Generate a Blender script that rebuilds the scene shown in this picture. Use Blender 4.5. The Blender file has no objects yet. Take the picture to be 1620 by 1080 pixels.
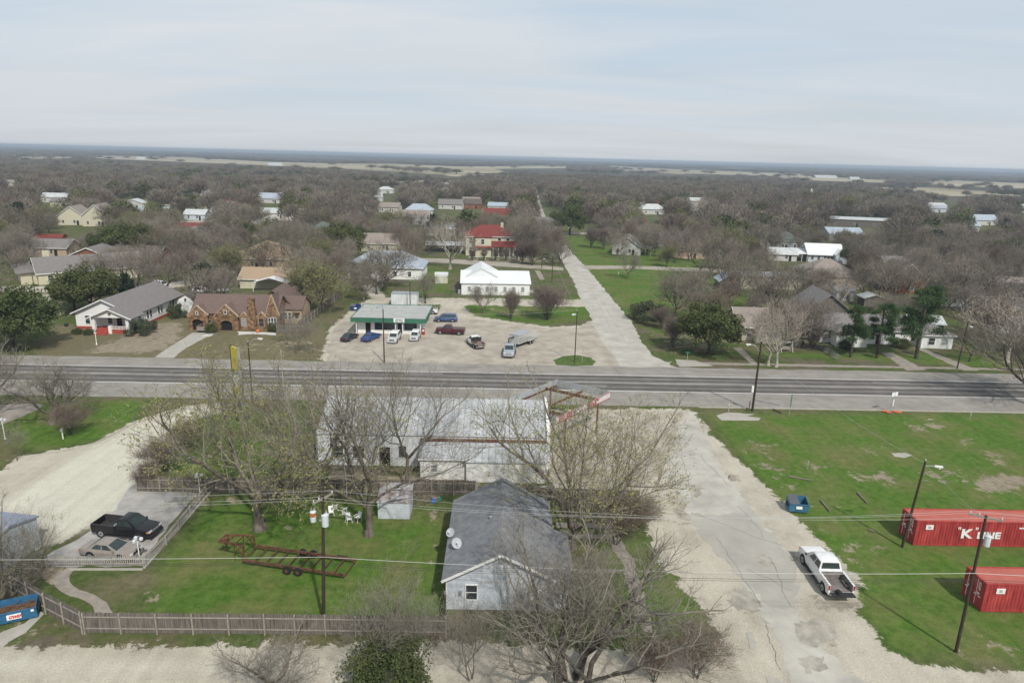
import bpy, bmesh, math, random
import numpy as np
from mathutils import Vector, Matrix
R = math.radians
SC = bpy.context.scene
COL = SC.collection

# ---------------------------------------------------------------- camera
EYE = Vector((0, 0, 34.5))
PITCH, ROLL, FOCAL = R(15.1), R(1.45), 1080.0
_U = Vector((0, math.sin(PITCH), math.cos(PITCH))); _X = Vector((1, 0, 0))
FW = Vector((0, math.cos(PITCH), -math.sin(PITCH)))
UP = _U * math.cos(ROLL) - _X * math.sin(ROLL)
RT = _X * math.cos(ROLL) + _U * math.sin(ROLL)
cam = bpy.data.cameras.new('camera'); camo = bpy.data.objects.new('camera', cam); COL.objects.link(camo)
cam.sensor_width = 36; cam.lens = 24; cam.clip_start = 0.5; cam.clip_end = 60000
mm = Matrix((RT, UP, -FW)).transposed().to_4x4(); mm.translation = EYE
camo.matrix_world = mm
SC.camera = camo

def G(u, v, z=0.0):
    "ground point (or point at height z) seen at photo pixel u,v"
    d = FW * FOCAL + RT * (u - 810) + UP * (540 - v)
    t = (z - EYE.z) / d.z
    return Vector((d.x * t, d.y * t, z))
def PX(x, y, z=0.0):
    w = Vector((x, y, z)) - EYE; k = w.dot(FW)
    return 810 + FOCAL * w.dot(RT) / k, 540 - FOCAL * w.dot(UP) / k
def HT(u, vb, vt):
    "height of something standing at pixel (u,vb) whose top reaches row vt"
    p = G(u, vb); lo, hi = 0.0, 33.0
    for _ in range(30):
        m = (lo + hi) / 2
        if PX(p.x, p.y, m)[1] > vt: lo = m
        else: hi = m
    return lo

# ---------------------------------------------------------------- light and sky
SUN_EL, SUN_AZ = R(47), math.atan2(0.43, -0.90)     # azimuth measured from +Y towards +X, where the sun stands
sd = Vector((math.sin(SUN_AZ) * math.cos(SUN_EL), math.cos(SUN_AZ) * math.cos(SUN_EL), math.sin(SUN_EL)))
sun = bpy.data.lights.new('sun', 'SUN'); sun.energy = 3.5; sun.angle = R(2.0); sun.color = (1, 0.96, 0.89)
suno = bpy.data.objects.new('sun', sun); COL.objects.link(suno)
suno.rotation_euler = (-sd).to_track_quat('-Z', 'Y').to_euler(); suno.location = (0, 0, 200)
W = bpy.data.worlds.new('World'); SC.world = W; W.use_nodes = True
nt = W.node_tree; nt.nodes.clear(); N = nt.nodes.new; L = nt.links.new
out = N('ShaderNodeOutputWorld'); bg = N('ShaderNodeBackground'); bg.inputs[1].default_value = 0.1
sky = N('ShaderNodeTexSky'); sky.sky_type = 'NISHITA'; sky.sun_disc = False
sky.sun_elevation = SUN_EL; sky.sun_rotation = SUN_AZ; sky.altitude = 100; sky.dust_density = 2.0
tc = N('ShaderNodeTexCoord')
sep = N('ShaderNodeSeparateXYZ'); L(tc.outputs['Generated'], sep.inputs[0])
# thin high cloud: the view direction projected on a flat cloud layer
zz = N('ShaderNodeMath'); zz.operation = 'MAXIMUM'; L(sep.outputs[2], zz.inputs[0]); zz.inputs[1].default_value = 0.0
za = N('ShaderNodeMath'); za.operation = 'ADD'; L(zz.outputs[0], za.inputs[0]); za.inputs[1].default_value = 0.10
dv = N('ShaderNodeVectorMath'); dv.operation = 'DIVIDE'; L(tc.outputs['Generated'], dv.inputs[0])
cb = N('ShaderNodeCombineXYZ')
for i in range(3): L(za.outputs[0], cb.inputs[i])
L(cb.outputs[0], dv.inputs[1])
mp = N('ShaderNodeMapping'); mp.inputs['Scale'].default_value = (0.35, 0.9, 0.35); mp.inputs['Rotation'].default_value = (0, 0, R(12)); L(dv.outputs[0], mp.inputs[0])
nz = N('ShaderNodeTexNoise'); nz.inputs['Scale'].default_value = 1.1; nz.inputs['Detail'].default_value = 6; nz.inputs['Roughness'].default_value = 0.5; nz.inputs['Distortion'].default_value = 0.5
L(mp.outputs[0], nz.inputs['Vector'])
cr = N('ShaderNodeValToRGB'); L(nz.outputs[0], cr.inputs[0])
cr.color_ramp.elements[0].position = 0.30; cr.color_ramp.elements[0].color = (0.80, 0.80, 0.80, 1)
cr.color_ramp.elements[1].position = 0.70; cr.color_ramp.elements[1].color = (0.97, 0.97, 0.97, 1)
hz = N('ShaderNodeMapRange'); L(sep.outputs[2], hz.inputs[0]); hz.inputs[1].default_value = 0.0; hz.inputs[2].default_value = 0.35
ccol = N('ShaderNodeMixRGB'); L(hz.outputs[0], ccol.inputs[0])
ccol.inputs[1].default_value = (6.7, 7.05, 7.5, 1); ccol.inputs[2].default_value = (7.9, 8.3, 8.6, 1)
# unseen upper sky dimmed to cut fill light; hazy band near horizon stays bright
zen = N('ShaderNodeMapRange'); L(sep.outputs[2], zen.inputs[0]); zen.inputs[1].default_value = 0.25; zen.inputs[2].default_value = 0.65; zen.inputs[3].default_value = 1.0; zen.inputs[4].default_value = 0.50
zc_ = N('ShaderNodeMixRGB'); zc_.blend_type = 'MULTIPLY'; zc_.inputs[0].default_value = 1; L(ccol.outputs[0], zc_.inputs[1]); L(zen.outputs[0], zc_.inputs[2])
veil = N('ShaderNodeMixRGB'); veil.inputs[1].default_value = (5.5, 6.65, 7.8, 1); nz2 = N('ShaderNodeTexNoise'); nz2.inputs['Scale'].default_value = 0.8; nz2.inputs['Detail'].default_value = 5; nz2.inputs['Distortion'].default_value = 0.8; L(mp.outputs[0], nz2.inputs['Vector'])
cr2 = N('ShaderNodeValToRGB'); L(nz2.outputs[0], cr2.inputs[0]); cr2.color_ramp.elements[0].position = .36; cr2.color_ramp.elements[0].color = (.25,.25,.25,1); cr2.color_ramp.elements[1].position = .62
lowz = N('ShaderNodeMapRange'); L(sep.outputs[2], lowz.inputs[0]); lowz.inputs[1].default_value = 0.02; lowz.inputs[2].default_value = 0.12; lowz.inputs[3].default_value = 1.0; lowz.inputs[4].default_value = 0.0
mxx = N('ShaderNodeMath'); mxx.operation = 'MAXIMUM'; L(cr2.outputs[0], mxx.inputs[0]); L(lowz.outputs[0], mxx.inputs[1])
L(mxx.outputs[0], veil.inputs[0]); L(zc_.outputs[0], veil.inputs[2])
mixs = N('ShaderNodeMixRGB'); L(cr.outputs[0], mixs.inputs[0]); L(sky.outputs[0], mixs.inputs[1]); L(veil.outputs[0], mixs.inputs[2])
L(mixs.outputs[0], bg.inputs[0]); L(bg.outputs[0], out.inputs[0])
vs = SC.view_settings; vs.view_transform = 'Standard'; vs.look = 'None'; vs.exposure = 0.0; vs.gamma = 1.0; vs.use_curve_mapping = False
SC.cycles.max_bounces = 5; SC.cycles.diffuse_bounces = 2; SC.cycles.glossy_bounces = 2; SC.cycles.volume_bounces = 0
SC.cycles.transparent_max_bounces = 6; SC.cycles.use_denoising = True

# ---------------------------------------------------------------- helpers
class MB:
    "collects simple shapes; build() links them as ONE mesh object"
    def __init__(s): s.v = []; s.f = []; s.m = []; s.mi = 0
    def add(s, vs, fs):
        n = len(s.v); s.v.extend(vs)
        for f in fs: s.f.append([n + i for i in f]); s.m.append(s.mi)
    def box(s, x0, y0, z0, x1, y1, z1):
        s.add([(x0,y0,z0),(x1,y0,z0),(x1,y1,z0),(x0,y1,z0),(x0,y0,z1),(x1,y0,z1),(x1,y1,z1),(x0,y1,z1)],
              [(0,3,2,1),(4,5,6,7),(0,1,5,4),(1,2,6,5),(2,3,7,6),(3,0,4,7)]); return s
    def bar(s, a, b, w, h=None):
        a = Vector(a); b = Vector(b); h = h or w; d = (b - a).normalized()
        x = d.cross(Vector((0,0,1)));  x = Vector((1,0,0)) if x.length < 1e-3 else x.normalized()
        y = x.cross(d).normalized(); vs = []
        for p in (a, b):
            for i, j in ((-1,-1),(1,-1),(1,1),(-1,1)): vs.append(tuple(p + x*w/2*i + y*h/2*j))
        s.add(vs, [(0,1,2,3),(7,6,5,4),(0,4,5,1),(1,5,6,2),(2,6,7,3),(3,7,4,0)]); return s
    def tube(s, pts, rs, n=6, cap=True):
        pts = [Vector(p) for p in pts]
        if not hasattr(rs, '__len__'): rs = [rs] * len(pts)
        vs = []; fs = []; ref = None
        for i, p in enumerate(pts):
            d = (pts[min(i+1, len(pts)-1)] - pts[max(i-1, 0)]).normalized()
            if ref is None: ref = Vector((1,0,0)) if abs(d.x) < .8 else Vector((0,1,0))
            x = d.cross(ref).normalized(); y = d.cross(x); ref = -x.cross(d) if False else ref
            for k in range(n):
                a = 2*math.pi*k/n; vs.append(tuple(p + (x*math.cos(a) + y*math.sin(a)) * rs[i]))
        for i in range(len(pts)-1):
            for k in range(n):
                k2 = (k+1) % n; fs.append((i*n+k, i*n+k2, (i+1)*n+k2, (i+1)*n+k))
        if cap: fs.append(tuple(range(n))[::-1]); fs.append(tuple((len(pts)-1)*n + k for k in range(n)))
        s.add(vs, fs); return s
    def cyl(s, c, r, h, n=12, axis='z', r2=None):
        d = {'x': Vector((1,0,0)), 'y': Vector((0,1,0)), 'z': Vector((0,0,1))}[axis]; c = Vector(c)
        return s.tube([c, c + d*h], [r, r if r2 is None else r2], n)
    def lathe(s, c, prof, n=14):
        return s.tube([Vector(c) + Vector((0,0,z)) for r, z in prof], [max(r, 1e-3) for r, z in prof], n)
    def poly(s, pts): s.add([tuple(p) for p in pts], [tuple(range(len(pts)))]); return s
    def prism(s, pts, z0, z1):
        n = len(pts); s.add([(p[0],p[1],z0) for p in pts] + [(p[0],p[1],z1) for p in pts],
              [tuple(range(n))[::-1], tuple(range(n, 2*n))] + [(i, (i+1)%n, n+(i+1)%n, n+i) for i in range(n)]); return s
    def slab(s, quad, t):
        "thick sheet: quad corners, pushed down along its normal by t"
        q = [Vector(p) for p in quad]; nrm = (q[1]-q[0]).cross(q[2]-q[0]).normalized()
        if nrm.z < 0: nrm = -nrm
        n = len(q); s.add([tuple(p) for p in q] + [tuple(p - nrm*t) for p in q],
              [tuple(range(n)), tuple(range(n, 2*n))[::-1]] + [(i, n+i, n+(i+1)%n, (i+1)%n) for i in range(n)]); return s
    def build(s, name, mats, parent=None, smooth=None, loc=None, rz=None, fix=True):
        me = bpy.data.meshes.new(name); me.from_pydata(s.v, [], s.f)
        for m in (mats if isinstance(mats, (list, tuple)) else [mats]): me.materials.append(m)
        if any(s.m): me.polygons.foreach_set('material_index', s.m)
        if fix and len(s.f) < 20000:
            b = bmesh.new(); b.from_mesh(me); bmesh.ops.recalc_face_normals(b, faces=b.faces); b.to_mesh(me); b.free()
        if smooth is not None:
            me.shade_smooth()
            if smooth < 179: me.set_sharp_from_angle(angle=R(smooth))
        me.update(); o = bpy.data.objects.new(name, me); COL.objects.link(o)
        if parent: o.parent = parent
        if loc is not None: o.location = loc
        if rz is not None: o.rotation_euler.z = rz
        return o
def tag(o, label=None, cat=None, group=None, kind=None):
    if label: o['label'] = label
    if cat: o['category'] = cat
    if group: o['group'] = group
    if kind: o['kind'] = kind
    return o
def empty(name, loc, rz, label, cat, group=None):
    o = bpy.data.objects.new(name, None); COL.objects.link(o); o.location = loc; o.rotation_euler.z = rz
    o.empty_display_size = 0.5
    return tag(o, label, cat, group)
def copy_tree(o, parent=None):
    c = o.copy(); COL.objects.link(c); c.parent = parent
    for ch in o.children: copy_tree(ch, c)
    return c

MATS = {}
def mat(name, col, rough=0.8, var=0.15, scale=3.0, metal=0.0, spec=0.3, bump=0.0, col2=None, detail=4, stretch=None, brick=None, wave=None, coord='Object', emit=None):
    "procedural material: base colour broken up by noise, optional second tone, courses or ribs"
    if name in MATS: return MATS[name]
    m = bpy.data.materials.new(name); m.use_nodes = True; t = m.node_tree; nn = t.nodes; ln = t.links.new
    b = nn['Principled BSDF']; b.inputs['Roughness'].default_value = rough; b.inputs['Metallic'].default_value = metal
    b.inputs['Specular IOR Level'].default_value = spec
    c = nn.new('ShaderNodeTexCoord'); src = c.outputs[coord]
    if stretch:
        mp = nn.new('ShaderNodeMapping'); mp.inputs['Scale'].default_value = stretch; ln(src, mp.inputs[0]); src = mp.outputs[0]
    n = nn.new('ShaderNodeTexNoise'); n.inputs['Scale'].default_value = scale; n.inputs['Detail'].default_value = detail; n.inputs['Roughness'].default_value = 0.65; ln(src, n.inputs['Vector'])
    r = nn.new('ShaderNodeValToRGB'); ln(n.outputs[0], r.inputs[0])
    a = [max(0, x*(1-var)) for x in col]; z = [min(1, x*(1+var)) for x in (col2 or col)]
    r.color_ramp.elements[0].position = 0.33; r.color_ramp.elements[0].color = (*a, 1)
    r.color_ramp.elements[1].position = 0.67; r.color_ramp.elements[1].color = (*z, 1)
    last = r.outputs[0]; hgt = n.outputs[0]
    if brick:
        k = nn.new('ShaderNodeTexBrick'); w, h, mc, amt = brick
        k.inputs['Scale'].default_value = 1; k.inputs['Brick Width'].default_value = w; k.inputs['Row Height'].default_value = h
        k.inputs['Mortar Size'].default_value = h*0.10; k.inputs['Color1'].default_value = (1,1,1,1); k.inputs['Color2'].default_value = (1-amt,)*3+(1,)
        k.inputs['Mortar'].default_value = (mc,mc,mc,1)
        # map x+y along the wall, z up
        sp = nn.new('ShaderNodeSeparateXYZ'); ln(c.outputs['Object'], sp.inputs[0]); ad = nn.new('ShaderNodeMath'); ln(sp.outputs[0], ad.inputs[0]); ln(sp.outputs[1], ad.inputs[1])
        cc = nn.new('ShaderNodeCombineXYZ'); ln(ad.outputs[0], cc.inputs[0]); ln(sp.outputs[2], cc.inputs[1]); ln(cc.outputs[0], k.inputs['Vector'])
        mx = nn.new('ShaderNodeMixRGB'); mx.blend_type = 'MULTIPLY'; mx.inputs[0].default_value = 1; ln(last, mx.inputs[1]); ln(k.outputs[0], mx.inputs[2]); last = mx.outputs[0]; hgt = k.outputs[0]
    if wave:
        axis, period, amt = wave     # ribs, siding courses, planks
        sp = nn.new('ShaderNodeSeparateXYZ'); ln(c.outputs['Object'], sp.inputs[0])
        mu = nn.new('ShaderNodeMath'); mu.operation = 'DIVIDE'; ln(sp.outputs['XYZ'.index(axis)], mu.inputs[0]); mu.inputs[1].default_value = period
        fr = nn.new('ShaderNodeMath'); fr.operation = 'FRACT'; ln(mu.outputs[0], fr.inputs[0])
        rr = nn.new('ShaderNodeValToRGB'); ln(fr.outputs[0], rr.inputs[0]); e = rr.color_ramp.elements
        e[0].position = 0.0; e[0].color = (1-amt,)*3+(1,); e[1].position = 0.16; e[1].color = (1,1,1,1)
        q = e.new(0.9); q.color = (1,1,1,1); q = e.new(1.0); q.color = (1-amt,)*3+(1,)
        mx = nn.new('ShaderNodeMixRGB'); mx.blend_type = 'MULTIPLY'; mx.inputs[0].default_value = 1; ln(last, mx.inputs[1]); ln(rr.outputs[0], mx.inputs[2]); last = mx.outputs[0]
    ln(last, b.inputs['Base Color'])
    if bump:
        bp = nn.new('ShaderNodeBump'); bp.inputs['Strength'].default_value = bump; bp.inputs['Distance'].default_value = 0.05; ln(hgt, bp.inputs['Height']); ln(bp.outputs[0], b.inputs['Normal'])
    MATS[name] = m; return m
def leafmat(name, c1, c2, c3):
    "foliage and twigs: tone varies from clump to clump and from tree to tree"
    m = bpy.data.materials.new(name); m.use_nodes = True; t = m.node_tree; nn = t.nodes; ln = t.links.new
    b = nn['Principled BSDF']; b.inputs['Roughness'].default_value = 0.85; b.inputs['Specular IOR Level'].default_value = 0.15
    c = nn.new('ShaderNodeTexCoord'); n = nn.new('ShaderNodeTexNoise'); n.inputs['Scale'].default_value = 0.8; n.inputs['Detail'].default_value = 3; ln(c.outputs['Object'], n.inputs['Vector'])
    r = nn.new('ShaderNodeValToRGB'); ln(n.outputs[0], r.inputs[0]); e = r.color_ramp.elements
    e[0].position = .35; e[0].color = (*c1, 1); e[1].position = .65; e[1].color = (*c2, 1)
    oi = nn.new('ShaderNodeObjectInfo'); mx = nn.new('ShaderNodeMixRGB'); mm = nn.new('ShaderNodeMath'); mm.operation = 'MULTIPLY'; mm.inputs[1].default_value = 0.8
    ln(oi.outputs['Random'], mm.inputs[0]); ln(mm.outputs[0], mx.inputs[0]); ln(r.outputs[0], mx.inputs[1]); mx.inputs[2].default_value = (*c3, 1)
    ln(mx.outputs[0], b.inputs['Base Color']); MATS[name] = m; return m
# ---------------------------------------------------------------- ground
def inpoly(X, Y, pts):
    inside = np.zeros(X.shape, bool); n = len(pts)
    for i in range(n):
        x0, y0 = pts[i]; x1, y1 = pts[(i+1) % n]
        if y0 == y1: continue
        c = ((y0 > Y) != (y1 > Y)) & (X < (x1-x0)*(Y-y0)/(y1-y0) + x0); inside ^= c
    return inside
def soft(X, Y, pts, w):
    "0..1 mask of a polygon with a soft edge w metres wide"
    pts = [(p[0], p[1]) for p in pts]; res = np.zeros(X.shape)
    xs = [p[0] for p in pts]; ys = [p[1] for p in pts]
    sel = (X > min(xs)-w) & (X < max(xs)+w) & (Y > min(ys)-w) & (Y < max(ys)+w)
    if not sel.any(): return res
    x = X[sel]; y = Y[sel]; d = np.full(x.shape, 1e9)
    for i in range(len(pts)):
        x0, y0 = pts[i]; x1, y1 = pts[(i+1) % len(pts)]; dx, dy = x1-x0, y1-y0
        t = np.clip(((x-x0)*dx + (y-y0)*dy)/(dx*dx+dy*dy+1e-9), 0, 1); d = np.minimum(d, np.hypot(x-x0-t*dx, y-y0-t*dy))
    s = np.where(inpoly(x, y, pts), d, -d); res[sel] = np.clip(0.5 + s/(2*w), 0, 1); return res
def GP(*uv): return [G(u, v)[:2] for u, v in uv]

GRAVEL = [  # pale caliche: shoulders, alley, lots
 (GP((868,648),(1095,646),(1128,690),(1193,751),(1247,804),(1291,849),(1358,911),(1362,969),(1402,1027),(1460,1053),(1640,1064),(1700,1200),(-40,1200),(-60,1010),(60,1022),(180,1022),(400,1020),(545,1020),(720,1016),(990,1030),(1150,1018),(1120,975),(1075,925),(1045,890),(1030,860),(1010,800),(880,775),(868,760)), 1.0, 1.0),
 (GP((505,578),(520,520),(545,500),(560,485),(690,498),(700,478),(725,478),(752,500),(870,517),(922,514),(938,505),(990,578)), 1.0, 1.0),
 (GP((573,452),(592,447),(605,462),(612,470),(935,474),(940,486),(700,482),(612,480),(545,500),(560,485),(585,472)), 1.2, 0.95),
 (GP((30,722),(150,700),(215,665),(300,640),(345,640),(350,652),(300,665),(240,740),(215,770),(190,800),(140,830),(110,850),(60,870),(0,850),(-60,790)), 1.0, 1.0),
 (GP((505,578),(985,580),(1062,583),(1062,572),(985,572)), 1.0, 1.0),
 (GP((-30,452),(60,452),(125,450),(210,452),(330,440),(345,448),(210,462),(60,462),(-30,462)), 1.5, 0.8),
 (GP((60,462),(95,462),(110,500),(60,500)), 1.5, 0.6),
 (GP((130,320),(270,318),(330,318),(330,324),(200,327)), 4, 0.9),
 (GP((400,360),(450,355),(470,365),(410,380)), 2, 0.7),
]
PALE = [(GP((120,722),(215,675),(300,645),(340,642),(300,665),(240,740),(215,770),(190,800),(140,830),(90,850),(0,800)), 3.0, 1.0),
        (GP((-40,1040),(180,1045),(540,1050),(540,1062),(-40,1062)), 3.0, .8)]
DIRT = [
 (GP((0,960),(60,965),(130,1000),(400,1012),(720,1008),(720,1022),(400,1024),(100,1030),(0,1015)), 2.5, 0.52),
 (GP((-40,1062),(540,1066),(1150,1060),(1150,1140),(-40,1140)), 2.5, 0.6),
 (GP((640,1010),(880,1020),(1160,1012),(1160,1070),(640,1060)), 3.0, 0.55),
 (GP((75,893),(105,893),(88,930),(60,915)), 0.6, 0.9),
 (GP((520,742),(870,770),(870,782),(520,760)), 0.8, 0.8),
 (GP((0,722),(60,730),(45,760),(0,770)), 1.0, 0.6),
 (GP((225,925),(250,925),(232,955),(215,962)), 0.5, 0.55),
 (GP((300,790),(400,780),(395,795),(300,808)), 0.8, 0.5),
 (GP((430,835),(500,830),(480,850)), 1.5, 0.42),
 (GP((1020,500),(1150,500),(1170,560),(1040,560)), 4.0, 0.48),
 (GP((240,510),(300,508),(290,545),(240,560),(120,560)), 2.5, 0.7),
 (GP((300,560),(420,535),(520,535),(520,560)), 2.5, 0.42),
 (GP((1430,735),(1530,735),(1560,760),(1450,770)), 2, .42),
 (GP((1380,890),(1500,880),(1500,910),(1400,915)), 2, .3),
 (GP((1280,700),(1400,690),(1480,720),(1350,735)), 4, .36),
 (GP((1500,1015),(1600,1000),(1640,1030),(1520,1040)), 2, .5),
 (GP((1360,480),(1480,480),(1560,560),(1420,560)), 4, .40),
 (GP((690,410),(885,405),(885,418),(690,416)), 3, .5),
 (GP((645,770),(700,780),(690,960),(664,960),(680,850)), 0.8, .45),
 (GP((770,482),(850,480),(835,505),(770,503)), 3, .42),
 (GP((0,640),(40,640),(60,660),(0,700)), 2, .40),
]
DRY = [
 (GP((90,515),(300,500),(520,520),(520,565),(60,565),(60,540)), 3.0, 1.0),
 (GP((430,440),(560,440),(560,500),(505,575),(455,560)), 4.0, 0.6),
 (GP((110,895),(270,900),(235,975),(130,975)), 2.0, 0.62),
 (GP((1000,500),(1600,520),(1640,580),(1010,560)), 6.0, 0.35),
 (GP((90,560),(560,565),(560,570),(90,568)), 1, 1),
]
BRIGHT = [
 (GP((1120,655),(1640,655),(1640,1050),(1400,1030),(1300,880),(1200,760)), 4.0, 1.0),
 (GP((250,900),(330,800),(500,790),(700,800),(705,975),(230,975)), 3.0, 1.0),
 (GP((1040,850),(1080,920),(1130,985),(1000,985),(930,850)), 2.0, .8),
 (GP((0,690),(0,640),(240,630),(200,690),(30,720)), 2.0, .8),
 (GP((880,370),(1150,400),(1240,440),(1150,520),(1000,510),(920,430)), 4.0, .8),
 (GP((700,470),(930,470),(935,505),(870,515),(750,500),(700,490)), 3.0, .9),
 (GP((985,510),(1140,560),(1620,585),(1560,560),(1150,555),(1050,520)), 3.0, .8),
 (GP((640,420),(720,420),(720,465),(640,468)), 3.0, .6),
 (GP((240,690),(330,650),(500,650),(500,750),(230,755)), 2.0, .7),
 (GP((200,500),(290,470),(300,500),(230,530)), 3.0, .7),
]
STAIN = [  # damp and dusty spots on the pale ground
 (GP((1095,672),(1118,672),(1120,690),(1100,692)), .8, .62), (GP((1140,745),(1180,750),(1178,765),(1145,760)), .7, .6), (GP((1215,865),(1262,868),(1275,892),(1225,890)), 1.0, .62),
 (GP((1270,935),(1370,945),(1372,975),(1290,975)), 1.4, .62), (GP((1245,1000),(1320,990),(1330,1025),(1260,1030)), 1.0, .5), (GP((1115,935),(1180,930),(1215,985),(1160,975)), 1.5, .55),
 (GP((1060,760),(1085,760),(1110,830),(1085,850),(1055,810)), 1.0, .5), (GP((1330,1000),(1400,1030),(1390,1050),(1330,1040)), 1.5, .45), (GP((500,1040),(900,1040),(900,1060),(500,1058)), 2.0, .5), (GP((0,1000),(120,1005),(250,1030),(100,1040),(0,1030)), 2.5, .5),
 (GP((770,540),(900,550),(890,575),(760,570)), 3, .45), (GP((840,520),(930,520),(900,540)), 3, .42), (GP((40,850),(110,838),(100,870),(50,872)), 1.2, .5), (GP((880,660),(1000,690),(1010,760),(900,740)), 3, .4), (GP((700,1045),(1150,1035),(1150,1075),(700,1078)), 2.5, .6),
]
BARE = [(GP((1430,667),(1505,668),(1500,682),(1440,684)), 1.6, 0.62), (GP((1500,690),(1545,690),(1550,706),(1510,706)), 1.5, 0.58), (GP((1325,745),(1400,742),(1440,752),(1440,775),(1350,768)), 2.0, 0.56), (GP((1480,758),(1535,758),(1530,764),(1485,764)), .8, 0.72), (GP((1530,748),(1600,745),(1640,760),(1610,790),(1545,778)), 1.8, 0.66), (GP((1558,712),(1600,715),(1598,742),(1565,735)), 1.4, 0.60),
 (GP((1190,720),(1235,735),(1228,748),(1195,745)), 2.0, 0.66), (GP((1300,850),(1360,855),(1372,900),(1340,890)), 2.0, 0.58), (GP((1380,862),(1405,862),(1400,885),(1385,885)), 1.0, 0.61), (GP((1275,720),(1320,735),(1300,760),(1265,745)), 1.8, 0.50), (GP((1300,790),(1340,800),(1330,815)), 1.2, 0.50), (GP((1160,690),(1230,700),(1300,800),(1370,900),(1340,905),(1230,780)), 3.0, 0.48),
 (GP((220,960),(260,925),(268,930),(235,965)), .7, 0.56)]
DIRT += BARE
FIELDS_PX = [
 [(140,246),(300,249),(420,256),(540,259),(600,262),(520,266),(330,258),(160,251)],
 [(430,258),(620,259),(780,266),(800,273),(700,276),(560,268)],
 [(560,262),(700,264),(900,262),(900,266),(700,268)],
 [(960,262),(1030,266),(1100,270),(1080,276),(985,270)],
 [(1060,268),(1180,272),(1290,276),(1280,280),(1060,274)],
 [(1230,277),(1330,281),(1420,286),(1400,289),(1240,284)],
 [(1380,295),(1480,297),(1620,307),(1620,311),(1480,303),(1380,300)],
 [(1450,283),(1640,291),(1640,299),(1490,294)],
 [(600,283),(720,286),(720,291),(610,289)],
 [(1460,302),(1530,305),(1530,311),(1460,310)],
 [(700,275),(830,277),(830,280),(710,279)],
 [(20,248),(120,248),(120,252),(20,252)],
]
FIELDS = [(GP(*p), 30.0, 1.0) for p in FIELDS_PX]

ys = list(np.arange(-40, 30, 4.0)) + list(np.arange(30, 150, 0.42)); s = 0.5
while ys[-1] < 15000: ys.append(ys[-1] + s); s *= 1.022
xs = list(np.arange(0, 85, 0.5)); s = 0.6
while xs[-1] < 15000: xs.append(xs[-1] + s); s *= 1.045
xs = [-x for x in xs[:0:-1]] + xs
X, Y = np.meshgrid(np.array(xs), np.array(ys)); XF = X.ravel(); YF = Y.ravel()
def layer(lst):
    r = np.zeros(XF.shape)
    for pts, w, a in lst: r = np.maximum(r, soft(XF, YF, pts, w) * a)
    return r
nx, ny = len(xs), len(ys)
me = bpy.data.meshes.new('ground')
idx = np.arange(nx*ny).reshape(ny, nx)
quads = np.stack([idx[:-1,:-1], idx[:-1,1:], idx[1:,1:], idx[1:,:-1]], -1).reshape(-1, 4)
me.vertices.add(nx*ny); me.vertices.foreach_set('co', np.stack([XF, YF, np.zeros_like(XF)], -1).ravel().astype(np.float32))
me.loops.add(quads.size); me.loops.foreach_set('vertex_index', quads.ravel().astype(np.int32))
me.polygons.add(len(quads)); me.polygons.foreach_set('loop_start', (np.arange(len(quads))*4).astype(np.int32)); me.polygons.foreach_set('loop_total', np.full(len(quads), 4, np.int32))
me.update(calc_edges=True)
A1 = np.stack([layer(GRAVEL), layer(DIRT), layer(DRY), layer(BRIGHT)], -1)
far = np.clip((YF - 500)/400, 0, 1)
A2 = np.stack([layer(PALE), layer(FIELDS), far, layer(STAIN)], -1)
for nme, arr in (('m1', A1), ('m2', A2)):
    at = me.color_attributes.new(nme, 'FLOAT_COLOR', 'POINT'); at.data.foreach_set('color', arr.ravel().astype(np.float32))
ground = tag(bpy.data.objects.new('ground', me), kind='structure'); COL.objects.link(ground)

gm = bpy.data.materials.new('ground'); gm.use_nodes = True; t = gm.node_tree; nn = t.nodes; ln = t.links.new
b = nn['Principled BSDF']; b.inputs['Roughness'].default_value = 0.95; b.inputs['Specular IOR Level'].default_value = 0.1
def vn(name):
    a = nn.new('ShaderNodeVertexColor'); a.layer_name = name; s_ = nn.new('ShaderNodeSeparateColor'); ln(a.outputs[0], s_.inputs[0]); return s_.outputs[0], s_.outputs[1], s_.outputs[2], a.outputs[1]
m1 = vn('m1'); m2 = vn('m2')
co = nn.new('ShaderNodeTexCoord').outputs['Object']
def noise(sc, det=4, rough=0.6, dist=0.0):
    n_ = nn.new('ShaderNodeTexNoise'); n_.inputs['Scale'].default_value = sc; n_.inputs['Detail'].default_value = det; n_.inputs['Roughness'].default_value = rough; n_.inputs['Distortion'].default_value = dist
    ln(co, n_.inputs['Vector']); return n_.outputs[0]
def math_(op, a, b_, c_=None):
    k = nn.new('ShaderNodeMath'); k.operation = op
    for i, v in enumerate((a, b_, c_)):
        if v is None: continue
        if isinstance(v, (int, float)): k.inputs[i].default_value = v
        else: ln(v, k.inputs[i])
    return k.outputs[0]
def ramp(v, a, b_, c1, c2):
    k = nn.new('ShaderNodeValToRGB'); ln(v, k.inputs[0]); e = k.color_ramp.elements
    e[0].position = a; e[0].color = (*c1, 1); e[1].position = b_; e[1].color = (*c2, 1); return k.outputs[0]
def mix(f, a, b_):
    k = nn.new('ShaderNodeMixRGB')
    for i, v in enumerate((f, a, b_)): ln(v, k.inputs[i])
    return k.outputs[0]
def edge(mask, nz_, amp=1.0, lo=0.44, hi=0.56):
    q = math_('MULTIPLY_ADD', nz_, amp, math_('ADD', mask, -0.5*amp)); k = nn.new('ShaderNodeMapRange'); k.interpolation_type = 'SMOOTHSTEP'
    ln(q, k.inputs[0]); k.inputs[1].default_value = lo; k.inputs[2].default_value = hi; return k.outputs[0]
nA = noise(0.02, 5); nB = noise(0.16, 5); nC = noise(1.2, 6, .7); nD = noise(7.0, 4, .75); nE = noise(0.5, 9, .78, .35); nT = noise(2.2, 6, .75)
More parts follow.
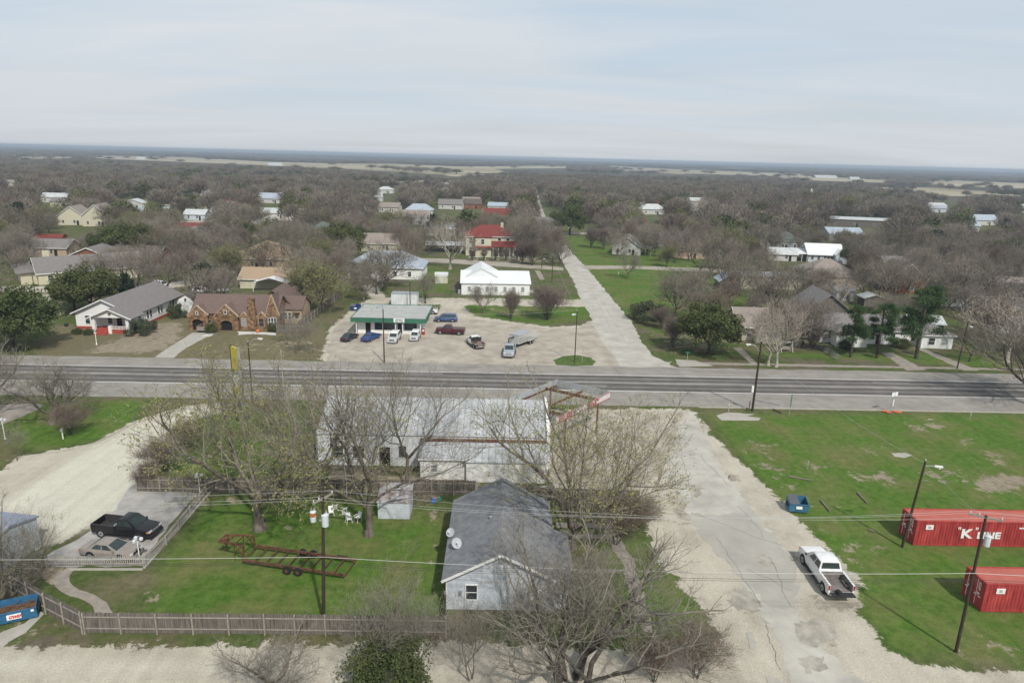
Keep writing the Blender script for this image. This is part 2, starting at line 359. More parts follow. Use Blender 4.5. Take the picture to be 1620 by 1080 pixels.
grass = ramp(nC, .36, .64, (.055,.09,.024), (.115,.14,.046))
olive = ramp(nC, .3, .7, (.10,.10,.045), (.17,.15,.085))
litter = ramp(nC, .3, .7, (.095,.080,.060), (.19,.16,.125))
base = mix(edge(math_('ADD', nB, 0), nE, .5, .42, .60), grass, olive)
base = mix(edge(nA, nB, .8, .50, .68), base, litter)
vivid = ramp(nC, .34, .66, (.052,.120,.016), (.118,.188,.036))
vivid = mix(ramp(nB, .42, .66, (0,0,0), (.85,.85,.85)), vivid, ramp(nC, .3, .7, (.115,.13,.042), (.20,.185,.08)))
c = mix(edge(m1[3], nB, .5, .3, .7), base, vivid)
dryc = ramp(nC, .3, .7, (.125,.115,.060), (.20,.175,.105))
c = mix(edge(m1[2], nB, .9, .30, .75), c, dryc)
dirtc = ramp(nC, .3, .7, (.20,.165,.12), (.37,.315,.235))
c = mix(edge(m1[1], nE, 2.2, .45, .56), c, dirtc)
gravc = mix(ramp(nB, .46, .60, (0,0,0), (.8,.8,.8)), ramp(nE, .32, .68, (.47,.43,.355), (.55,.51,.42)), ramp(nE, .36, .64, (.36,.325,.265), (.47,.43,.35)))
c = mix(edge(m1[0], nE, 2.6, .46, .55), c, gravc)
c = mix(math_('MULTIPLY', edge(m2[3], nE, 2.0, .42, .60), .75), c, ramp(nT, .3, .7, (.20,.17,.135), (.33,.29,.235)))
palec = ramp(nE, .3, .7, (.53,.51,.42), (.63,.61,.51))
c = mix(edge(m2[0], nB, .7, .3, .7), c, palec)
nF = noise(0.003, 4); nG = noise(0.012, 4)
woodfloor = ramp(nF, .40, .60, (.060,.056,.045), (.105,.095,.062))
c = mix(math_('MULTIPLY', m2[2], .85), c, woodfloor)
c = mix(edge(m2[1], nG, .5, .4, .6), c, ramp(nF, .35, .65, (.30,.255,.165), (.46,.41,.29)))
# wheel and mower lines, drawn out along the streets
mpt = nn.new('ShaderNodeMapping'); mpt.inputs['Scale'].default_value = (1.1, .05, 1); mpt.inputs['Rotation'].default_value = (0, 0, R(6)); ln(co, mpt.inputs[0]); nS = nn.new('ShaderNodeTexNoise'); nS.inputs['Scale'].default_value = 1.0; nS.inputs['Detail'].default_value = 3; ln(mpt.outputs[0], nS.inputs['Vector'])
gs = nn.new('ShaderNodeMixRGB'); gs.blend_type = 'MULTIPLY'; gs.inputs[0].default_value = 1; ln(c, gs.inputs[1]); ln(ramp(nS.outputs[0], .34, .6, (.93,.925,.92), (1.03,1.03,1.03)), gs.inputs[2]); c = gs.outputs[0]
# fine grain
g2 = nn.new('ShaderNodeMixRGB'); g2.blend_type = 'MULTIPLY'; g2.inputs[0].default_value = 1; ln(c, g2.inputs[1]); ln(ramp(nD, .32, .68, (.77,.77,.77), (1.18,1.18,1.18)), g2.inputs[2])
ln(g2.outputs[0], b.inputs['Base Color'])
bp = nn.new('ShaderNodeBump'); bp.inputs['Strength'].default_value = .5; bp.inputs['Distance'].default_value = .12; ln(nD, bp.inputs['Height']); ln(bp.outputs[0], b.inputs['Normal'])
me.materials.append(gm)

def sheet(name, pts, z, m, rag=0.25, step=1.2, seed=1, kind='structure', thick=0):
    "a flat sheet on the ground with a crumbling edge"
    rng = random.Random(seed); o = []; n = len(pts)
    for i in range(n):
        a = Vector(pts[i][:2]); b_ = Vector(pts[(i+1) % n][:2]); l = (b_-a).length; k = max(1, int(l/step))
        k = min(k, 200)
        for j in range(k):
            p = a + (b_-a)*(j/k); q = rag * (1 if 0 < j < k else .3)
            o.append((p.x + rng.uniform(-q, q), p.y + rng.uniform(-q, q)))
    mb = MB()
    if thick: mb.prism(o, z-thick, z)
    else: mb.poly([(x, y, z) for x, y in o])
    ob = mb.build(name, m); bmn = bmesh.new(); bmn.from_mesh(ob.data); bmesh.ops.triangulate(bmn, faces=bmn.faces, ngon_method='EAR_CLIP'); bmn.to_mesh(ob.data); bmn.free()
    return tag(ob, kind=kind)

# highway, laid along its own straight axis
wa = G(220, 605); wb = G(1440, 626.6); hd = (wb-wa).normalized(); hn = Vector((-hd.y, hd.x, 0)); HANG = math.atan2(hd.y, hd.x)
def across(u, v): return (G(u, v)-wa).dot(hn)
HW0, HW1 = across(1300, 647), across(1300, 585.5)
FARW = across(1300, 599.3)
asph = mat('asphalt_highway', (.255,.235,.21), .9, .10, .35, col2=(.30,.28,.25), detail=9)
t = asph.node_tree; nn = t.nodes; ln = t.links.new; b = nn['Principled BSDF']; last = b.inputs['Base Color'].links[0].from_socket
co2 = nn.new('ShaderNodeTexCoord'); sp = nn.new('ShaderNodeSeparateXYZ'); ln(co2.outputs['Object'], sp.inputs[0])
nn2 = nn.new('ShaderNodeTexNoise'); nn2.inputs['Scale'].default_value = .5; nn2.inputs['Detail'].default_value = 6; mpp = nn.new('ShaderNodeMapping'); mpp.inputs['Scale'].default_value = (.12, 1.4, 1); ln(co2.outputs['Object'], mpp.inputs[0]); ln(mpp.outputs[0], nn2.inputs['Vector'])
off = nn.new('ShaderNodeMath'); off.operation = 'MULTIPLY_ADD'; ln(nn2.outputs[0], off.inputs[0]); off.inputs[1].default_value = 1.3; ln(sp.outputs[1], off.inputs[2])
off2 = nn.new('ShaderNodeMath'); off2.operation = 'SUBTRACT'; ln(off.outputs[0], off2.inputs[0]); off2.inputs[1].default_value = .65
mr = nn.new('ShaderNodeMapRange'); ln(off2.outputs[0], mr.inputs[0]); mr.inputs[1].default_value = -1.0; mr.inputs[2].default_value = FARW + 1.0
rp = nn.new('ShaderNodeValToRGB'); ln(mr.outputs[0], rp.inputs[0]); e = rp.color_ramp.elements; Wt = FARW + 2.0
def band(y): return (y + 1.0)/Wt
stops = [(-.9, 1.0), (.15, .95), (.5, .36), (1.3, .40), (1.9, .72), (2.5, .38), (3.3, .38), (3.9, .95), (FARW-3.7, 1.0), (FARW-3.2, .38), (FARW-2.5, .40), (FARW-1.9, .78), (FARW-1.3, .36), (FARW-.5, .38), (FARW-.1, .95)]
e[0].position = band(stops[0][0]); e[0].color = (1,1,1,1); e[1].position = 1; e[1].color = (1,1,1,1)
for y_, v_ in stops[1:]: q = e.new(band(y_)); q.color = (v_, v_*1.0, v_*1.04, 1)
mx = nn.new('ShaderNodeMixRGB'); mx.blend_type = 'MULTIPLY'; mx.inputs[0].default_value = 1; ln(last, mx.inputs[1]); ln(rp.outputs[0], mx.inputs[2]); ln(mx.outputs[0], b.inputs['Base Color'])
mb = MB(); rg = random.Random(4); up = []; dn = []
for i in range(161):
    x = -200 + i*2.5; dn.append((x, HW0 + rg.uniform(-.12, .12), 0)); up.append((x, HW1 + rg.uniform(-.25, .25), 0))
for i in range(160): mb.add([dn[i], dn[i+1], up[i+1], up[i]], [(0,1,2,3)])
hw = tag(mb.build('highway', asph, loc=(wa.x, wa.y, .012), rz=HANG), kind='structure')
white = mat('road_paint', (.62,.61,.58), .7, .12, 1.5)
for yy, w_ in ((0, .12), (FARW, .12)):
    mb = MB()
    for i in range(100): mb.add([(-200+i*4, yy-w_, 0), (-200+i*4+4, yy-w_, 0), (-200+i*4+4, yy+w_, 0), (-200+i*4, yy+w_, 0)], [(0,1,2,3)])
    tag(mb.build('road_marking', white, loc=(wa.x, wa.y, .018), rz=HANG), kind='structure')
def HP(x, y):
    "point on the highway: x along, y across from the near white line"
    p = wa + hd*x + hn*y; return (p.x, p.y)
curbm = mat('curb_concrete', (.42,.39,.34), .9, .15, 1.2)
mb = MB(); 
p0 = (G(1110, 650)-wa).dot(hd)
mb.box(p0, HW0-.30, 0, 200, HW0-.13, .13)
tag(mb.build('curb', curbm, loc=(wa.x, wa.y, 0), rz=HANG), kind='structure')
# near shoulder of the highway, left part
pav = mat('street_asphalt', (.40,.38,.335), .9, .10, .30, col2=(.48,.455,.40), detail=10, bump=.2)
pav2 = mat('street_asphalt_grey', (.385,.365,.32), .9, .12, .3, detail=9)
tanroad = mat('caliche_road', (.36,.325,.27), .95, .14, .3, detail=8)
def G2(*uv): return GP(*uv)
sheet('street', [HP((G(985,582)-wa).dot(hd), HW1-.3)] + G2((968,560),(953,540),(938,510),(918,470),(905,440),(893,420),(878,390),(868,368),(860,352),(854,338),(849,318),(846,300),(845,288),(846.5,288),(849,300),(854,318),(860,336),(868,352),(882,370),(905,400),(925,420),(950,450),(975,480),(1000,510),(1018,545),(1032,562),(1062,578)) + [HP((G(1075,583)-wa).dot(hd), HW1-.3)], .008, pav, .3, seed=2)
sheet('street', G2((1090,652),(1070,685),(1060,720),(1055,755),(1085,800),(1095,830),(1130,855),(1155,890),(1190,950),(1215,985),(1240,1040),(1250,1130),(1500,1130),(1330,1060),(1290,1000),(1262,965),(1262,900),(1225,850),(1180,790),(1145,745),(1120,700),(1104,668),(1101,652)), .008, pav, .45, step=.5, seed=3)
sheet('gravel_lot', G2((512,577),(524,522),(548,503),(562,497),(690,500),(752,505),(868,520),(920,518),(932,508),(980,572),(986,581),(985,584),(700,578)), .004, mat('tan_lot', (.33,.29,.235), .95, .12, .3, detail=10, col2=(.43,.39,.325)), .5, step=.8, seed=51)
sheet('gravel_lot', G2((872,652),(1085,650),(1066,690),(1055,745),(1020,770),(885,768),(872,755)), .004, MATS['tan_lot'], .5, step=.8, seed=52)
sheet('asphalt_patch', G2((1090,814),(1180,812),(1240,862),(1262,905),(1264,965),(1240,965),(1215,955),(1190,930),(1150,890),(1110,850)), .012, pav2, .35, step=.5, seed=5)
sheet('cross_street', G2((640,408),(700,409),(800,415),(890,423),(893,428),(800,422),(700,416),(640,414)), .010, tanroad, .3, seed=6)
sheet('cross_street', G2((915,420),(1000,420),(1100,424),(1240,431),(1420,440),(1420,446),(1240,437),(1100,430),(1000,425),(928,426)), .010, tanroad, .3, seed=7)
sheet('cross_street', G2((876,367),(940,368),(1100,372),(1100,375),(940,371),(882,371)), .010, tanroad, .4, seed=8)
sheet('cross_street', G2((470,345),(400,346),(270,350),(270,354),(400,350),(470,349)), .010, tanroad, .4, seed=18)
conc = mat('concrete', (.40,.375,.33), .9, .12, .6, detail=7)
concd = mat('old_concrete', (.30,.265,.225), .9, .22, 1.2, detail=7)
sheet('driveway', G2((245,565),(262,553),(305,526),(326,525),(333,530),(295,550),(275,566)), .010, conc, .1, seed=9)
sheet('concrete_pad', G2((1133,657),(1150,652),(1195,655),(1182,658),(1203,661),(1200,665),(1142,665)), .012, conc, .1, seed=10)
sheet('sidewalk', G2((1070,572),(1620,583),(1700,585),(1700,588),(1620,586),(1070,576)), .010, concd, .1, seed=11)
sheet('sidewalk', G2((1160,550),(1173,550),(1200,577),(1190,577)), .012, concd, .05, seed=12)
sheet('driveway', G2((1395,558),(1412,558),(1465,585),(1435,586)), .012, concd, .1, seed=13)
sheet('driveway', G2((1452,552),(1458,550),(1550,586),(1525,586)), .011, concd, .2, seed=14)
sheet('concrete_pad', G2((1068,568),(1100,570),(1110,574),(1130,579),(1075,580)), .014, conc, .1, seed=15)
sheet('footpath', G2((958,832),(975,832),(990,870),(1003,885),(1015,930),(1030,985),(1032,1000),(1020,1000),(1010,985),(995,935),(985,890),(970,870)), .010, concd, .12, step=.6, seed=16)
sheet('footpath', G2((880,826),(965,828),(966,835),(880,835)), .014, concd, .08, seed=17)
sheet('footpath', G2((880,843),(968,846),(970,853),(880,850)), .014, concd, .08, seed=27)
sheet('footpath', G2((905,900),(990,900),(992,906),(905,906)), .014, concd, .08, seed=28)
sheet('footpath', G2((106,898),(120,898),(110,910),(112,922),(125,932),(150,940),(168,952),(179,970),(150,970),(146,958),(135,950),(110,942),(90,930),(84,918),(90,906)), .012, concd, .08, step=.6, seed=19)
sheet('parking_pad', G2((207,768),(215,765),(312,780),(296,800),(262,840),(240,868),(233,896),(75,895),(75,878),(135,845),(185,805)), .010, mat('pad_concrete', (.36,.345,.32), .9, .30, .35, detail=9), .2, step=.8, seed=20)
sheet('concrete_pad', G2((1200,548),(1200,548.5),(1230,548)), .008, conc, 0, seed=21) if False else None
sheet('dumpster_pad', G2((-30,1015),(40,985),(62,965),(70,970),(40,1000),(-30,1040)), .010, conc, .1, seed=22)
sheet('rock_bed', G2((375,524),(435,526),(437,530),(400,528),(378,530)), .012, mat('white_gravel', (.58,.57,.54), .9, .2, 6), .15, step=.5, seed=23)
sheet('rock_bed', G2((318,532),(333,526),(345,526),(330,533)), .012, MATS['white_gravel'], .15, step=.5, seed=24)
for p, s_ in ((((1180,1000),(1192,998),(1196,1028),(1187,1026)), 30), (((1212,1070),(1225,1070),(1240,1080),(1215,1080)), 31), (((1470,662),(1478,664),(1466,664)), 32), (((1410,717),(1430,716),(1443,720),(1430,724),(1415,722)), 33)):
    sheet('concrete_slab', G2(*p), .030, conc, .08, step=.4, seed=s_, thick=.03)
sheet('walkway', G2((0,640),(45,638),(70,640),(60,648),(20,665),(0,672)), .011, concd, .15, seed=34)
sheet('walkway', G2((1118,583),(1118,583.5),(1122,584)), .01, conc, 0) if False else None
sheet('walkway', G2((846,428),(854,428),(862,442),(854,443)), .011, concd, .1, seed=35)
sheet('traffic_island', G2((875,570),(890,564),(910,562),(935,566),(943,572),(938,578),(905,579),(880,577)), .05, mat('island_grass', (.05,.10,.02), .95, .3, 1.5, col2=(.09,.13,.03)), .2, step=.8, seed=36, thick=.05)
sheet('pond', G2((-60,236.2),(60,237.2),(112,239),(60,240),(-60,239.5)), .5, mat('far_water', (.55,.62,.68), .15, .02, .01), 5, step=400, seed=37)
sheet('swale', G2((1350,655),(1350,655.3),(1352,655)), .01, conc, 0) if False else None
# worn spots, patches and cracks in the paving
wornm = mat('worn_patch', (.31,.285,.24), .95, .2, .8, detail=9, col2=(.40,.37,.315)); darkp = mat('tar_patch', (.20,.19,.175), .9, .15, 1, detail=8)
for p, s_ in ((((1255,985),(1300,978),(1325,990),(1318,1012),(1285,1022),(1262,1012)), 61), (((1150,935),(1180,930),(1205,950),(1195,968),(1168,960)), 62), (((1195,880),(1212,876),(1226,892),(1210,902)), 63), (((1095,770),(1108,768),(1112,782),(1100,786)), 64), (((1262,1040),(1300,1036),(1310,1058),(1275,1066)), 65)):
    sheet('worn_patch', G2(*p), .016, wornm, .35, step=.35, seed=s_)
for p, s_ in ((((640,589),(700,590),(701,592.5),(640,591.5)), 66), (((1380,604),(1440,605.5),(1441,609),(1381,607.5)), 67), (((1190,631),(1235,640),(1233,642),(1188,633)), 68), (((905,608),(960,609),(960,613),(904,612)), 69)):
    sheet('tar_patch', G2(*p), .020, darkp, .08, step=.8, seed=s_)
rk = random.Random(21); ck = MB()
def crack(a, b_, w=.022, z=.022, n=14):
    a = Vector(a); b_ = Vector(b_); d = (b_-a).normalized(); q = Vector((-d.y, d.x)); off = 0; pv = None
    for i in range(n+1):
        off += rk.uniform(-.16, .16); p = a + (b_-a)*(i/n) + q*off; w2 = w*rk.uniform(.5, 1.2)
        if pv is not None: ck.add([(pv[0].x-q.x*pv[1], pv[0].y-q.y*pv[1], z), (pv[0].x+q.x*pv[1], pv[0].y+q.y*pv[1], z), (p.x+q.x*w2, p.y+q.y*w2, z), (p.x-q.x*w2, p.y-q.y*w2, z)], [(0,1,2,3)])
        pv = (p, w2)
for uv in (((1075,690),(1095,790)), ((1110,720),(1150,770)), ((1100,812),(1238,860)), ((1130,850),(1200,960)), ((1165,800),(1205,850)), ((1180,900),(1255,930)), ((1215,880),(1250,960)), ((950,470),(990,540)), ((930,450),(965,520)), ((935,500),(985,505)), ((900,420),(925,440)), ((1210,985),(1240,1060))):
    a, b_ = G2(*uv); crack(a, b_)
for k in range(46):
    x_ = rk.uniform(-75, 95); y0_ = rk.choice((HW0, FARW+.3, HW0, 0)); a = HP(x_, y0_+.2); b_ = HP(x_+rk.uniform(-.8,.8), min(HW1-.3, y0_+rk.uniform(2.5, 5.5))); crack(a, b_, .03, .024, 8)
for k in range(8):
    x_ = -70+k*22; crack(HP(x_, rk.uniform(-3.5,-1.5)), HP(x_+18, rk.uniform(-3.5,-1.5)), .03, .024, 22); crack(HP(x_, FARW+rk.uniform(1.5,4)), HP(x_+18, FARW+rk.uniform(1.5,4)), .03, .024, 22)
tag(ck.build('pavement_cracks', mat('crack_filler', (.17,.16,.145), .95, .2, 2), fix=False), kind='structure')
# lawn kerb on the left
mb = MB()
k_ = [G(u, v) for u, v in ((28,724),(90,716),(150,702),(215,668),(270,652))]
for a, b_ in zip(k_, k_[1:]): mb.bar(a + Vector((0,0,.06)), b_ + Vector((0,0,.06)), .25, .14)
tag(mb.build('curb', curbm), kind='structure')
# ---------------------------------------------------------------- buildings
M = {}
M['blue_siding'] = mat('blue_grey_siding', (.58,.62,.67), .7, .06, 2, wave=('Z', .17, .38))
M['white_siding'] = mat('white_siding', (.80,.80,.78), .7, .05, 2, wave=('Z', .2, .14))
M['white_paint'] = mat('white_painted_wood', (.80,.80,.77), .6, .05, 3)
M['white_metal'] = mat('white_metal_wall', (.66,.68,.69), .5, .16, .6, wave=('X', .6, .16), detail=7)
M['stained_white'] = mat('stained_white_block', (.72,.72,.69), .8, .18, .9, detail=9)
M['galv'] = mat('galvanised_roof', (.45,.46,.465), .5, .22, .45, metal=.1, wave=('X', .75, .34), stretch=(1, .25, 1), detail=8)
M['galv_plain'] = mat('galvanised_steel', (.50,.52,.54), .45, .12, 3, metal=.5)
M['white_roof'] = mat('white_metal_roof', (.74,.76,.76), .45, .05, .5, wave=('X', .45, .10))
M['grey_shingle'] = mat('grey_shingle', (.185,.190,.205), .95, .14, 1.6, detail=9, col2=(.225,.23,.24), bump=.3)
M['mid_shingle'] = mat('weathered_shingle', (.20,.185,.18), .95, .14, 1.8, detail=9, bump=.3)
M['brown_shingle'] = mat('brown_shingle', (.155,.11,.095), .95, .14, 2, detail=9, bump=.3)
M['dark_brown_shingle'] = mat('dark_brown_shingle', (.12,.10,.088), .95, .16, 2, detail=9)
M['tan_shingle'] = mat('tan_shingle', (.36,.265,.18), .95, .10, 2, detail=9)
M['pale_brown_shingle'] = mat('pale_brown_shingle', (.27,.23,.20), .95, .12, 2, detail=9)
M['red_roof'] = mat('red_tile_roof', (.19,.045,.038), .85, .25, 2, detail=8, wave=('X', .6, .12))
M['dull_siding'] = mat('dull_white_siding', (.56,.55,.52), .8, .1, 1, wave=('Z', .2, .15))
M['faded_white_roof'] = mat('faded_white_roof', (.50,.52,.52), .6, .14, .6)
M['blue_roof'] = mat('light_blue_grey_roof', (.36,.41,.47), .7, .12, 1)
M['dark_green_roof'] = mat('dark_green_roof', (.11,.14,.125), .9, .12, 1)
M['cream'] = mat('cream_wall', (.56,.53,.40), .8, .08, 2)
M['cream_brick'] = mat('pale_yellow_brick', (.62,.57,.42), .85, .1, 3, brick=(.6, .2, .75, .12))
M['tan_brick'] = mat('tan_brick', (.50,.38,.27), .85, .12, 3, brick=(.5, .2, .7, .2))
M['peach'] = mat('peach_wall', (.62,.43,.33), .85, .08, 2)
M['red_brick'] = mat('red_brick', (.30,.12,.07), .9, .15, 3, brick=(.5, .2, .6, .25))
M['stone'] = mat('rubble_stone', (.17,.085,.045), .9, .5, 1.7, col2=(.33,.21,.12), brick=(.75, .38, .50, .5), bump=.5, detail=6)
M['red_paint'] = mat('red_painted_masonry', (.36,.07,.05), .8, .15, 2)
M['glass'] = mat('dark_window_glass', (.035,.042,.05), .12, .3, .7, spec=.6)
M['blind'] = mat('window_with_blinds', (.30,.32,.33), .35, .12, 2, spec=.5, wave=('Z', .12, .3))
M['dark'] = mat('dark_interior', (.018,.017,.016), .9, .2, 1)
M['green_fascia'] = mat('green_fascia', (.045,.15,.095), .5, .08, 1.5)
M['flat_roof'] = mat('grey_membrane_roof', (.40,.41,.39), .85, .12, .7, detail=7, wave=('Y', 4.0, .1))
M['rust_metal'] = mat('rusty_roof_metal', (.17,.10,.07), .75, .3, 1.2, col2=(.38,.38,.39), wave=('X', .5, .25), detail=8)
M['rust'] = mat('rusty_steel', (.075,.035,.022), .85, .35, 4, col2=(.15,.07,.04))
M['wood_grey'] = mat('weathered_fence_wood', (.115,.098,.082), .95, .30, 1.3, stretch=(6,6,.5), detail=8, wave=('X', .145, .5), col2=(.18,.16,.14))
M['wood_post'] = mat('weathered_post_wood', (.30,.27,.23), .95, .2, 3)
M['door_white'] = mat('painted_door', (.6,.6,.58), .5, .05, 2)
M['orange'] = mat('orange_boards', (.45,.17,.05), .8, .15, 2)
M['pole_wood'] = mat('creosote_pole', (.050,.036,.028), .9, .3, 3, stretch=(4,4,.4))

def roofblock(root, x0, y0, w, d, hw, rise, style, wallm, roofm, over=.45, trim=None, zb=0.0, th=.14, base=None, ridge=None):
    "one volume of a house: walls with their gables, and a pitched roof with real thickness"
    x1, y1 = x0+w, y0+d; z = hw; mb = MB()
    V = [(x0,y0,zb),(x1,y0,zb),(x1,y1,zb),(x0,y1,zb),(x0,y0,z),(x1,y0,z),(x1,y1,z),(x0,y1,z)]
    cx, cy = x0+w/2, y0+d/2
    if ridge is not None and style == 'gy': cx = x0 + ridge
    if style == 'gy': mb.add(V+[(cx,y0,z+rise),(cx,y1,z+rise)], [(0,1,5,8,4),(2,3,7,9,6),(1,2,6,5),(3,0,4,7),(0,3,2,1),(4,8,9,7),(8,5,6,9)])
    elif style == 'gx': mb.add(V+[(x0,cy,z+rise),(x1,cy,z+rise)], [(3,0,4,8,7),(1,2,6,9,5),(0,1,5,4),(2,3,7,6),(0,3,2,1),(4,5,9,8),(8,9,6,7)])
    elif style == 'shed': mb.add(V[:6]+[(x1,y1,z+rise),(x0,y1,z+rise)], [(0,1,5,4),(1,2,6,5),(2,3,7,6),(3,0,4,7),(0,3,2,1),(4,5,6,7)])
    else: mb.add(V, [(0,1,5,4),(1,2,6,5),(2,3,7,6),(3,0,4,7),(0,3,2,1),(4,5,6,7)])
    wall = mb.build('wall', wallm, root)
    rb = MB(); o = over; lift = th + .02
    if style == 'gy':
        kl = rise/(cx-x0); kr = rise/(x1-cx); zr = z+rise+lift
        rb.slab([(x0-o,y0-o,z-kl*o+lift),(cx,y0-o,zr),(cx,y1+o,zr),(x0-o,y1+o,z-kl*o+lift)], th)
        rb.slab([(cx,y0-o,zr),(x1+o,y0-o,z-kr*o+lift),(x1+o,y1+o,z-kr*o+lift),(cx,y1+o,zr)], th)
    elif style == 'gx':
        k = rise/(d/2); zr = z+rise+lift
        rb.slab([(x0-o,y0-o,z-k*o+lift),(x1+o,y0-o,z-k*o+lift),(x1+o,cy,zr),(x0-o,cy,zr)], th)
        rb.slab([(x0-o,cy,zr),(x1+o,cy,zr),(x1+o,y1+o,z-k*o+lift),(x0-o,y1+o,z-k*o+lift)], th)
    elif style == 'hip':
        X0,X1,Y0,Y1 = x0-o,x1+o,y0-o,y1+o; ze = z+.02+th
        if w >= d: a = (X0+(Y1-Y0)/2, cy); c = (X1-(Y1-Y0)/2, cy)
        else: a = (cx, Y0+(X1-X0)/2); c = (cx, Y1-(X1-X0)/2)
        zr = ze+rise; A=(a[0],a[1],zr); C=(c[0],c[1],zr); P0=(X0,Y0,ze);P1=(X1,Y0,ze);P2=(X1,Y1,ze);P3=(X0,Y1,ze)
        Q=[(p[0],p[1],ze-th) for p in (P0,P1,P2,P3)]
        if w >= d: rb.add([P0,P1,P2,P3,A,C]+Q, [(0,1,5,4),(1,2,5),(2,3,4,5),(3,0,4),(6,9,8,7),(0,6,7,1),(1,7,8,2),(2,8,9,3),(3,9,6,0)])
        else: rb.add([P0,P1,P2,P3,A,C]+Q, [(0,1,4),(1,2,5,4),(2,3,5),(3,0,4,5),(6,9,8,7),(0,6,7,1),(1,7,8,2),(2,8,9,3),(3,9,6,0)])
    elif style == 'shed':
        k = rise/d; rb.slab([(x0-o,y0-o,z-k*o+lift),(x1+o,y0-o,z-k*o+lift),(x1+o,y1+.05,z+rise+k*.05+lift),(x0-o,y1+.05,z+rise+k*.05+lift)], th)
    else: rb.box(x0-o,y0-o,z+.01,x1+o,y1+o,z+.01+max(th, rise))
    roof = rb.build('roof', roofm, root)
    if trim:
        tb = MB()
        if style == 'gy':
            for yy in (y0-o-.03,):
                tb.bar((x0-o,yy,z-kl*o+.07),(cx,yy,z+rise+.07),.05,.2); tb.bar((cx,yy,z+rise+.07),(x1+o,yy,z-kr*o+.07),.05,.2)
        elif style == 'gx':
            for xx in (x0-o-.03, x1+o+.03):
                tb = MB(); tb.bar((xx,y0-o,z-k*o+.07),(xx,cy,z+rise+.07),.05,.2); tb.bar((xx,cy,z+rise+.07),(xx,y1+o,z-k*o+.07),.05,.2); tb.build('trim', trim, roof)
            tb = MB(); tb.bar((x0-o,y0-o-.03,z-k*o+.04),(x1+o,y0-o-.03,z-k*o+.04),.05,.18)
        else: tb.bar((x0-o,y0-o-.03,z+.08),(x1+o,y0-o-.03,z+.08),.05,.16)
        tb.build('trim', trim, roof)
    if base: MB().box(x0-.04,y0-.04,0,x1+.04,y1+.04,.55).build('foundation', base, root)
    return wall, roof
def win(root, face, c, u, z, w=.9, h=1.4, frame='white_paint', pane='glass', mull=1, name='window'):
    "window on face F/B (c = its y) or L/R (c = its x); u = left edge along the wall"
    fb = MB(); pb = MB(); t = .07; s = {'F':-1,'B':1,'L':-1,'R':1}[face]
    def bx(m, a0, z0, a1, z1, d0, d1):
        lo, hi = sorted((c+s*d0, c+s*d1))
        if face in 'FB': m.box(a0, lo, z0, a1, hi, z1)
        else: m.box(lo, a0, z0, hi, a1, z1)
    bx(fb,u-t,z-t,u,z+h+t,.0,.07); bx(fb,u+w,z-t,u+w+t,z+h+t,.0,.07); bx(fb,u,z+h,u+w,z+h+t,.0,.065); bx(fb,u,z-t,u+w,z,.0,.09)
    if mull: bx(fb,u,z+h/2-.025,u+w,z+h/2+.025,.03,.055)
    o = fb.build(name, M[frame], root); bx(pb,u+.002,z+.002,u+w-.002,z+h-.002,.005,.03); pb.build('pane', M[pane], o); return o
def door(root, face, c, u, w=.95, h=2.05, m='door_white', z=0.0):
    b_ = MB(); s = {'F':-1,'B':1,'L':-1,'R':1}[face]; lo, hi = sorted((c, c+s*.05))
    if face in 'FB': b_.box(u,lo,z+.02,u+w,hi,z+h)
    else: b_.box(lo,u,z+.02,hi,u+w,z+h)
    o = b_.build('door', M[m], root); k = MB(); q = c+s*.07
    k.box(*( (u+w-.14,min(c+s*.05,q+s*.02),z+1.0,u+w-.08,max(c+s*.05,q+s*.02),z+1.1) if face in 'FB' else (min(c+s*.05,q+s*.02),u+w-.14,z+1.0,max(c+s*.05,q+s*.02),u+w-.08,z+1.1)))
    k.build('handle', M['galv_plain'], o); return o
def house(name, label, cat, u, v, ang=1.0, group=None): return empty(name, G(u, v), R(ang), label, cat, group)
def atw(name, label, cat, x, y, ang=1.0, group=None): return empty(name, (x, y, 0), R(ang), label, cat, group)

# grey-roofed cottage in front
h = house('cottage', 'pale blue-grey sided cottage with large grey shingle roof and two satellite dishes', 'house', 706, 963)
roofblock(h, 0, 0, 8.5, 12.2, 2.8, 2.2, 'gy', M['blue_siding'], M['grey_shingle'], .35, M['white_paint'], ridge=4.25)
roofblock(h, 8.503, .3, 1.3, 7.0, 2.15, .5, 'flat', M['blue_siding'], M['grey_shingle'], .02)
# right wing roof: lower slope running down from the main roof
rb = MB(); rb.slab([(8.1,-.30,2.95),(10.15,-.30,2.32),(10.15,7.6,2.32),(8.1,7.6,2.95)], .12)
rb.build('roof', M['grey_shingle'], h)
win(h, 'F', 0, 1.55, .95, .85, 1.25); win(h, 'F', 0, 6.35, .95, .8, 1.2, pane='blind')
for yy in (2.0, 5.2, 8.5): win(h, 'L', 0, yy, 1.0, .9, 1.2)
for yy in (1.6, 4.6): win(h, 'R', 9.803, yy, .8, .8, 1.05)
win(h, 'R', 8.5, 9.5, 1.0, .9, 1.2)
MB().box(6.45,-.42,.85,7.1,-.02,1.25).build('air_conditioner', M['white_paint'], h)
vb = MB(); vb.box(4.0,-.05,4.15,4.5,-.005,4.55); vb.build('gable_vent', M['blind'], h)
mb = MB().box(1.0,-.12,1.35,1.22,-.005,1.75); mb.build('electric_meter', M['galv_plain'], h)
mb = MB().cyl((3.3,5.8,4.3),.05,.55,8).box(3.2,5.7,4.85,3.42,5.92,4.9); mb.build('vent_pipe', M['galv_plain'], h)
mb = MB()
MB().box(-.03,-.03,0,.05,.06,2.75).build('corner_board', M['white_paint'], h); MB().box(8.46,-.04,0,8.54,.05,2.75).build('corner_board', M['white_paint'], h)
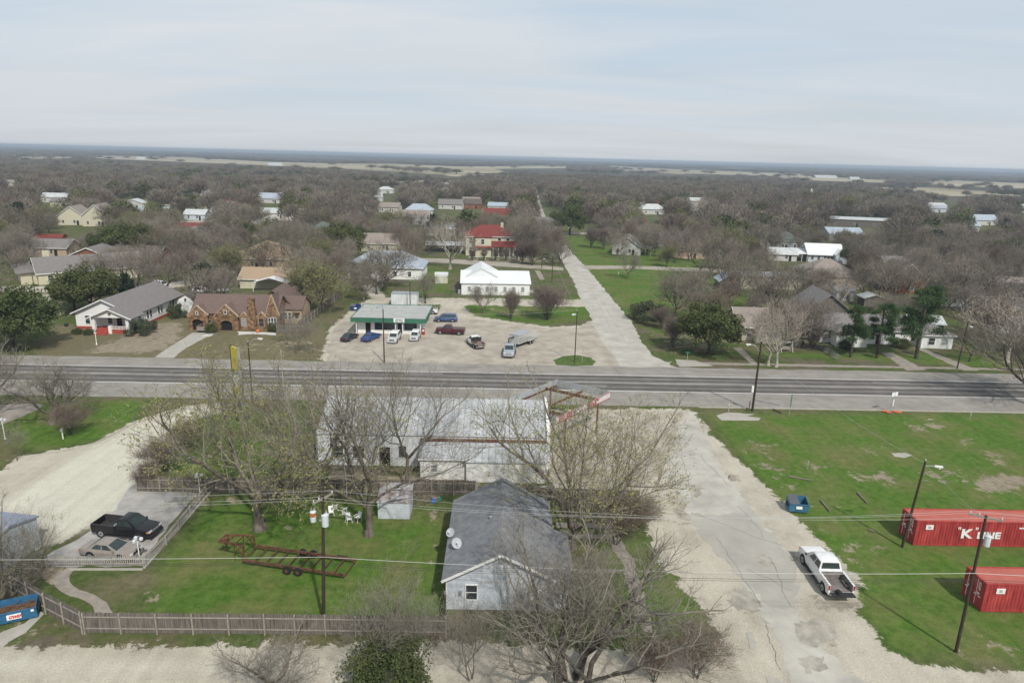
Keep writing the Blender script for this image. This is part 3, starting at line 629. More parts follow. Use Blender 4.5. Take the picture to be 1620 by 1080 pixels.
def dish(x, y, z, r, az, label):
    root = atw('satellite_dish', label, 'satellite dish', 0, 0, 0)
    pw = h.matrix_world if False else None
    p = Matrix.Rotation(R(1), 4, 'Z') @ Vector((x, y, 0)); g = G(706, 963)
    root.location = (g.x+p.x, g.y+p.y, z)
    b_ = MB(); rings = []
    d = Vector((math.sin(az)*.75, -math.cos(az)*.75, .62)).normalized(); c = Vector((0,0,.62)); xx = d.cross(Vector((0,0,1))).normalized(); yy = d.cross(xx)
    n = 20; vs = []; fs = []
    for q in range(5):
        rr = r*q/4 + .001; 
        for k in range(n): a = 2*math.pi*k/n; vs.append(tuple(c + xx*math.cos(a)*rr + yy*math.sin(a)*rr*1.08 + d*(.22*(rr*rr)/r)))
    for q in range(4):
        for k in range(n): fs.append((q*n+k, q*n+(k+1)%n, (q+1)*n+(k+1)%n, (q+1)*n+k))
    m_ = len(vs); vs += [tuple(Vector(v) - d*.02) for v in vs]; fs += [tuple(m_+i for i in f[::-1]) for f in fs[:]]
    b_.add(vs, fs); b_.build('reflector', mat('dish_grey', (.42,.44,.47), .5, .05, 2), root, smooth=40)
    MB().bar(c - yy*r*.9 if (-yy).z < yy.z else c + yy*r*.9, c + d*r*1.1, .03).bar((0,0,.62),(0,0,.02),.05).bar((0,0,.3),(.28,0,.05),.03).build('mount', M['galv_plain'], root)
    MB().box(-.05,-.06,0,.05,.06,.12).build('receiver', M['white_paint'], root, loc=c + d*r*1.1 - Vector((0,0,.06)))
dish(.55, 3.6, 3.02, .42, R(20), 'large grey satellite dish near the front left edge of the grey shingle roof')
dish(-.1, 5.7, 2.75, .36, R(-20), 'smaller dark satellite dish further back on the left edge of the grey shingle roof')

# white metal building with curved roof end, lean-to
h = atw('metal_building', 'long white metal workshop with a ribbed galvanised roof and lower lean-to, beside the highway', 'workshop', -21.8, 71.7, 1.0)
roofblock(h, 0, 0, 26.2, 12.4, 3.75, 2.2, 'gx', M['white_metal'], M['galv'], .12, None, th=.1)
roofblock(h, 12.0, -3.2, 14.0, 3.19, 2.35, .95, 'shed', M['stained_white'], M['galv'], .18, M['white_paint'], th=.08)
MB().box(17.1,-3.75,0,25.7,-3.2,2.3).build('wall', M['stained_white'], h)
rb = MB(); rb.slab([(16.9,-3.9,2.42),(25.9,-3.9,2.42),(25.9,-3.1,2.55),(16.9,-3.1,2.55)], .06); rb.build('roof', M['galv'], h)
# barrel end of the roof
cb_ = MB(); rr = [(-.1, 3.8), (-.55, 4.5), (-.75, 5.1), (-.35, 5.75), (.4, 6.05)]
mb = MB(); mb.box(26.05,-.2,0,26.4,12.6,4.3); mb.add([(26.05,-.2,4.3),(26.4,-.2,4.3),(26.4,12.6,4.3),(26.05,12.6,4.3),(26.05,6.2,6.35),(26.4,6.2,6.35)],[(0,1,5,4),(1,2,5),(2,3,4,5),(3,0,4)]); mb.build('parapet', M['white_paint'], h)
MB().box(11.7,-.5,3.35,26.1,-.02,3.5).build('gutter', M['rust'], h)
for xx in (1.6, 4.0): win(h, 'F', 0, xx, .9, 1.3, 1.5, pane='glass')
door(h, 'F', 0, 7.0, 1.2, 2.3, 'dark'); win(h, 'F', 0, 9.3, 1.2, .7, 1.2, frame='wood_grey')
for xx in (13.2,): win(h, 'F', -3.2, xx, .9, .7, .8, pane='blind')
for yy in (2.5, 6.5): win(h, 'R', 26.4, yy, .7, 1.8, 1.6)
door(h, 'R', 26.4, 9.2, 1.1, 2.1, 'dark')
mb = MB()
for k in range(9): mb.cyl((-.02+.0, -.05, .3+k*.4), .05, .0) if False else None
mb.tube([(-.08,-.1,0),(-.08,-.1,3.6)], .05, 6); mb.build('downpipe', M['galv_plain'], h)

# station canopy in front of it
cn = atw('station_canopy', 'open steel forecourt canopy frame with grey fascia and red lettered sign board', 'canopy', -1.4, 79.4, 0)
P0 = Vector((0,0,0)); e1 = Vector((7.6, 9.6, 0)); e2 = Vector((6.8, -4.3, 0)); zt, zb_ = 5.25, 4.35
def cp(a, b_, z): p = e1*a + e2*b_; return (p.x, p.y, z)
def panel(a0, b0, a1, b1, z0, z1, t, nm, m, par):
    b_ = MB(); b_.bar(Vector(cp(a0,b0,(z0+z1)/2)), Vector(cp(a1,b1,(z0+z1)/2)), t, z1-z0); return b_.build(nm, m, par)
fas = M['galv_plain']
panel(0,0,1,0, zb_, zt, .06, 'fascia', fas, cn); panel(1,0,1,1, zb_, zt, .06, 'fascia', fas, cn); panel(0,0,0,1, zb_, zt, .06, 'fascia', fas, cn)
sgn = panel(.0,1.0,1.0,1.0, zb_-.05, zt-.1, .08, 'sign_board', mat('red_white_board', (.58,.55,.54), .7, .12, 3), cn)
for q, z in ((0,zb_+.02),(.5,zb_+.02),(.97,zb_+.02)): MB().bar(cp(0,q,z), cp(1,q,z), .18, .26).build('beam', M['rust'], cn)
MB().bar(cp(.80,.0,zb_+.25), cp(.80,1,zb_+.25), .2, .35).build('beam', M['rust'], cn); MB().bar(cp(.2,.0,zb_+.25), cp(.2,1,zb_+.25), .2, .35).build('beam', M['rust'], cn)
for a, b_ in ((.80,.97),(.80,.1),(.2,.97)): MB().bar(cp(a,b_,0), cp(a,b_,zb_+.1), .22, .22).build('post', M['rust'], cn)
def text(s, size, m, loc, rot, parent, name='lettering', ext=.012, ax='LEFT', bold=0.0, shear=0, sx=1, sp=1):
    cu = bpy.data.curves.new(name, 'FONT'); cu.body = s; cu.size = size; cu.extrude = ext; cu.align_x = ax; cu.align_y = 'CENTER'; cu.offset = bold; cu.shear = shear; cu.space_character = sp; cu.resolution_u = 2
    o = bpy.data.objects.new(name, cu); COL.objects.link(o); dg = bpy.context.evaluated_depsgraph_get(); dg.update()
    me_ = bpy.data.meshes.new_from_object(o.evaluated_get(dg)); bpy.data.objects.remove(o); bpy.data.curves.remove(cu)
    o = bpy.data.objects.new(name, me_); COL.objects.link(o); me_.materials.clear(); me_.materials.append(m); o.location = loc; o.rotation_euler = rot; o.parent = parent; o.scale = (sx, 1, 1); return o
redl = mat('red_sign_paint', (.38,.03,.05), .6, .1, 3)
an = math.atan2(e1.y, e1.x); off_ = Vector((math.sin(an), -math.cos(an), 0))*.055
for i, (s, a, z, w_) in enumerate((('AUTO SALES', .04, zb_+.60, .44), ('BODY SHOP', .04, zb_+.2, .40), ('PAINT AND', .55, zb_+.60, .42), ('TOWING', .55, zb_+.2, .42))):
    p = Vector(cp(a, 1.0, z)) + off_; text(s, .52, redl, p, (R(90), 0, an), sgn, bold=.012)
mb = MB().bar(Vector(cp(0,1,zt-.12))+off_, Vector(cp(1,1,zt-.12))+off_, .04, .07); mb.bar(Vector(cp(0,1,zb_))+off_, Vector(cp(1,1,zb_))+off_, .04, .07); mb.build('red_border', redl, sgn)

# garden shed in the yard
h = house('garden_shed', 'small pale blue board shed with a rusty metal roof in the back yard', 'shed', 598, 820, 1)
roofblock(h, 0, 0, 3.1, 2.6, 1.75, .75, 'shed', M['blue_siding'], M['rust_metal'], .1, th=.04)
mb = MB().box(0,2.61,0,3.1,2.65,2.5); mb.build('back_board', M['wood_post'], h)
# blue-grey building bottom left
h = atw('metal_shed', 'blue-grey metal shed half hidden by a bare tree at the left edge', 'shed', -50.4, 49.6, -8)
roofblock(h, 0, 0, 8.0, 5.6, 2.7, .6, 'gx', mat('pale_blue_metal', (.55,.62,.70), .5, .1, 1, wave=('X', .4, .1)), mat('blue_grey_metal_roof', (.27,.30,.38), .5, .12, .8, wave=('X', .4, .12)), .15)

# cafe
h = house('cafe', 'low cafe with a green fascia, flat grey roof and white name board', 'cafe', 566, 527, 0.5)
cw = (G(668,528)-G(566,527)).length
roofblock(h, 0, 0, cw, 10.5, 3.0, .0, 'none', M['white_paint'], M['flat_roof'], -0.2, th=.02)
zc = 3.05
fb = MB(); f0 = (-1.0, -1.6); f1 = (cw+1.0, 11.2)
fb.box(f0[0],f0[1],2.65,f1[0],f0[1]+.12,3.6); fb.box(f0[0],f0[1]+.12,2.65,f0[0]+.12,f1[1],3.6); fb.box(f1[0]-.12,f0[1]+.12,2.65,f1[0],f1[1],3.6); fb.box(f0[0]+.12,f1[1]-.12,2.65,f1[0]-.12,f1[1],3.6)
fas = fb.build('fascia', M['green_fascia'], h)
MB().box(f0[0]+.12,f0[1]+.12,3.3,f1[0]-.12,f1[1]-.12,3.5).build('roof_deck', M['flat_roof'], h)
MB().box(f0[0]-.03,f0[1]-.03,3.6,f1[0]+.03,f0[1]+.15,3.65).build('coping', M['galv_plain'], h)
bx0 = cw*.585; sb = MB().box(bx0,f0[1]-.08,2.8,bx0+2.1,f0[1]-.002,3.62).build('name_board', M['white_paint'], h)
dk = mat('dark_green_lettering', (.03,.07,.05), .7, .1, 2)
text('Hubbard', .42, dk, (bx0+1.05, f0[1]-.09, 3.39), (R(90),0,0), sb, ax='CENTER', bold=.008)
text('City Cafe', .42, dk, (bx0+1.05, f0[1]-.09, 3.03), (R(90),0,0), sb, ax='CENTER', bold=.008)
xw = 3.4
win(h, 'F', 0, xw, .8, 1.5, 1.7, mull=0); win(h, 'F', 0, xw+1.75, .8, 2.4, 1.7, mull=0); door(h, 'F', 0, xw+4.55, 1.0, 2.4, 'glass'); win(h, 'F', 0, xw+5.85, .8, 2.5, 1.7, mull=0); door(h, 'F', 0, 1.6, 1.0, 2.2, 'dark')
for xx in (0.05, xw+4.3, xw+5.7, cw-.1): MB().box(xx-.07, f0[1]+.3, 0, xx+.07, f0[1]+.44, 2.66).build('post', M['white_paint'], h)
mb = MB().box(2.6,6.8,3.5,3.7,7.9,4.2); mb.build('rooftop_unit', M['galv_plain'], h)
mb = MB().cyl((2.0,4.5,3.5),.16,.5,8); mb.build('roof_vent', M['galv_plain'], h)
MB().box(-1,-1.8,0,cw+3.0,-.02,.10).build('front_step', mat('tan_concrete', (.45,.40,.33), .9, .1, 1), h)
# white box behind the cafe
h = house('storage_container', 'white box storage building with a small door behind the cafe', 'storage container', 619, 482, 0)
roofblock(h, 0, 0, 6.2, 3.0, 2.6, .1, 'flat', M['white_metal'], M['galv_plain'], .05); door(h, 'F', 0, 3.0, .95, 2.0)

# hall with white metal roof
h = house('meeting_hall', 'white hall with a bright white metal roof and peaked rear gable, behind the cafe lot', 'hall', 730, 466, 3.5)
roofblock(h, 0, 0, 17.6, 15.5, 3.0, 2.0, 'gx', M['white_siding'], M['white_roof'], .35, None)
roofblock(h, .8, 14, 9.6, 12, 3.0, 3.6, 'gy', M['white_siding'], M['white_roof'], .3, None) if False else None
rb = MB(); rb.slab([(.2,3.2,3.75),(5.2,3.2,6.4),(5.2,16,6.4),(.2,16,3.75)], .08); rb.slab([(5.2,3.2,6.4),(10.2,3.2,3.75),(10.2,16,3.75),(5.2,16,6.4)], .08)
rb.add([(.3,3.4,3.7),(10.1,3.4,3.7),(5.2,3.4,6.25)], [(0,1,2)]); rb.build('roof', M['white_roof'], h)
for k in range(7): win(h, 'F', 0, 1.6+k*2.3, .9, .8, 1.3, pane='blind', mull=0)
door(h, 'R', 17.6, 6, 1.0, 2.1)
for yy in (2.5, 9.5): win(h, 'R', 17.6, yy, .9, .9, 1.3)
MB().box(-.9,1.0,0,-.05,2.0,1.0).build('air_conditioner', M['galv_plain'], h)
MB().box(17.65,3.2,.02,19.2,6.8,.22).build('step', conc, h)
# small arched white shed
h = house('storage_shed', 'small round-roofed white shed on the grass left of the white hall', 'shed', 688, 448, 3)
b_ = MB(); n = 9; prof = [(0,0)] + [(1.75-1.75*math.cos(math.pi*k/(n-1)), 1.1+1.5*math.sin(math.pi*k/(n-1))) for k in range(n)] + [(3.5,0)]
b_.add([(x,0,z) for x,z in prof]+[(x,3.2,z) for x,z in prof], [tuple(range(len(prof))), tuple(range(len(prof),2*len(prof)))[::-1]]+[(i,i+1,len(prof)+i+1,len(prof)+i) for i in range(len(prof)-1)])
b_.build('shell', M['cream'], h); MB().box(-.1,-.05,2.0,3.6,3.25,2.66).build('roof', M['white_roof'], h); door(h, 'F', 0, 1.2, 1.0, 1.7)

# two-storey house with red roof
h = house('farmhouse', 'two-storey cream house with a red tiled hip roof and red porch roof', 'house', 737, 404, 7)
roofblock(h, 0, 0, 17.5, 11, 6.7, 3.6, 'hip', M['cream'], M['red_roof'], .5, M['white_paint'], th=.2)
roofblock(h, 3.2, -3.2, 5.6, 3.19, 6.7, .0, 'none', M['cream'], M['red_roof'], .02, None)
rb = MB(); rb.slab([(2.8,-3.6,6.95),(9.2,-3.6,6.95),(6,-.2,9.0)], .15); rb.slab([(2.8,-3.6,6.95),(6,-.2,9.0),(2.8,.5,7.0)], .15); rb.slab([(9.2,-3.6,6.95),(9.2,.5,7.0),(6,-.2,9.0)], .15)
rb.slab([(9.0,-3.4,3.5),(17.9,-3.4,3.5),(17.6,.0,5.3),(9.0,.0,5.3)], .12); rb.slab([(2.6,-4.2,3.3),(9.2,-4.2,3.3),(9.0,-3.15,3.9),(2.8,-3.15,3.9)], .1); rb.build('roof', M['red_roof'], h)
for k in range(5): MB().box(9.4+k*2.0,-3.2,0,9.6+k*2.0,-3.0,3.4).build('porch_post', M['white_paint'], h)
for x_, f_ in ((1.2,0),(5.2,-3.2),(11.5,0),(14.5,0)): win(h, 'F', f_, x_, 4.5, 1.1, 1.7)
for x_, f_ in ((1.2,0),(5.4,-3.2),(11.5,0)): win(h, 'F', f_, x_, 1.0, 1.1, 1.9)
door(h, 'F', 0, 14.0, 1.1, 2.2, 'dark')
for yy in (3, 7): win(h, 'R', 17.5, yy, 4.4, 1, 1.6)
MB().box(12.8,4.2,9.0,13.8,5.2,11.4).build('chimney', M['cream_brick'], h)
# white bungalow with star
h = atw('bungalow', 'white bungalow with grey shingle roof, red porch steps and a star on the porch gable', 'house', -85.2, 129.2, 0)
roofblock(h, 0, 0, 11.4, 19.5, 3.3, 2.6, 'gy', M['white_siding'], M['mid_shingle'], .6, M['white_paint'], base=M['red_paint'])
por = MB(); 
# porch: deck, gable roof on piers
MB().box(5.3,-3.0,0,12.1,-.05,.75).build('porch_floor', M['red_paint'], h)
st = MB(); [st.box(5.7,-3.0-(4-k)*.32,0,8.0,-3.0-(3-k)*.32,.16*(k+1)-.02) for k in range(4)]; st.build('steps', M['red_paint'], h)
pb = MB(); pb.add([(4.9,-3.2,3.15),(12.3,-3.2,3.15),(8.6,-3.2,4.75),(4.9,-3.0,3.15),(12.3,-3.0,3.15),(8.6,-3.0,4.75)], [(0,1,2),(5,4,3),(0,3,4,1),(1,4,5,2),(2,5,3,0)]); pb.build('porch_gable', M['white_paint'], h)
rb = MB(); rb.slab([(4.3,-3.7,3.05),(8.6,-3.7,4.95),(8.6,1.5,4.95),(4.3,1.5,3.05)], .12); rb.slab([(8.6,-3.7,4.95),(12.9,-3.7,3.05),(12.9,1.5,3.05),(8.6,1.5,4.95)], .12); rb.build('roof', M['mid_shingle'], h)
tb = MB(); tb.bar((4.3,-3.74,3.0),(8.6,-3.74,4.88),.05,.2); tb.bar((8.6,-3.74,4.88),(12.9,-3.74,3.0),.05,.2); tb.build('trim', M['white_paint'], h)
for xx in (5.2, 8.25, 11.7): MB().box(xx-.25,-3.15,0,xx+.35,-2.6,3.12 if xx != 8.25 else 1.5).build('porch_pier', M['white_paint'], h)
rl = MB(); rl.box(8.6,-3.0,1.35,11.5,-2.9,1.45); rl.box(8.6,-3.0,.85,11.5,-2.9,.92); [rl.box(8.7+k*.28,-2.99,.9,8.77+k*.28,-2.92,1.4) for k in range(10)]; rl.build('railing', M['white_paint'], h)
stp = []; [stp.append((8.6+(.42 if k % 2 == 0 else .17)*math.sin(k*math.pi/5), (.42 if k % 2 == 0 else .17)*math.cos(k*math.pi/5)+3.85)) for k in range(10)]
sb = MB(); sb.add([(x,-3.25,z) for x,z in stp]+[(x,-3.21,z) for x,z in stp], [tuple(range(10)), tuple(range(10,20))[::-1]]+[(i,(i+1)%10,10+(i+1)%10,10+i) for i in range(10)]); sb.build('star', M['rust'], h)
win(h, 'F', 0, 1.9, 1.1, .85, 1.6); win(h, 'F', 0, 3.0, 1.1, .85, 1.6); win(h, 'F', 0, 6.3, 1.2, .8, 1.4); door(h, 'F', 0, 8.0, 1.0, 2.1, 'dark', z=.75); win(h, 'F', 0, 9.8, 1.2, .8, 1.4)
for yy in (1.5, 4.6, 5.8, 9.0, 10.2, 14.0, 15.2): win(h, 'R', 11.4, yy, 1.2, .8, 1.5)
# gambrel shed beside it
h = house('barn_shed', 'small white barn-shaped shed with a dark brown gambrel roof beside the bungalow', 'shed', 281, 496, 4)
pr = [(0,0),(0,2.2),(.55,3.3),(1.9,4.1),(3.25,3.3),(3.8,2.2),(3.8,0)]
b_ = MB(); n = len(pr); b_.add([(x,0,z) for x,z in pr]+[(x,5.5,z) for x,z in pr], [tuple(range(n)), tuple(range(n,2*n))[::-1]]+[(i,(i+1)%n,n+(i+1)%n,n+i) for i in range(n)]); b_.build('wall', M['white_paint'], h)
rb = MB(); q = [(-.2,2.1),(.5,3.42),(1.9,4.25),(3.3,3.42),(4.0,2.1)]
for a, c_ in zip(q, q[1:]): rb.slab([(a[0],-.2,a[1]),(c_[0],-.2,c_[1]),(c_[0],5.7,c_[1]),(a[0],5.7,a[1])], .06)
rb.build('roof', M['dark_brown_shingle'], h); win(h, 'F', 0, 1.7, 2.7, .4, .7, mull=0); door(h, 'F', 0, 1.2, 1.3, 2.0)

# stone tudor house
h = atw('stone_house', 'brown rubble-stone cottage with steep gables, arched carports and a stone chimney', 'house', -63.6, 130.6, 2.5)
roofblock(h, 0, 1.0, 16.6, 8.6, 3.2, 2.9, 'gx', M['stone'], M['brown_shingle'], .3, None)
roofblock(h, 9.2, 8.0, 9.5, 9.0, 3.1, 3.4, 'gy', M['stone'], M['brown_shingle'], .3, None)
roofblock(h, 16.3, 6.5, 3.8, 7.0, 3.0, 2.0, 'gx', M['tan_brick'], M['brown_shingle'], .3, None)
def archgable(x0, w, hw, pk, y, deep, ax0, ax1, ah, coping=True):
    "stone gable wall with an arched opening"
    ou = [(x0,0),(x0,hw),(x0+w/2,pk),(x0+w,hw),(x0+w,0)]; n = 8
    if ax0 is None: pts = ou
    else:
        r_ = (ax1-ax0)/2; cxa = (ax0+ax1)/2
        pts = ou + [(ax1,0)] + [(cxa+r_*math.cos(math.pi*k/n), ah-r_*.7+r_*.7*math.sin(math.pi*k/n)) for k in range(n+1)] + [(ax0,0)]
    N_ = len(pts); b_ = MB(); b_.add([(x,y,z) for x,z in pts]+[(x,y+deep,z) for x,z in pts], [tuple(range(N_))[::-1], tuple(range(N_,2*N_))]+[(i,(i+1)%N_,N_+(i+1)%N_,N_+i) for i in range(N_)])
    g_ = b_.build('gable', M['stone'], h)
    if coping:
        c_ = MB(); c_.bar((x0-.1,y+deep/2,hw),(x0+w/2,y+deep/2,pk+.08),deep+.1,.12); c_.bar((x0+w/2,y+deep/2,pk+.08),(x0+w+.1,y+deep/2,hw),deep+.1,.12); c_.build('coping', M['tan_brick'], g_)
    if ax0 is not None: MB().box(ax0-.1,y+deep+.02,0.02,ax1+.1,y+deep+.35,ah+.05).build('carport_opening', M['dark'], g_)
    return g_
archgable(-.3,3.9,3.0,4.9,-.3,.45,.5,2.6,2.2); archgable(4.9,4.6,2.9,5.2,-.5,.45,6.1,8.3,2.1); archgable(9.5,1.7,2.6,3.5,.4,.58,None,None,0); archgable(12.8,2.0,2.6,3.6,.4,.58,None,None,0)
archgable(14.6,2.6,2.9,7.0,.6,.45,None,None,0)
for x0_, x1_, pk in ((-.3,3.6,4.8),(4.9,9.5,5.1)):
    cx_ = (x0_+x1_)/2; rb = MB(); rb.slab([(x0_,0,2.9),(cx_,0,pk),(cx_,4.5,pk),(x0_,4.5,2.9)], .1); rb.slab([(cx_,0,pk),(x1_,0,2.9),(x1_,4.5,2.9),(cx_,4.5,pk)], .1); rb.build('roof', M['brown_shingle'], h)
rb = MB(); rb.slab([(14.6,.9,3.0),(15.9,.9,6.9),(15.9,5.5,6.9),(14.6,5.5,3.0)], .1); rb.slab([(15.9,.9,6.9),(17.2,.9,3.0),(17.2,5.5,3.0),(15.9,5.5,6.9)], .1); rb.build('roof', M['brown_shingle'], h)
ch = MB(); ch.box(11.3,.0,0,12.8,.95,4.2); ch.box(11.45,.1,4.2,12.65,.9,6.2); ch.box(11.35,.0,6.2,11.75,1.0,6.5); ch.box(12.35,.0,6.2,12.75,1.0,6.5); ch.build('chimney', M['stone'], h)
win(h, 'F', .4, 9.85, .8, .95, 1.6, frame='tan_brick', pane='blind'); win(h, 'F', .4, 13.3, .8, .95, 1.6, frame='tan_brick'); 
for xx in (15.1, 15.65, 16.2): win(h, 'F', .6, xx, .8, .42, 1.7)
win(h, 'F', -.3, 1.45, 3.2, .35, .55, mull=0); win(h, 'F', -.5, 7.0, 3.4, .4, .7, mull=0)
win(h, 'F', 6.5, 16.6, .9, .5, 1.4); win(h, 'F', 6.5, 17.4, .9, .5, 1.4); win(h, 'F', 6.5, 18.7, 1.0, .8, 1.2)
MB().box(18.4,5.7,2.25,19.8,6.45,2.35).build('awning', M['rust'], h)
# ---------------------------------------------------------------- houses further back
FOOT = []   # footprints kept clear of trees
def plain(name, label, cat, u, v, w, d, hw, rise, style, wallm, roofm, ang=2, wins=3, trim='white_paint', side=1, porch=False, over=.45, chim=None, group=None):
    h = house(name, label, cat, u, v, ang, group); g = G(u, v)
    roofblock(h, 0, 0, w, d, hw, rise, style, M[wallm], M[roofm], over, M[trim] if trim else None)
    gap = w/(wins+.4) if wins else 0
    for k in range(wins): win(h, 'F', 0, .35*gap+k*gap+.2, .95, .9, 1.3)
    if wins: door(h, 'F', 0, .35*gap+gap*(wins//2)+1.5 if gap > 2.8 else w*.5+.6, .95, 2.05, 'dark')
    if side:
        for f_, c_ in (('R', w), ('L', 0)):
            for k in range(2): win(h, f_, c_, d*(.2+.45*k), .95, .9, 1.3)
    if porch:
        b_ = MB(); b_.slab([(w*.1,-2.4,2.3),(w*.75,-2.4,2.3),(w*.75,-.05,2.95),(w*.1,-.05,2.95)], .1); b_.build('porch_roof', M[roofm], h)
        for k in range(3): MB().box(w*.12+k*w*.3,-2.3,0,w*.12+k*w*.3+.14,-2.16,2.25).build('porch_post', M['white_paint'], h)
    if chim: x_, y_, z_ = chim; MB().box(x_,y_,hw,x_+.8,y_+.8,z_).build('chimney', M['white_paint'], h)
    c_ = Matrix.Rotation(R(ang), 4, 'Z') @ Vector((w/2, d/2, 0)); FOOT.append((g.x+c_.x, g.y+c_.y, max(w, d)*.5+1.5))
    return h
for x, y, r_ in ((-16,52,1),(0,53,9),(-9,78,10),(4,78,8),(-11,61,3),(-23,133,11),(-17,150,6),(-3,185,14),(-9,252,13),(-80,138,13),(-71,148,4),(-55,136,11),(-45,140,8),(-44,51,7)): FOOT.append((x, y, r_))
h = plain('ranch_house', 'long pale yellow brick house with brown roof at the left edge', 'house', 62, 451, 24, 12, 3.0, 3.2, 'gx', 'cream_brick', 'mid_shingle', 40, 4, side=0)
MB().box(-3.5,2.0,0,-.02,11,3.0).build('wing', M['cream_brick'], h); MB().slab([(-4.4,1.2,3.1),(-.3,1.2,3.3),(-.3,12,4.6),(-4.4,12,4.0)], .12).build('roof', M['mid_shingle'], h); MB().box(2.5,9.5,4.8,4.0,10.8,7.4).build('chimney', M['cream_brick'], h)
plain('ranch_house', 'red brick house with white gable behind the pale yellow brick house', 'house', 100, 425, 14, 16, 3.0, 3.0, 'gy', 'red_brick', 'mid_shingle', 8, 2)
plain('ranch_house', 'low brick house with a dark brown roof beside the big live oak', 'house', 176, 418, 14, 10, 2.8, 2.4, 'gx', 'red_brick', 'dark_brown_shingle', 3, 2)
plain('garage', 'narrow dark-roofed garage on the left behind the yellow brick house', 'garage', 44, 405, 12, 9, 2.8, 2.2, 'gx', 'tan_brick', 'mid_shingle', 5, 2)
plain('shed', 'orange board shed with a rusty red roof, left of the live oak', 'shed', 58, 390, 8, 5, 3.0, 1.0, 'gx', 'orange', 'red_roof', 12, 1, None, 0)
plain('farm_house', 'pale yellow gabled house, left one of the gabled pair beyond the trees', 'house', 92, 356, 11, 13, 4.0, 4.2, 'gy', 'cream', 'pale_brown_shingle', 12, 2)
plain('farm_house', 'pale yellow gabled house, right and taller one of the gabled pair', 'house', 131, 358, 11, 15, 4.6, 4.8, 'gy', 'cream', 'pale_brown_shingle', 12, 2)
plain('house', 'small white house with a grey roof at the left edge of the woods', 'house', -6, 350, 9, 8, 3, 2, 'gx', 'dull_siding', 'blue_roof', 5, 2)
plain('ranch_house', 'wide house with a pale tan hip roof behind the stone house', 'house', 357, 424, 19, 20, 3.0, 4.2, 'hip', 'tan_brick', 'tan_shingle', 0, 3)
h = plain('garage', 'low cream garage with a tan shingle roof just behind the stone house', 'garage', 380, 456, 16, 9, 2.6, 2.2, 'gx', 'cream', 'tan_shingle', 1, 0)
rb = MB(); rb.slab([(4.5,-4,2.3),(9.0,-4,3.6),(9.0,-.5,3.6),(4.5,-.5,2.3)], .06); rb.slab([(9.0,-4,3.6),(13.5,-4,2.3),(13.5,-.5,2.3),(9.0,-.5,3.6)], .06); rb.build('carport_roof', M['white_roof'], h)
for x_ in (4.7, 13.2): MB().box(x_,-3.9,0,x_+.12,-3.78,2.3).build('post', M['white_paint'], h)
h = plain('house', 'white house with a pale blue-grey hip roof behind a big bare tree', 'house', 546, 440, 22, 13, 3.2, 4.0, 'hip', 'white_siding', 'blue_roof', 1, 5)
rb = MB(); rb.slab([(-1,-3,3.2),(2.8,-3,5.4),(2.8,6,5.4),(-1,6,3.2)], .12); rb.slab([(2.8,-3,5.4),(6.6,-3,3.2),(6.6,6,3.2),(2.8,6,5.4)], .12); rb.build('roof', M['blue_roof'], h)
plain('house', 'pale yellow house with a plain brown roof beyond the blue-grey hip roof', 'house', 572, 397, 13, 9, 3.0, 3.0, 'gx', 'cream', 'pale_brown_shingle', 3, 2)
plain('house', 'tall house with a dark green hip roof among bare trees, left of centre', 'house', 474, 392, 15, 14, 4.0, 5.0, 'hip', 'dull_siding', 'dark_green_roof', 3, 3)
plain('house', 'low brown-roofed house beside a red-roofed shed in the left woods', 'house', 280, 382, 19, 10, 2.8, 2.6, 'hip', 'tan_brick', 'mid_shingle', 2, 3)
plain('shed', 'small shed with a bright red roof in the left woods', 'shed', 272, 368, 14, 6, 2.6, 1.4, 'gx', 'dull_siding', 'red_roof', 2, 1, None, 0)
plain('house', 'white house with a faded red roof below the steep grey gable', 'house', 343, 374, 16, 10, 3.0, 3.0, 'hip', 'dull_siding', 'brown_shingle', 5, 3)
plain('house', 'tall house with a steep grey gable in the left woods', 'house', 358, 356, 15, 12, 4.2, 5.0, 'gy', 'dull_siding', 'pale_brown_shingle', 14, 2)
plain('house', 'small pale blue house in the far left woods', 'house', 292, 348, 10, 8, 3, 2, 'gx', 'blue_siding', 'faded_white_roof', 3, 2)
plain('house', 'grey-roofed house beside the pale blue house in the far woods', 'house', 326, 338, 22, 12, 3, 3.5, 'gx', 'dull_siding', 'pale_brown_shingle', 3, 2)
plain('house', 'white metal-roofed house in the trees, right of the far left lawn', 'house', 412, 345, 22, 9, 3, 2, 'gx', 'dull_siding', 'faded_white_roof', 3, 3)
plain('house', 'long low white-roofed building behind bare trees at upper left', 'house', 440, 318, 30, 12, 3.6, 2.0, 'gx', 'red_brick', 'faded_white_roof', 3, 4)
plain('house', 'white house with a white roof left of the pale lawn', 'house', 186, 333, 16, 10, 3.2, 3, 'gy', 'dull_siding', 'faded_white_roof', 12, 2)
plain('house', 'small white house with grey roof between the pale lawn and the gabled pair', 'house', 204, 345, 18, 9, 3, 2.4, 'gx', 'dull_siding', 'blue_roof', 6, 3)
plain('house', 'tiny white house on the far lawn at upper left', 'house', 306, 311, 10, 8, 3, 2, 'gx', 'dull_siding', 'faded_white_roof', 3, 1, None, 0)
plain('house', 'tiny blue building on the far lawn at upper left', 'house', 322, 311, 16, 8, 3, 1.5, 'gx', 'blue_siding', 'blue_roof', 3, 1, None, 0)
plain('house', 'pale grey-roofed building beyond the tiny blue building', 'house', 345, 302, 26, 12, 4, 3, 'gx', 'dull_siding', 'faded_white_roof', 3, 2, None, 0)
plain('house', 'small white house left of the big red-roofed farmhouse in dense trees', 'house', 622, 355, 18, 10, 4, 3, 'gx', 'dull_siding', 'pale_brown_shingle', 2, 3)
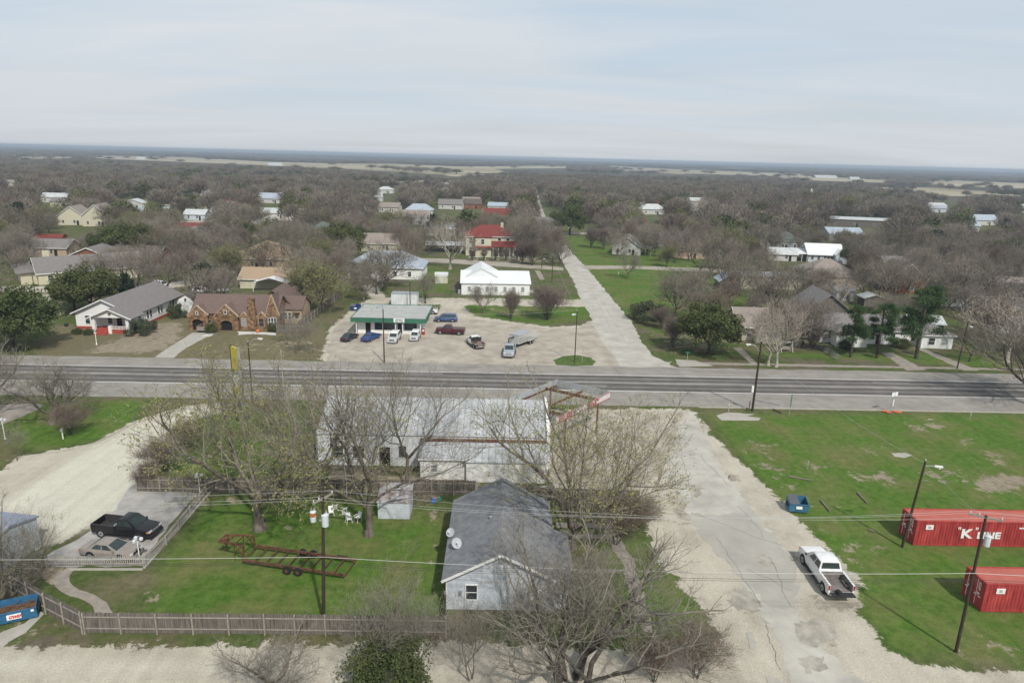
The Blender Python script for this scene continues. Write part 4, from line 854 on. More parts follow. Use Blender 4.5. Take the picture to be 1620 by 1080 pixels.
plain('carport', 'low dark open carport with a pale roof left of the red-roofed farmhouse', 'carport', 675, 398, 16, 9, 2.6, .6, 'gx', 'dark', 'galv_plain', 3, 0, 'white_paint', 0)
plain('house', 'white house with pale roof beyond the carport, left of the farmhouse', 'house', 673, 372, 18, 9, 3, 2, 'gx', 'dull_siding', 'blue_roof', 3, 2)
plain('house', 'red-brown roofed house beyond the farmhouse', 'house', 765, 352, 16, 9, 4, 3.4, 'gx', 'dull_siding', 'red_roof', 2, 2)
h = plain('house', 'small white cottage with a grey cross-gabled roof and porch right of the street', 'house', 968, 402, 10.5, 12, 3.2, 3.4, 'gy', 'dull_siding', 'mid_shingle', -14, 2)
b_ = MB(); b_.slab([(-.4,4,3.4),(-.4,4,3.4),(5,4,6.9),(5,12,6.9),(-.4,12,3.4)][1:], .12); b_.slab([(10.5,2.5,3.2),(14.5,2.5,2.6),(14.5,8,2.6),(10.5,8,3.2)], .1); b_.build('roof', M['mid_shingle'], h)
for x_ in (12.2, 14.2): MB().box(x_,2.7,0,x_+.12,2.82,2.6).build('porch_post', M['white_paint'], h)
plain('house', 'low brown-roofed brick house behind bare trees right of the white cottage', 'house', 1064, 408, 15, 13, 3, 3.6, 'hip', 'peach', 'brown_shingle', -6, 3)
plain('house', 'white house with blue-grey roof tucked behind the bare trees', 'house', 1042, 390, 10, 9, 3, 2.4, 'gx', 'dull_siding', 'blue_roof', -4, 2)
plain('shed', 'little grey shed at the right edge of the big mown lawn', 'shed', 1138, 459, 4.5, 7, 2.6, 1.6, 'gy', 'wood_grey', 'blue_roof', -4, 0, None, 0)
plain('house', 'long low pale yellow building behind bare trees', 'house', 1171, 456, 17, 6, 3.6, .8, 'gx', 'cream', 'galv_plain', -3, 3, None)
plain('house', 'peach brick house with a broad brown hip roof, centre right', 'house', 1272, 455, 16, 14, 3.6, 4.0, 'hip', 'peach', 'pale_brown_shingle', -4, 3)
plain('house', 'dark-roofed grey house among trees above the yellow building', 'house', 1192, 393, 21, 12, 3.4, 3.2, 'hip', 'blue_siding', 'dark_green_roof', -5, 4)
h = plain('house', 'grey house with a bright metal roof and pale blue porch', 'house', 1278, 414, 12, 10, 3.0, 3.2, 'gx', 'blue_siding', 'white_roof', -6, 5, over=.6)
b_ = MB(); b_.slab([(-4.5,-.3,2.7),(0,-.3,2.95),(0,8,4.2),(-4.5,8,3.4)], .1); b_.slab([(8.5,-2.8,3.1),(10.8,-2.8,4.9),(10.8,3,4.9),(8.5,3,3.1)], .1); b_.slab([(10.8,-2.8,4.9),(13.1,-2.8,3.1),(13.1,3,3.1),(10.8,3,4.9)], .1); b_.build('roof', M['white_roof'], h)
b_ = MB(); b_.box(8.8,-2.4,0,12.8,-.05,3.1); b_.add([(8.8,-2.4,3.1),(12.8,-2.4,3.1),(10.8,-2.4,4.7),(8.8,-2.2,3.1),(12.8,-2.2,3.1),(10.8,-2.2,4.7)], [(0,1,2),(5,4,3),(0,3,4,1),(1,4,5,2),(2,5,3,0)]); b_.build('wing', M['blue_siding'], h)
for k in range(3): MB().box(-4.3+k*1.9,-.1,0,-4.16+k*1.9,.04,2.7).build('porch_post', M['white_paint'], h)
plain('house', 'small white outbuilding with a pale blue roof left of the metal-roofed house', 'house', 1216, 412, 10, 7, 2.6, 1.8, 'gx', 'dull_siding', 'faded_white_roof', -4, 2)
plain('warehouse', 'large flat white-roofed warehouse in the right woods', 'warehouse', 1308, 357, 36, 24, 4.0, .8, 'gx', 'wood_grey', 'faded_white_roof', -13, 3, None)
plain('house', 'white two-storey house front among bare trees right of centre', 'house', 1092, 333, 12, 9, 7, 2.0, 'gx', 'dull_siding', 'faded_white_roof', 2, 3)
plain('house', 'red-roofed house in the woods right of the street', 'house', 1036, 331, 18, 9, 3, 2.4, 'gx', 'dull_siding', 'red_roof', 2, 2)
plain('house', 'long white-roofed shed in the woods left of the red roof', 'house', 1014, 329, 18, 9, 3, 1.2, 'gx', 'dull_siding', 'faded_white_roof', 2, 2)
plain('house', 'white-roofed garage behind the dark cedar right of the street', 'garage', 957, 339, 9, 8, 3, 1.6, 'gx', 'dull_siding', 'faded_white_roof', 2, 1)
plain('house', 'peach-roofed house beside the blossoming tree', 'house', 1183, 349, 14, 9, 3, 2.4, 'hip', 'dull_siding', 'tan_shingle', -2, 2)
plain('house', 'grey-roofed house left of the peach-roofed house', 'house', 1160, 343, 16, 9, 3.2, 3, 'gx', 'dull_siding', 'mid_shingle', -2, 2)
# right foreground across the highway
h = plain('stucco_cottage', 'cream stucco cottage with a brown roof and small corner porch beside the dark oak', 'house', 1166, 538, 6.3, 9, 3.0, 2.8, 'gx', 'cream', 'pale_brown_shingle', -2, 1, side=0)
roofblock(h, 3.2, -2.0, 4.8, 11, 2.8, 2.3, 'gy', M['cream'], M['pale_brown_shingle'], .4, M['white_paint']); win(h, 'F', -2.0, 4.0, .9, .9, 1.4, pane='blind'); win(h, 'F', -2.0, 6.3, .9, .9, 1.4, pane='blind')
for k in range(2): win(h, 'R', 8.0, 1.0+k*4, .9, .9, 1.4)
MB().box(.1,-2,0,.22,-1.88,2.7).build('porch_post', M['white_paint'], h)
h = plain('ranch_house', 'long white house with a grey hip roof behind the two pines', 'house', 1296, 541, 22, 9, 2.7, 2.4, 'hip', 'white_siding', 'mid_shingle', -2, 5)
roofblock(h, 19.0, -2.0, 6.0, 8.0, 2.6, 1.8, 'hip', M['white_siding'], M['mid_shingle'], .4, M['white_paint'])
roofblock(h, 2.0, -3.0, 6.0, 4.0, 2.7, 1.6, 'hip', M['white_siding'], M['mid_shingle'], .45, None)
MB().box(4.0,-3.08,.8,6.0,-3.003,2.0).build('window', M['blind'], h); win(h, 'F', -2.0, 20.3, .8, 1.2, 1.3); win(h, 'F', -2.0, 22.8, .8, 1.2, 1.3, pane='blind')
plain('house', 'dark grey steep-roofed house hidden by the wide bare trees', 'house', 1262, 520, 12, 11, 3.2, 4.5, 'gy', 'wood_grey', 'mid_shingle', -4, 2, None)
h = plain('carport', 'white metal carport over a red car right of the pines', 'carport', 1440, 528, 6.5, 5, 2.4, 1.2, 'gx', 'dark', 'faded_white_roof', -6, 0, None, 0)
plain('shed', 'pale grey garden shed with flat roof behind the pines', 'shed', 1322, 476, 4.5, 4, 2.8, .6, 'gx', 'blue_siding', 'galv_plain', -3, 1, None, 0)
plain('shed', 'low weathered shed with a white roof behind the left pine', 'shed', 1366, 486, 5, 4, 2.4, .8, 'gy', 'wood_grey', 'faded_white_roof', -3, 0, None, 0)
plain('brick_house', 'red brick house with a front gable deep in the right trees', 'house', 1408, 463, 9, 12, 4.6, 3.6, 'gy', 'red_brick', 'dark_brown_shingle', -5, 2)
plain('house', 'white-gabled house beyond the red brick house on the right', 'house', 1402, 435, 16, 10, 3, 2.6, 'gx', 'dull_siding', 'mid_shingle', -5, 3)
plain('ranch_house', 'long white building with a brown roof under big bare trees at right', 'house', 1488, 484, 24, 9, 3.2, 2.8, 'gx', 'dull_siding', 'dark_brown_shingle', -5, 3)
plain('house', 'pale-roofed house at the far right beyond the white long building', 'house', 1570, 470, 20, 10, 3, 2.2, 'gx', 'tan_brick', 'pale_brown_shingle', -12, 3)
plain('shed', 'low metal-roofed shed half hidden by the bare tree at right edge', 'shed', 1565, 525, 12, 6, 2.4, 1.0, 'gx', 'white_metal', 'galv_plain', -24, 0, None, 0)
plain('house', 'pale-roofed house among trees at the right edge', 'house', 1585, 385, 30, 12, 3.5, 2.5, 'gx', 'dull_siding', 'blue_roof', -16, 3)
plain('house', 'white-roofed house in the woods below the warehouse', 'house', 1412, 398, 14, 9, 3.2, 2, 'gx', 'dull_siding', 'faded_white_roof', -8, 2)
plain('house', 'pale house right of the dark cedar in the right woods', 'house', 1500, 365, 16, 10, 3.4, 2.2, 'gx', 'dull_siding', 'blue_roof', -10, 3)
# very far buildings
for (u, v, w, nm, lb) in ((30,243,24,'barn','tiny white barn on the far left horizon fields'), (424,262,34,'barn','far white domed barn on the pale fields left of centre'), (216,252,26,'barn','faint white farm building in the upper left fields'),
        (905,292,30,'warehouse','long white roof beside green ground beyond the street end'), (925,284,26,'warehouse','small white shed beyond the long white roof past the street'), (1095,288,46,'warehouse','long white roofs on the far ridge right of centre'),
        (1290,281,60,'warehouse','long dark-sided white warehouse on the far tan field'), (1345,284,24,'barn','small white barn right of the dark warehouse on the field'), (520,275,20,'barn','faint pale farm building in the mid left distance'), (1270,322,14,'church','tiny white church front with a spire in the woods'),
        (1150,312,22,'house','pale roofs among the far trees right of centre'), (1190,318,18,'house','small pale roof beside the far trees right of the ridge roofs'), (700,300,16,'house','pale speck of a house in far woods above centre'), (575,318,14,'house','pale little roof in woods left of centre')):
    big = w > 40
    h = plain(nm, lb, nm, u, v, w, w*.4, 4 if big else 3.5, 3, 'gx', 'white_metal', 'faded_white_roof', 0, 0, None, 0)
    if nm == 'church': b_ = MB(); b_.box(5.5,-.5,0,8,2,9).prism([(5.5,-.5),(8,-.5),(8,2),(5.5,2)], 9.01, 9.4); b_.add([(5.5,-.5,9.4),(8,-.5,9.4),(8,2,9.4),(5.5,2,9.4),(6.75,.75,14)], [(0,1,4),(1,2,4),(2,3,4),(3,0,4)]); b_.build('steeple', M['white_paint'], h)
# ---------------------------------------------------------------- vehicles
M['tyre'] = mat('tyre_rubber', (.022,.022,.023), .9, .2, 5)
M['rim'] = mat('wheel_rim', (.42,.43,.44), .35, .1, 5, metal=.6)
M['trim_black'] = mat('black_plastic_trim', (.03,.03,.032), .6, .1, 5)
M['chrome'] = mat('bright_bumper', (.55,.56,.58), .25, .08, 5, metal=.7)
M['lamp_red'] = mat('tail_lamp_red', (.35,.02,.02), .3, .1, 5)
M['lamp_clear'] = mat('headlamp_glass', (.62,.64,.66), .2, .08, 5)
M['lamp_amber'] = mat('turn_lamp_amber', (.60,.25,.04), .3, .1, 5)
M['car_glass'] = mat('car_window_glass', (.03,.045,.045), .08, .2, .8, spec=.8)
def paint(n, c, rough=.3, dirt=.12): return mat(n, c, rough, dirt, 1.6, spec=.6)
PW = paint('white_car_paint', (.78,.78,.77)); PB = paint('black_car_paint', (.012,.012,.014), .3); PT = paint('tan_car_paint', (.29,.255,.225), .3)
PBL = paint('blue_car_paint', (.05,.09,.19)); PM = paint('maroon_car_paint', (.075,.012,.02)); PS = paint('silver_car_paint', (.48,.49,.50)); PG = paint('grey_car_paint', (.33,.36,.40)); PR = paint('red_car_paint', (.35,.02,.02)); PDB = paint('dark_blue_car_paint', (.03,.07,.22)); PBZ = paint('bronze_car_paint', (.26,.22,.18)); PDK = paint('dark_car_paint', (.03,.035,.045))
def ring(x, w, z0, z1, cr):
    h_ = [(0,z0),(w*.86,z0),(w*.98,z0+.10),(w,(z0+z1)/2),(w*.97,z1-.12),(w*.88,z1-.01),(w*.45,z1+cr*.8),(0,z1+cr)]
    return [(x, y, z) for y, z in h_] + [(x, -y, z) for y, z in h_[-2:0:-1]]
def loftbody(st):
    b_ = MB(); n = len(ring(0,1,0,1,0)); vs = []; fs = []
    for s_ in st: vs += ring(*s_)
    for i in range(len(st)-1):
        for k in range(n): fs.append((i*n+k, i*n+(k+1)%n, (i+1)*n+(k+1)%n, (i+1)*n+k))
    fs.append(tuple(range(n))); fs.append(tuple((len(st)-1)*n+k for k in range(n))[::-1]); b_.add(vs, fs); return b_
def lerp(a, b_, t_): return tuple(a[i]+(b_[i]-a[i])*t_ for i in range(3))
def quadpanel(b_, c4, u0, v0, u1, v1, out=.012):
    "inset patch of the quad c4 (bl, br, tr, tl), lifted outwards"
    bl, br, tr, tl = c4
    def pt(u, v): return Vector(lerp(lerp(bl, br, u), lerp(tl, tr, u), v))
    q = [pt(u0,v0), pt(u1,v0), pt(u1,v1), pt(u0,v1)]; n = (q[1]-q[0]).cross(q[3]-q[0]).normalized()*out
    n2 = n*.2; b_.add([tuple(p+n) for p in q]+[tuple(p-n2) for p in q], [(0,1,2,3),(7,6,5,4),(0,4,5,1),(1,5,6,2),(2,6,7,3),(3,7,4,0)])
def vehicle(kind, label, cat, loc, hdg, P_, group=None, cab='crew', bed=None, tail='up', name=None, scale=1.0, rims='rim', roofp=None):
    root = empty(name or kind, (loc[0], loc[1], .014), hdg, label, cat, group)
    if scale != 1.0: root.scale = (scale,)*3
    if kind == 'pickup':
        Lf, W2, bz = 5.9, .98, 1.18; xf = 2.95; cx0 = {'crew': -.85, 'ext': -.35, 'single': .15}[cab]; cx1 = 1.55; wbx = (1.95, -1.85); wr = .40
        body = loftbody([(xf, W2*.88, .62, .98, .0), (xf-.06, W2*.97, .45, 1.08, .02), (xf-.5, W2, .42, 1.16, .05), (cx1+.1, W2, .40, 1.24, .04), (cx1-.2, W2, .38, 1.26, 0), (cx0+.02, W2, .38, 1.26, 0), (cx0, W2, .38, 1.26, 0)])
        gh = [(cx0+.06, cx1+.12, W2*.93, 1.22), (cx0+.22, cx1-.72, W2*.76, 1.88)]
    elif kind == 'suv':
        W2 = .95; xf = 2.45; cx0, cx1 = -2.3, 1.35; wbx = (1.5, -1.45); wr = .37
        body = loftbody([(xf, W2*.86, .5, .85, 0), (xf-.08, W2*.95, .36, .95, .02), (xf-.5, W2, .34, 1.03, .04), (cx1, W2, .32, 1.10, .03), (-1.8, W2, .32, 1.10, 0), (-2.35, W2*.96, .38, 1.08, 0), (-2.43, W2*.9, .5, 1.0, 0)])
        gh = [(cx0-.02, cx1+.1, W2*.93, 1.07), (cx0+.22, cx1-.75, W2*.76, 1.72)]
    else:
        W2 = .90; xf = 2.42; cx0, cx1 = -1.75, 1.15; wbx = (1.45, -1.35); wr = .33
        body = loftbody([(xf, W2*.80, .45, .62, 0), (xf-.1, W2*.93, .28, .74, .02), (xf-.6, W2, .26, .86, .03), (cx1, W2, .26, .94, .02), (-1.4, W2, .26, .96, .0), (-2.0, W2*.98, .28, .95, .03), (-2.36, W2*.92, .32, .90, .02), (-2.44, W2*.85, .42, .8, 0)])
        gh = [(cx0-.05, cx1+.05, W2*.92, .92), (-.95, cx1-.95, W2*.70, 1.40)]
    bo = body.build('body', P_, root, smooth=40)
    (b0, b1, bw, bz0), (t0, t1, tw, tz) = gh
    g = MB(); B = [(b0,-bw,bz0),(b1,-bw,bz0),(b1,bw,bz0),(b0,bw,bz0)]; T = [(t0,-tw,tz),(t1,-tw,tz),(t1,tw,tz),(t0,tw,tz)]
    mid = [(t0+.08,-tw*.5,tz+.05),(t1-.08,-tw*.5,tz+.05),(t1-.08,tw*.5,tz+.05),(t0+.08,tw*.5,tz+.05)]
    g.add(B+T+mid, [(0,1,5,4),(1,2,6,5),(2,3,7,6),(3,0,4,7),(4,5,9,8),(5,6,10,9),(6,7,11,10),(7,4,8,11),(8,9,10,11)])
    g.build('cab', roofp or P_, root, smooth=35)
    w_ = MB(); quadpanel(w_, (B[1],B[2],T[2],T[1]), .06,.10,.94,.93); w_.build('windshield', M['car_glass'], root)
    w_ = MB(); quadpanel(w_, (B[3],B[0],T[0],T[3]), .08,.22,.92,.90); w_.build('rear_window', M['car_glass'], root)
    cuts = {'crew': ((.04,.40),(.45,.80)), 'ext': ((.05,.36),(.41,.82)), 'single': ((.12,.78),)}.get(cab) if kind == 'pickup' else ((.05,.30),(.33,.60),(.63,.90)) if kind == 'suv' else ((.16,.50),(.54,.88))
    for sgn in (-1, 1):
        c4 = (B[0],B[1],T[1],T[0]) if sgn < 0 else (B[2],B[3],T[3],T[2])
        for a, c_ in cuts:
            w_ = MB(); quadpanel(w_, c4, a if sgn < 0 else 1-c_, .14, c_ if sgn < 0 else 1-a, .88); w_.build('side_window', M['car_glass'], root)
        mi = MB().box(b1-.35, sgn*(W2+.02)-(.1 if sgn < 0 else -.0), bz0+.0, b1-.22, sgn*(W2+.02)+(.1 if sgn > 0 else 0), bz0+.17); mi.build('mirror', M['trim_black'] if kind == 'pickup' else P_, root)
        for x_ in wbx:
            y_ = sgn*(W2-.22)
            ar = MB().cyl((x_, sgn*(W2-.30) if sgn > 0 else -(W2+.006), wr+.02), wr+.09, .306, 18, 'y'); ar.build('wheel_arch', M['trim_black'], root)
            wh = MB().cyl((x_, (W2-.22) if sgn > 0 else -(W2+.02), wr), wr, .24, 20, 'y').build('wheel', M['tyre'], root, smooth=40)
            rm = MB().cyl((x_, (W2+.0201) if sgn > 0 else -(W2+.045), wr), wr*.62, .025, 14, 'y'); rm.build('rim', M[rims], wh)
            hb_ = MB().cyl((x_, (W2+.0452) if sgn > 0 else -(W2+.065), wr), wr*.2, .02, 8, 'y'); hb_.build('hub', M['trim_black'], wh)
        zl = (bz0-.36); x_ = xf-.10
        lo, hi = sorted((sgn*W2*.52, sgn*W2*.90)); MB().box(x_, lo, zl, x_+.115, hi, zl+.19).build('headlight', M['lamp_clear'], root)
        lo, hi = sorted((sgn*W2*.905, sgn*(W2*.99))); MB().box(x_-.12, lo, zl+.02, x_+.05, hi, zl+.16).build('turn_lamp', M['lamp_amber'], root)
    gr = MB().box(xf-.03, -W2*.5, bz0-.42, xf+.02, W2*.5, bz0-.20); gr.build('grille', M['trim_black'] if kind != 'pickup' else M['chrome'], root)
    bm_ = M['chrome'] if kind == 'pickup' and P_ is not PB else (M['trim_black'] if kind == 'pickup' else P_)
    MB().box(xf-.02, -W2*.92, .42 if kind == 'pickup' else .3, xf+.12, W2*.92, .64 if kind == 'pickup' else .5).build('front_bumper', bm_, root)
    if kind == 'pickup':
        xr = -2.88; 
        if bed == 'flat':
            MB().box(xr-.05, -1.08, .92, cx0-.08, 1.08, 1.0).box(xr, -.5, .6, cx0-.02, .5, .92).build('flatbed', mat('rusty_brown_deck', (.20,.16,.14), .8, .3, 2, wave=('X', .4, .3)), root)
            MB().box(cx0-.12, -1.0, 1.0, cx0-.05, 1.0, 1.75).build('headache_rack', M['trim_black'], root)
            MB().box(xr+.2, -.9, 1.0, xr+.9, -.5, 1.25).box(xr+1.2, .3, 1.0, xr+1.6, .9, 1.3).build('tool_boxes', M['rust'], root)
        else:
            b_ = MB()
            for sgn in (-1, 1):
                lo, hi = sorted((sgn*(W2-.13), sgn*W2)); b_.box(xr+.08, lo, .45, cx0-.05, hi, 1.26)
            b_.box(cx0-.10, -W2+.13, .45, cx0-.05, W2-.13, 1.26); b_.box(xr+.08, -W2+.13, .45, cx0-.10, W2-.13, .62); b_.box(xr+.06, -W2+.02, .45, xr+.08, W2-.02, .70)
            b_.build('bed', P_, root, smooth=None)
            lin = mat('bed_liner', (.045,.042,.040), .8, .2, 2) if P_ is PB else mat('worn_bed_floor', (.20,.175,.165), .7, .3, 2.5, wave=('X', .12, .25))
            li = MB().box(xr+.1, -W2+.14, .621, cx0-.11, W2-.14, .64)
            for sgn in (-1, 1):
                lo, hi = sorted((sgn*(W2-.155), sgn*(W2-.131))); li.box(xr+.1, lo, .64, cx0-.11, hi, 1.22); lo, hi = sorted((sgn*(W2-.35), sgn*(W2-.156))); li.box(wbx[1]-.4, lo, .64, wbx[1]+.4, hi, .86)
            li.box(cx0-.125, -W2+.156, .64, cx0-.101, W2-.156, 1.22); li.build('bed_liner', lin, root)
            if tail == 'down': MB().box(xr-.52, -W2+.12, .64, xr+.05, W2-.12, .70).build('tailgate', lin if P_ is PB else M['trim_black'], root)
            else: MB().box(xr+.0, -W2+.10, .64, xr+.07, W2-.10, 1.24).build('tailgate', P_, root)
            for sgn in (-1, 1):
                lo, hi = sorted((sgn*(W2-.1), sgn*(W2+.015))); MB().box(xr+.055, lo, .85, xr+.10, hi, 1.22).build('tail_light', M['lamp_red'], root)
        MB().box(xr-.10, -W2*.92, .48, xr+.045, W2*.92, .62).build('rear_bumper', M['chrome'], root)
        for sgn in (-1, 1): MB().box(wbx[1]+.6, min(sgn*(W2+.01), sgn*(W2+.16)), .32, wbx[0]-.6, max(sgn*(W2+.01), sgn*(W2+.16)), .38).build('running_board', M['trim_black'], root)
    else:
        xr = -2.44
        for sgn in (-1, 1):
            lo, hi = sorted((sgn*W2*.5, sgn*W2*.86)); MB().box(xr-.02, lo, bz0-.30, xr+.1, hi, bz0-.12).build('tail_light', M['lamp_red'], root)
        MB().box(xr-.06, -W2*.86, .34, xr+.12, W2*.86, .55).build('rear_bumper', P_, root)
    return root
def by_wheels(rear, front, side, W2=.97):
    "centre and heading of a vehicle from where its near side wheels stand"
    a = G(*rear); b_ = G(*front); d = (b_-a).normalized(); n = Vector((-d.y, d.x, 0))*(W2 if side == 'left' else -W2)
    c = (a+b_)/2 - n; return (c.x, c.y), math.atan2(d.y, d.x)
def at(u, v): g = G(u, v); return (g.x, g.y)

c, a = by_wheels((1301.5, 937), (1268.5, 890), 'left', 1.0)
t_ = vehicle('pickup', 'white crew cab pickup with its tailgate down, parked on the gravel street edge', 'pickup', (c[0], c[1]-.1), a, PW, cab='crew', tail='down', scale=1.08)
bg_ = MB().box(-.2,-.16,0,.2,.16,.26).box(-.1,-.03,.26,.1,.03,.34); q = t_.matrix_world if False else None
d_ = Vector((math.cos(a), math.sin(a), 0)); bp_ = Vector((c[0], c[1]-.1, 0)) - d_*3.25 + Vector((-d_.y, d_.x, 0))*.35
tag(bg_.build('tool_bag', M['trim_black'], loc=(bp_.x, bp_.y, .78), rz=a+.4), 'black bag on the lowered tailgate of the white pickup', 'bag')
c, a = by_wheels((158, 850), (221.5, 857), 'right', 1.0)
vehicle('pickup', 'black extended cab pickup with an open bed, on the concrete pad left', 'pickup', c, a, PB, cab='ext')
p_ = Vector((c[0], c[1], 0)) - Vector((math.cos(a), math.sin(a), 0))*.9 + Vector((0, .1, 0))
tag(MB().tube([(0.28*math.cos(k*math.pi/6), .28*math.sin(k*math.pi/6), .09) for k in range(13)], .09, 6).cyl((0,0,.02),.18,.12,10).build('spare_wheel', M['rim'], loc=(p_.x, p_.y, .70)), 'pale spare wheel lying in the bed of the black pickup', 'wheel')
sa = a + R(1); vehicle('sedan', 'tan sedan parked behind the picket fence beside the black pickup', 'car', (G(174,881).x, G(174,881).y+.3), sa, PT)
c, a = by_wheels((717.4, 510.3), (693, 510), 'left', .95); vehicle('suv', 'blue sport utility vehicle parked right of the cafe', 'car', c, a, PBL)
c, a = by_wheels((727, 530.5), (695.8, 529), 'left'); vehicle('pickup', 'maroon pickup parked in front of the blue vehicle, right of the cafe', 'pickup', c, a, PM, cab='ext')
vehicle('pickup', 'white cab pickup with a rusty brown flatbed on the cafe lot', 'pickup', at(752, 547), R(113), PW, cab='ext', bed='flat')
gt = vehicle('pickup', 'grey pickup facing the highway with a stock trailer hitched behind', 'pickup', at(806, 560), R(-93), PG, cab='crew', scale=1.02)
vehicle('sedan', 'blue car parked nose in at the left of the cafe front', 'car', at(587, 537), R(70), PDB)
vehicle('suv', 'silver vehicle parked left of the cafe door', 'car', at(624, 539), R(-92), PS, scale=.98, roofp=PW)
vehicle('suv', 'smaller silver vehicle parked right of the cafe door', 'car', at(657, 536), R(-90), PS, scale=.9, roofp=PW)
vehicle('pickup', 'white pickup mostly hidden behind the cafe roof', 'pickup', at(672, 496), R(184), PW, cab='single')
vehicle('sedan', 'dark car at the far left end of the cafe front', 'car', at(553, 537), R(75), PDK, scale=.95)
vehicle('suv', 'white vehicle parked behind the grey-roofed bungalow', 'car', at(256, 455), R(-25), PW)
vehicle('pickup', 'bronze pickup parked in the arched stone carport', 'pickup', (G(323,524).x, G(323,524).y+1.6), R(92), PBZ, cab='single')
vehicle('pickup', 'brown pickup in the gravel driveway beside the blue-roofed house', 'pickup', at(606, 446), R(-95), PBZ, cab='single')
vehicle('sedan', 'dark blue car parked on a driveway in the left woods', 'car', at(427, 363), R(10), PDK)
vehicle('sedan', 'red car parked on a pale road in the right woods', 'car', at(1196, 371), R(170), PR)
vehicle('sedan', 'red car under the white carport by the pines', 'car', at(1466, 528), R(178), PR)
vehicle('pickup', 'grey-blue pickup parked beneath the big bare tree at right', 'pickup', at(1534, 492), R(170), PG, cab='ext')
vehicle('sedan', 'silver car on the lane behind the stone house', 'car', at(345, 462), R(178), PS)
vehicle('suv', 'white vehicle on the lane behind the stone house', 'car', at(322, 464), R(4), PW)
vehicle('sedan', 'dark car parked by the live oak behind the bungalow', 'car', at(197, 463), R(185), PDK)
vehicle('suv', 'white vehicle outside the white house in the left woods', 'car', at(418, 334), R(5), PW)
vehicle('sedan', 'silver car near the warehouse in the right woods', 'car', at(1440, 381), R(160), PS)

# gooseneck stock trailer
o = G(813, 549); ta = R(56); tr = empty('stock_trailer', (o.x, o.y, 0), ta, 'light metal stock trailer hitched at an angle to the grey pickup', 'trailer')
gl = mat('trailer_panel', (.50,.50,.48), .5, .12, 2); b_ = MB()
b_.box(0,-1.05,.6,6.4,1.05,.72); b_.build('floor', M['trim_black'], tr)
for sgn in (-1, 1):
    b_ = MB()
    for z in (.75, 1.1, 1.45, 1.8, 2.15): b_.box(0, min(sgn*1.05, sgn*1.0), z, 6.4, max(sgn*1.05, sgn*1.0), z+.2)
    for k in range(7): b_.box(k*1.05, min(sgn*1.06, sgn*1.10), .7, k*1.05+.07, max(sgn*1.06, sgn*1.10), 2.36)
    b_.build('side_panel', gl, tr)
MB().box(-.06,-1.05,.75,0,1.05,2.3).build('front_panel', gl, tr); MB().box(-.1,-1.1,2.36,4.0,1.1,2.44).build('roof', M['galv_plain'], tr)
MB().bar((-.0,0,2.0),(-1.8,0,2.0),.2).bar((-1.8,0,2.0),(-1.8,0,1.1),.14).build('gooseneck', M['trim_black'], tr)
for sgn in (-1, 1):
    for x_ in (3.6, 4.5):
        wh = MB().cyl((x_, sgn*1.12 if sgn > 0 else -1.34, .36), .36, .22, 16, 'y').build('wheel', M['tyre'], tr, smooth=40); MB().cyl((x_, 1.345 if sgn > 0 else -1.36, .36), .2, .015, 10, 'y').build('rim', M['rim'], wh)
    MB().box(3.1, min(sgn*1.11, sgn*1.36), .78, 5.0, max(sgn*1.11, sgn*1.36), .84).build('fender', gl, tr)

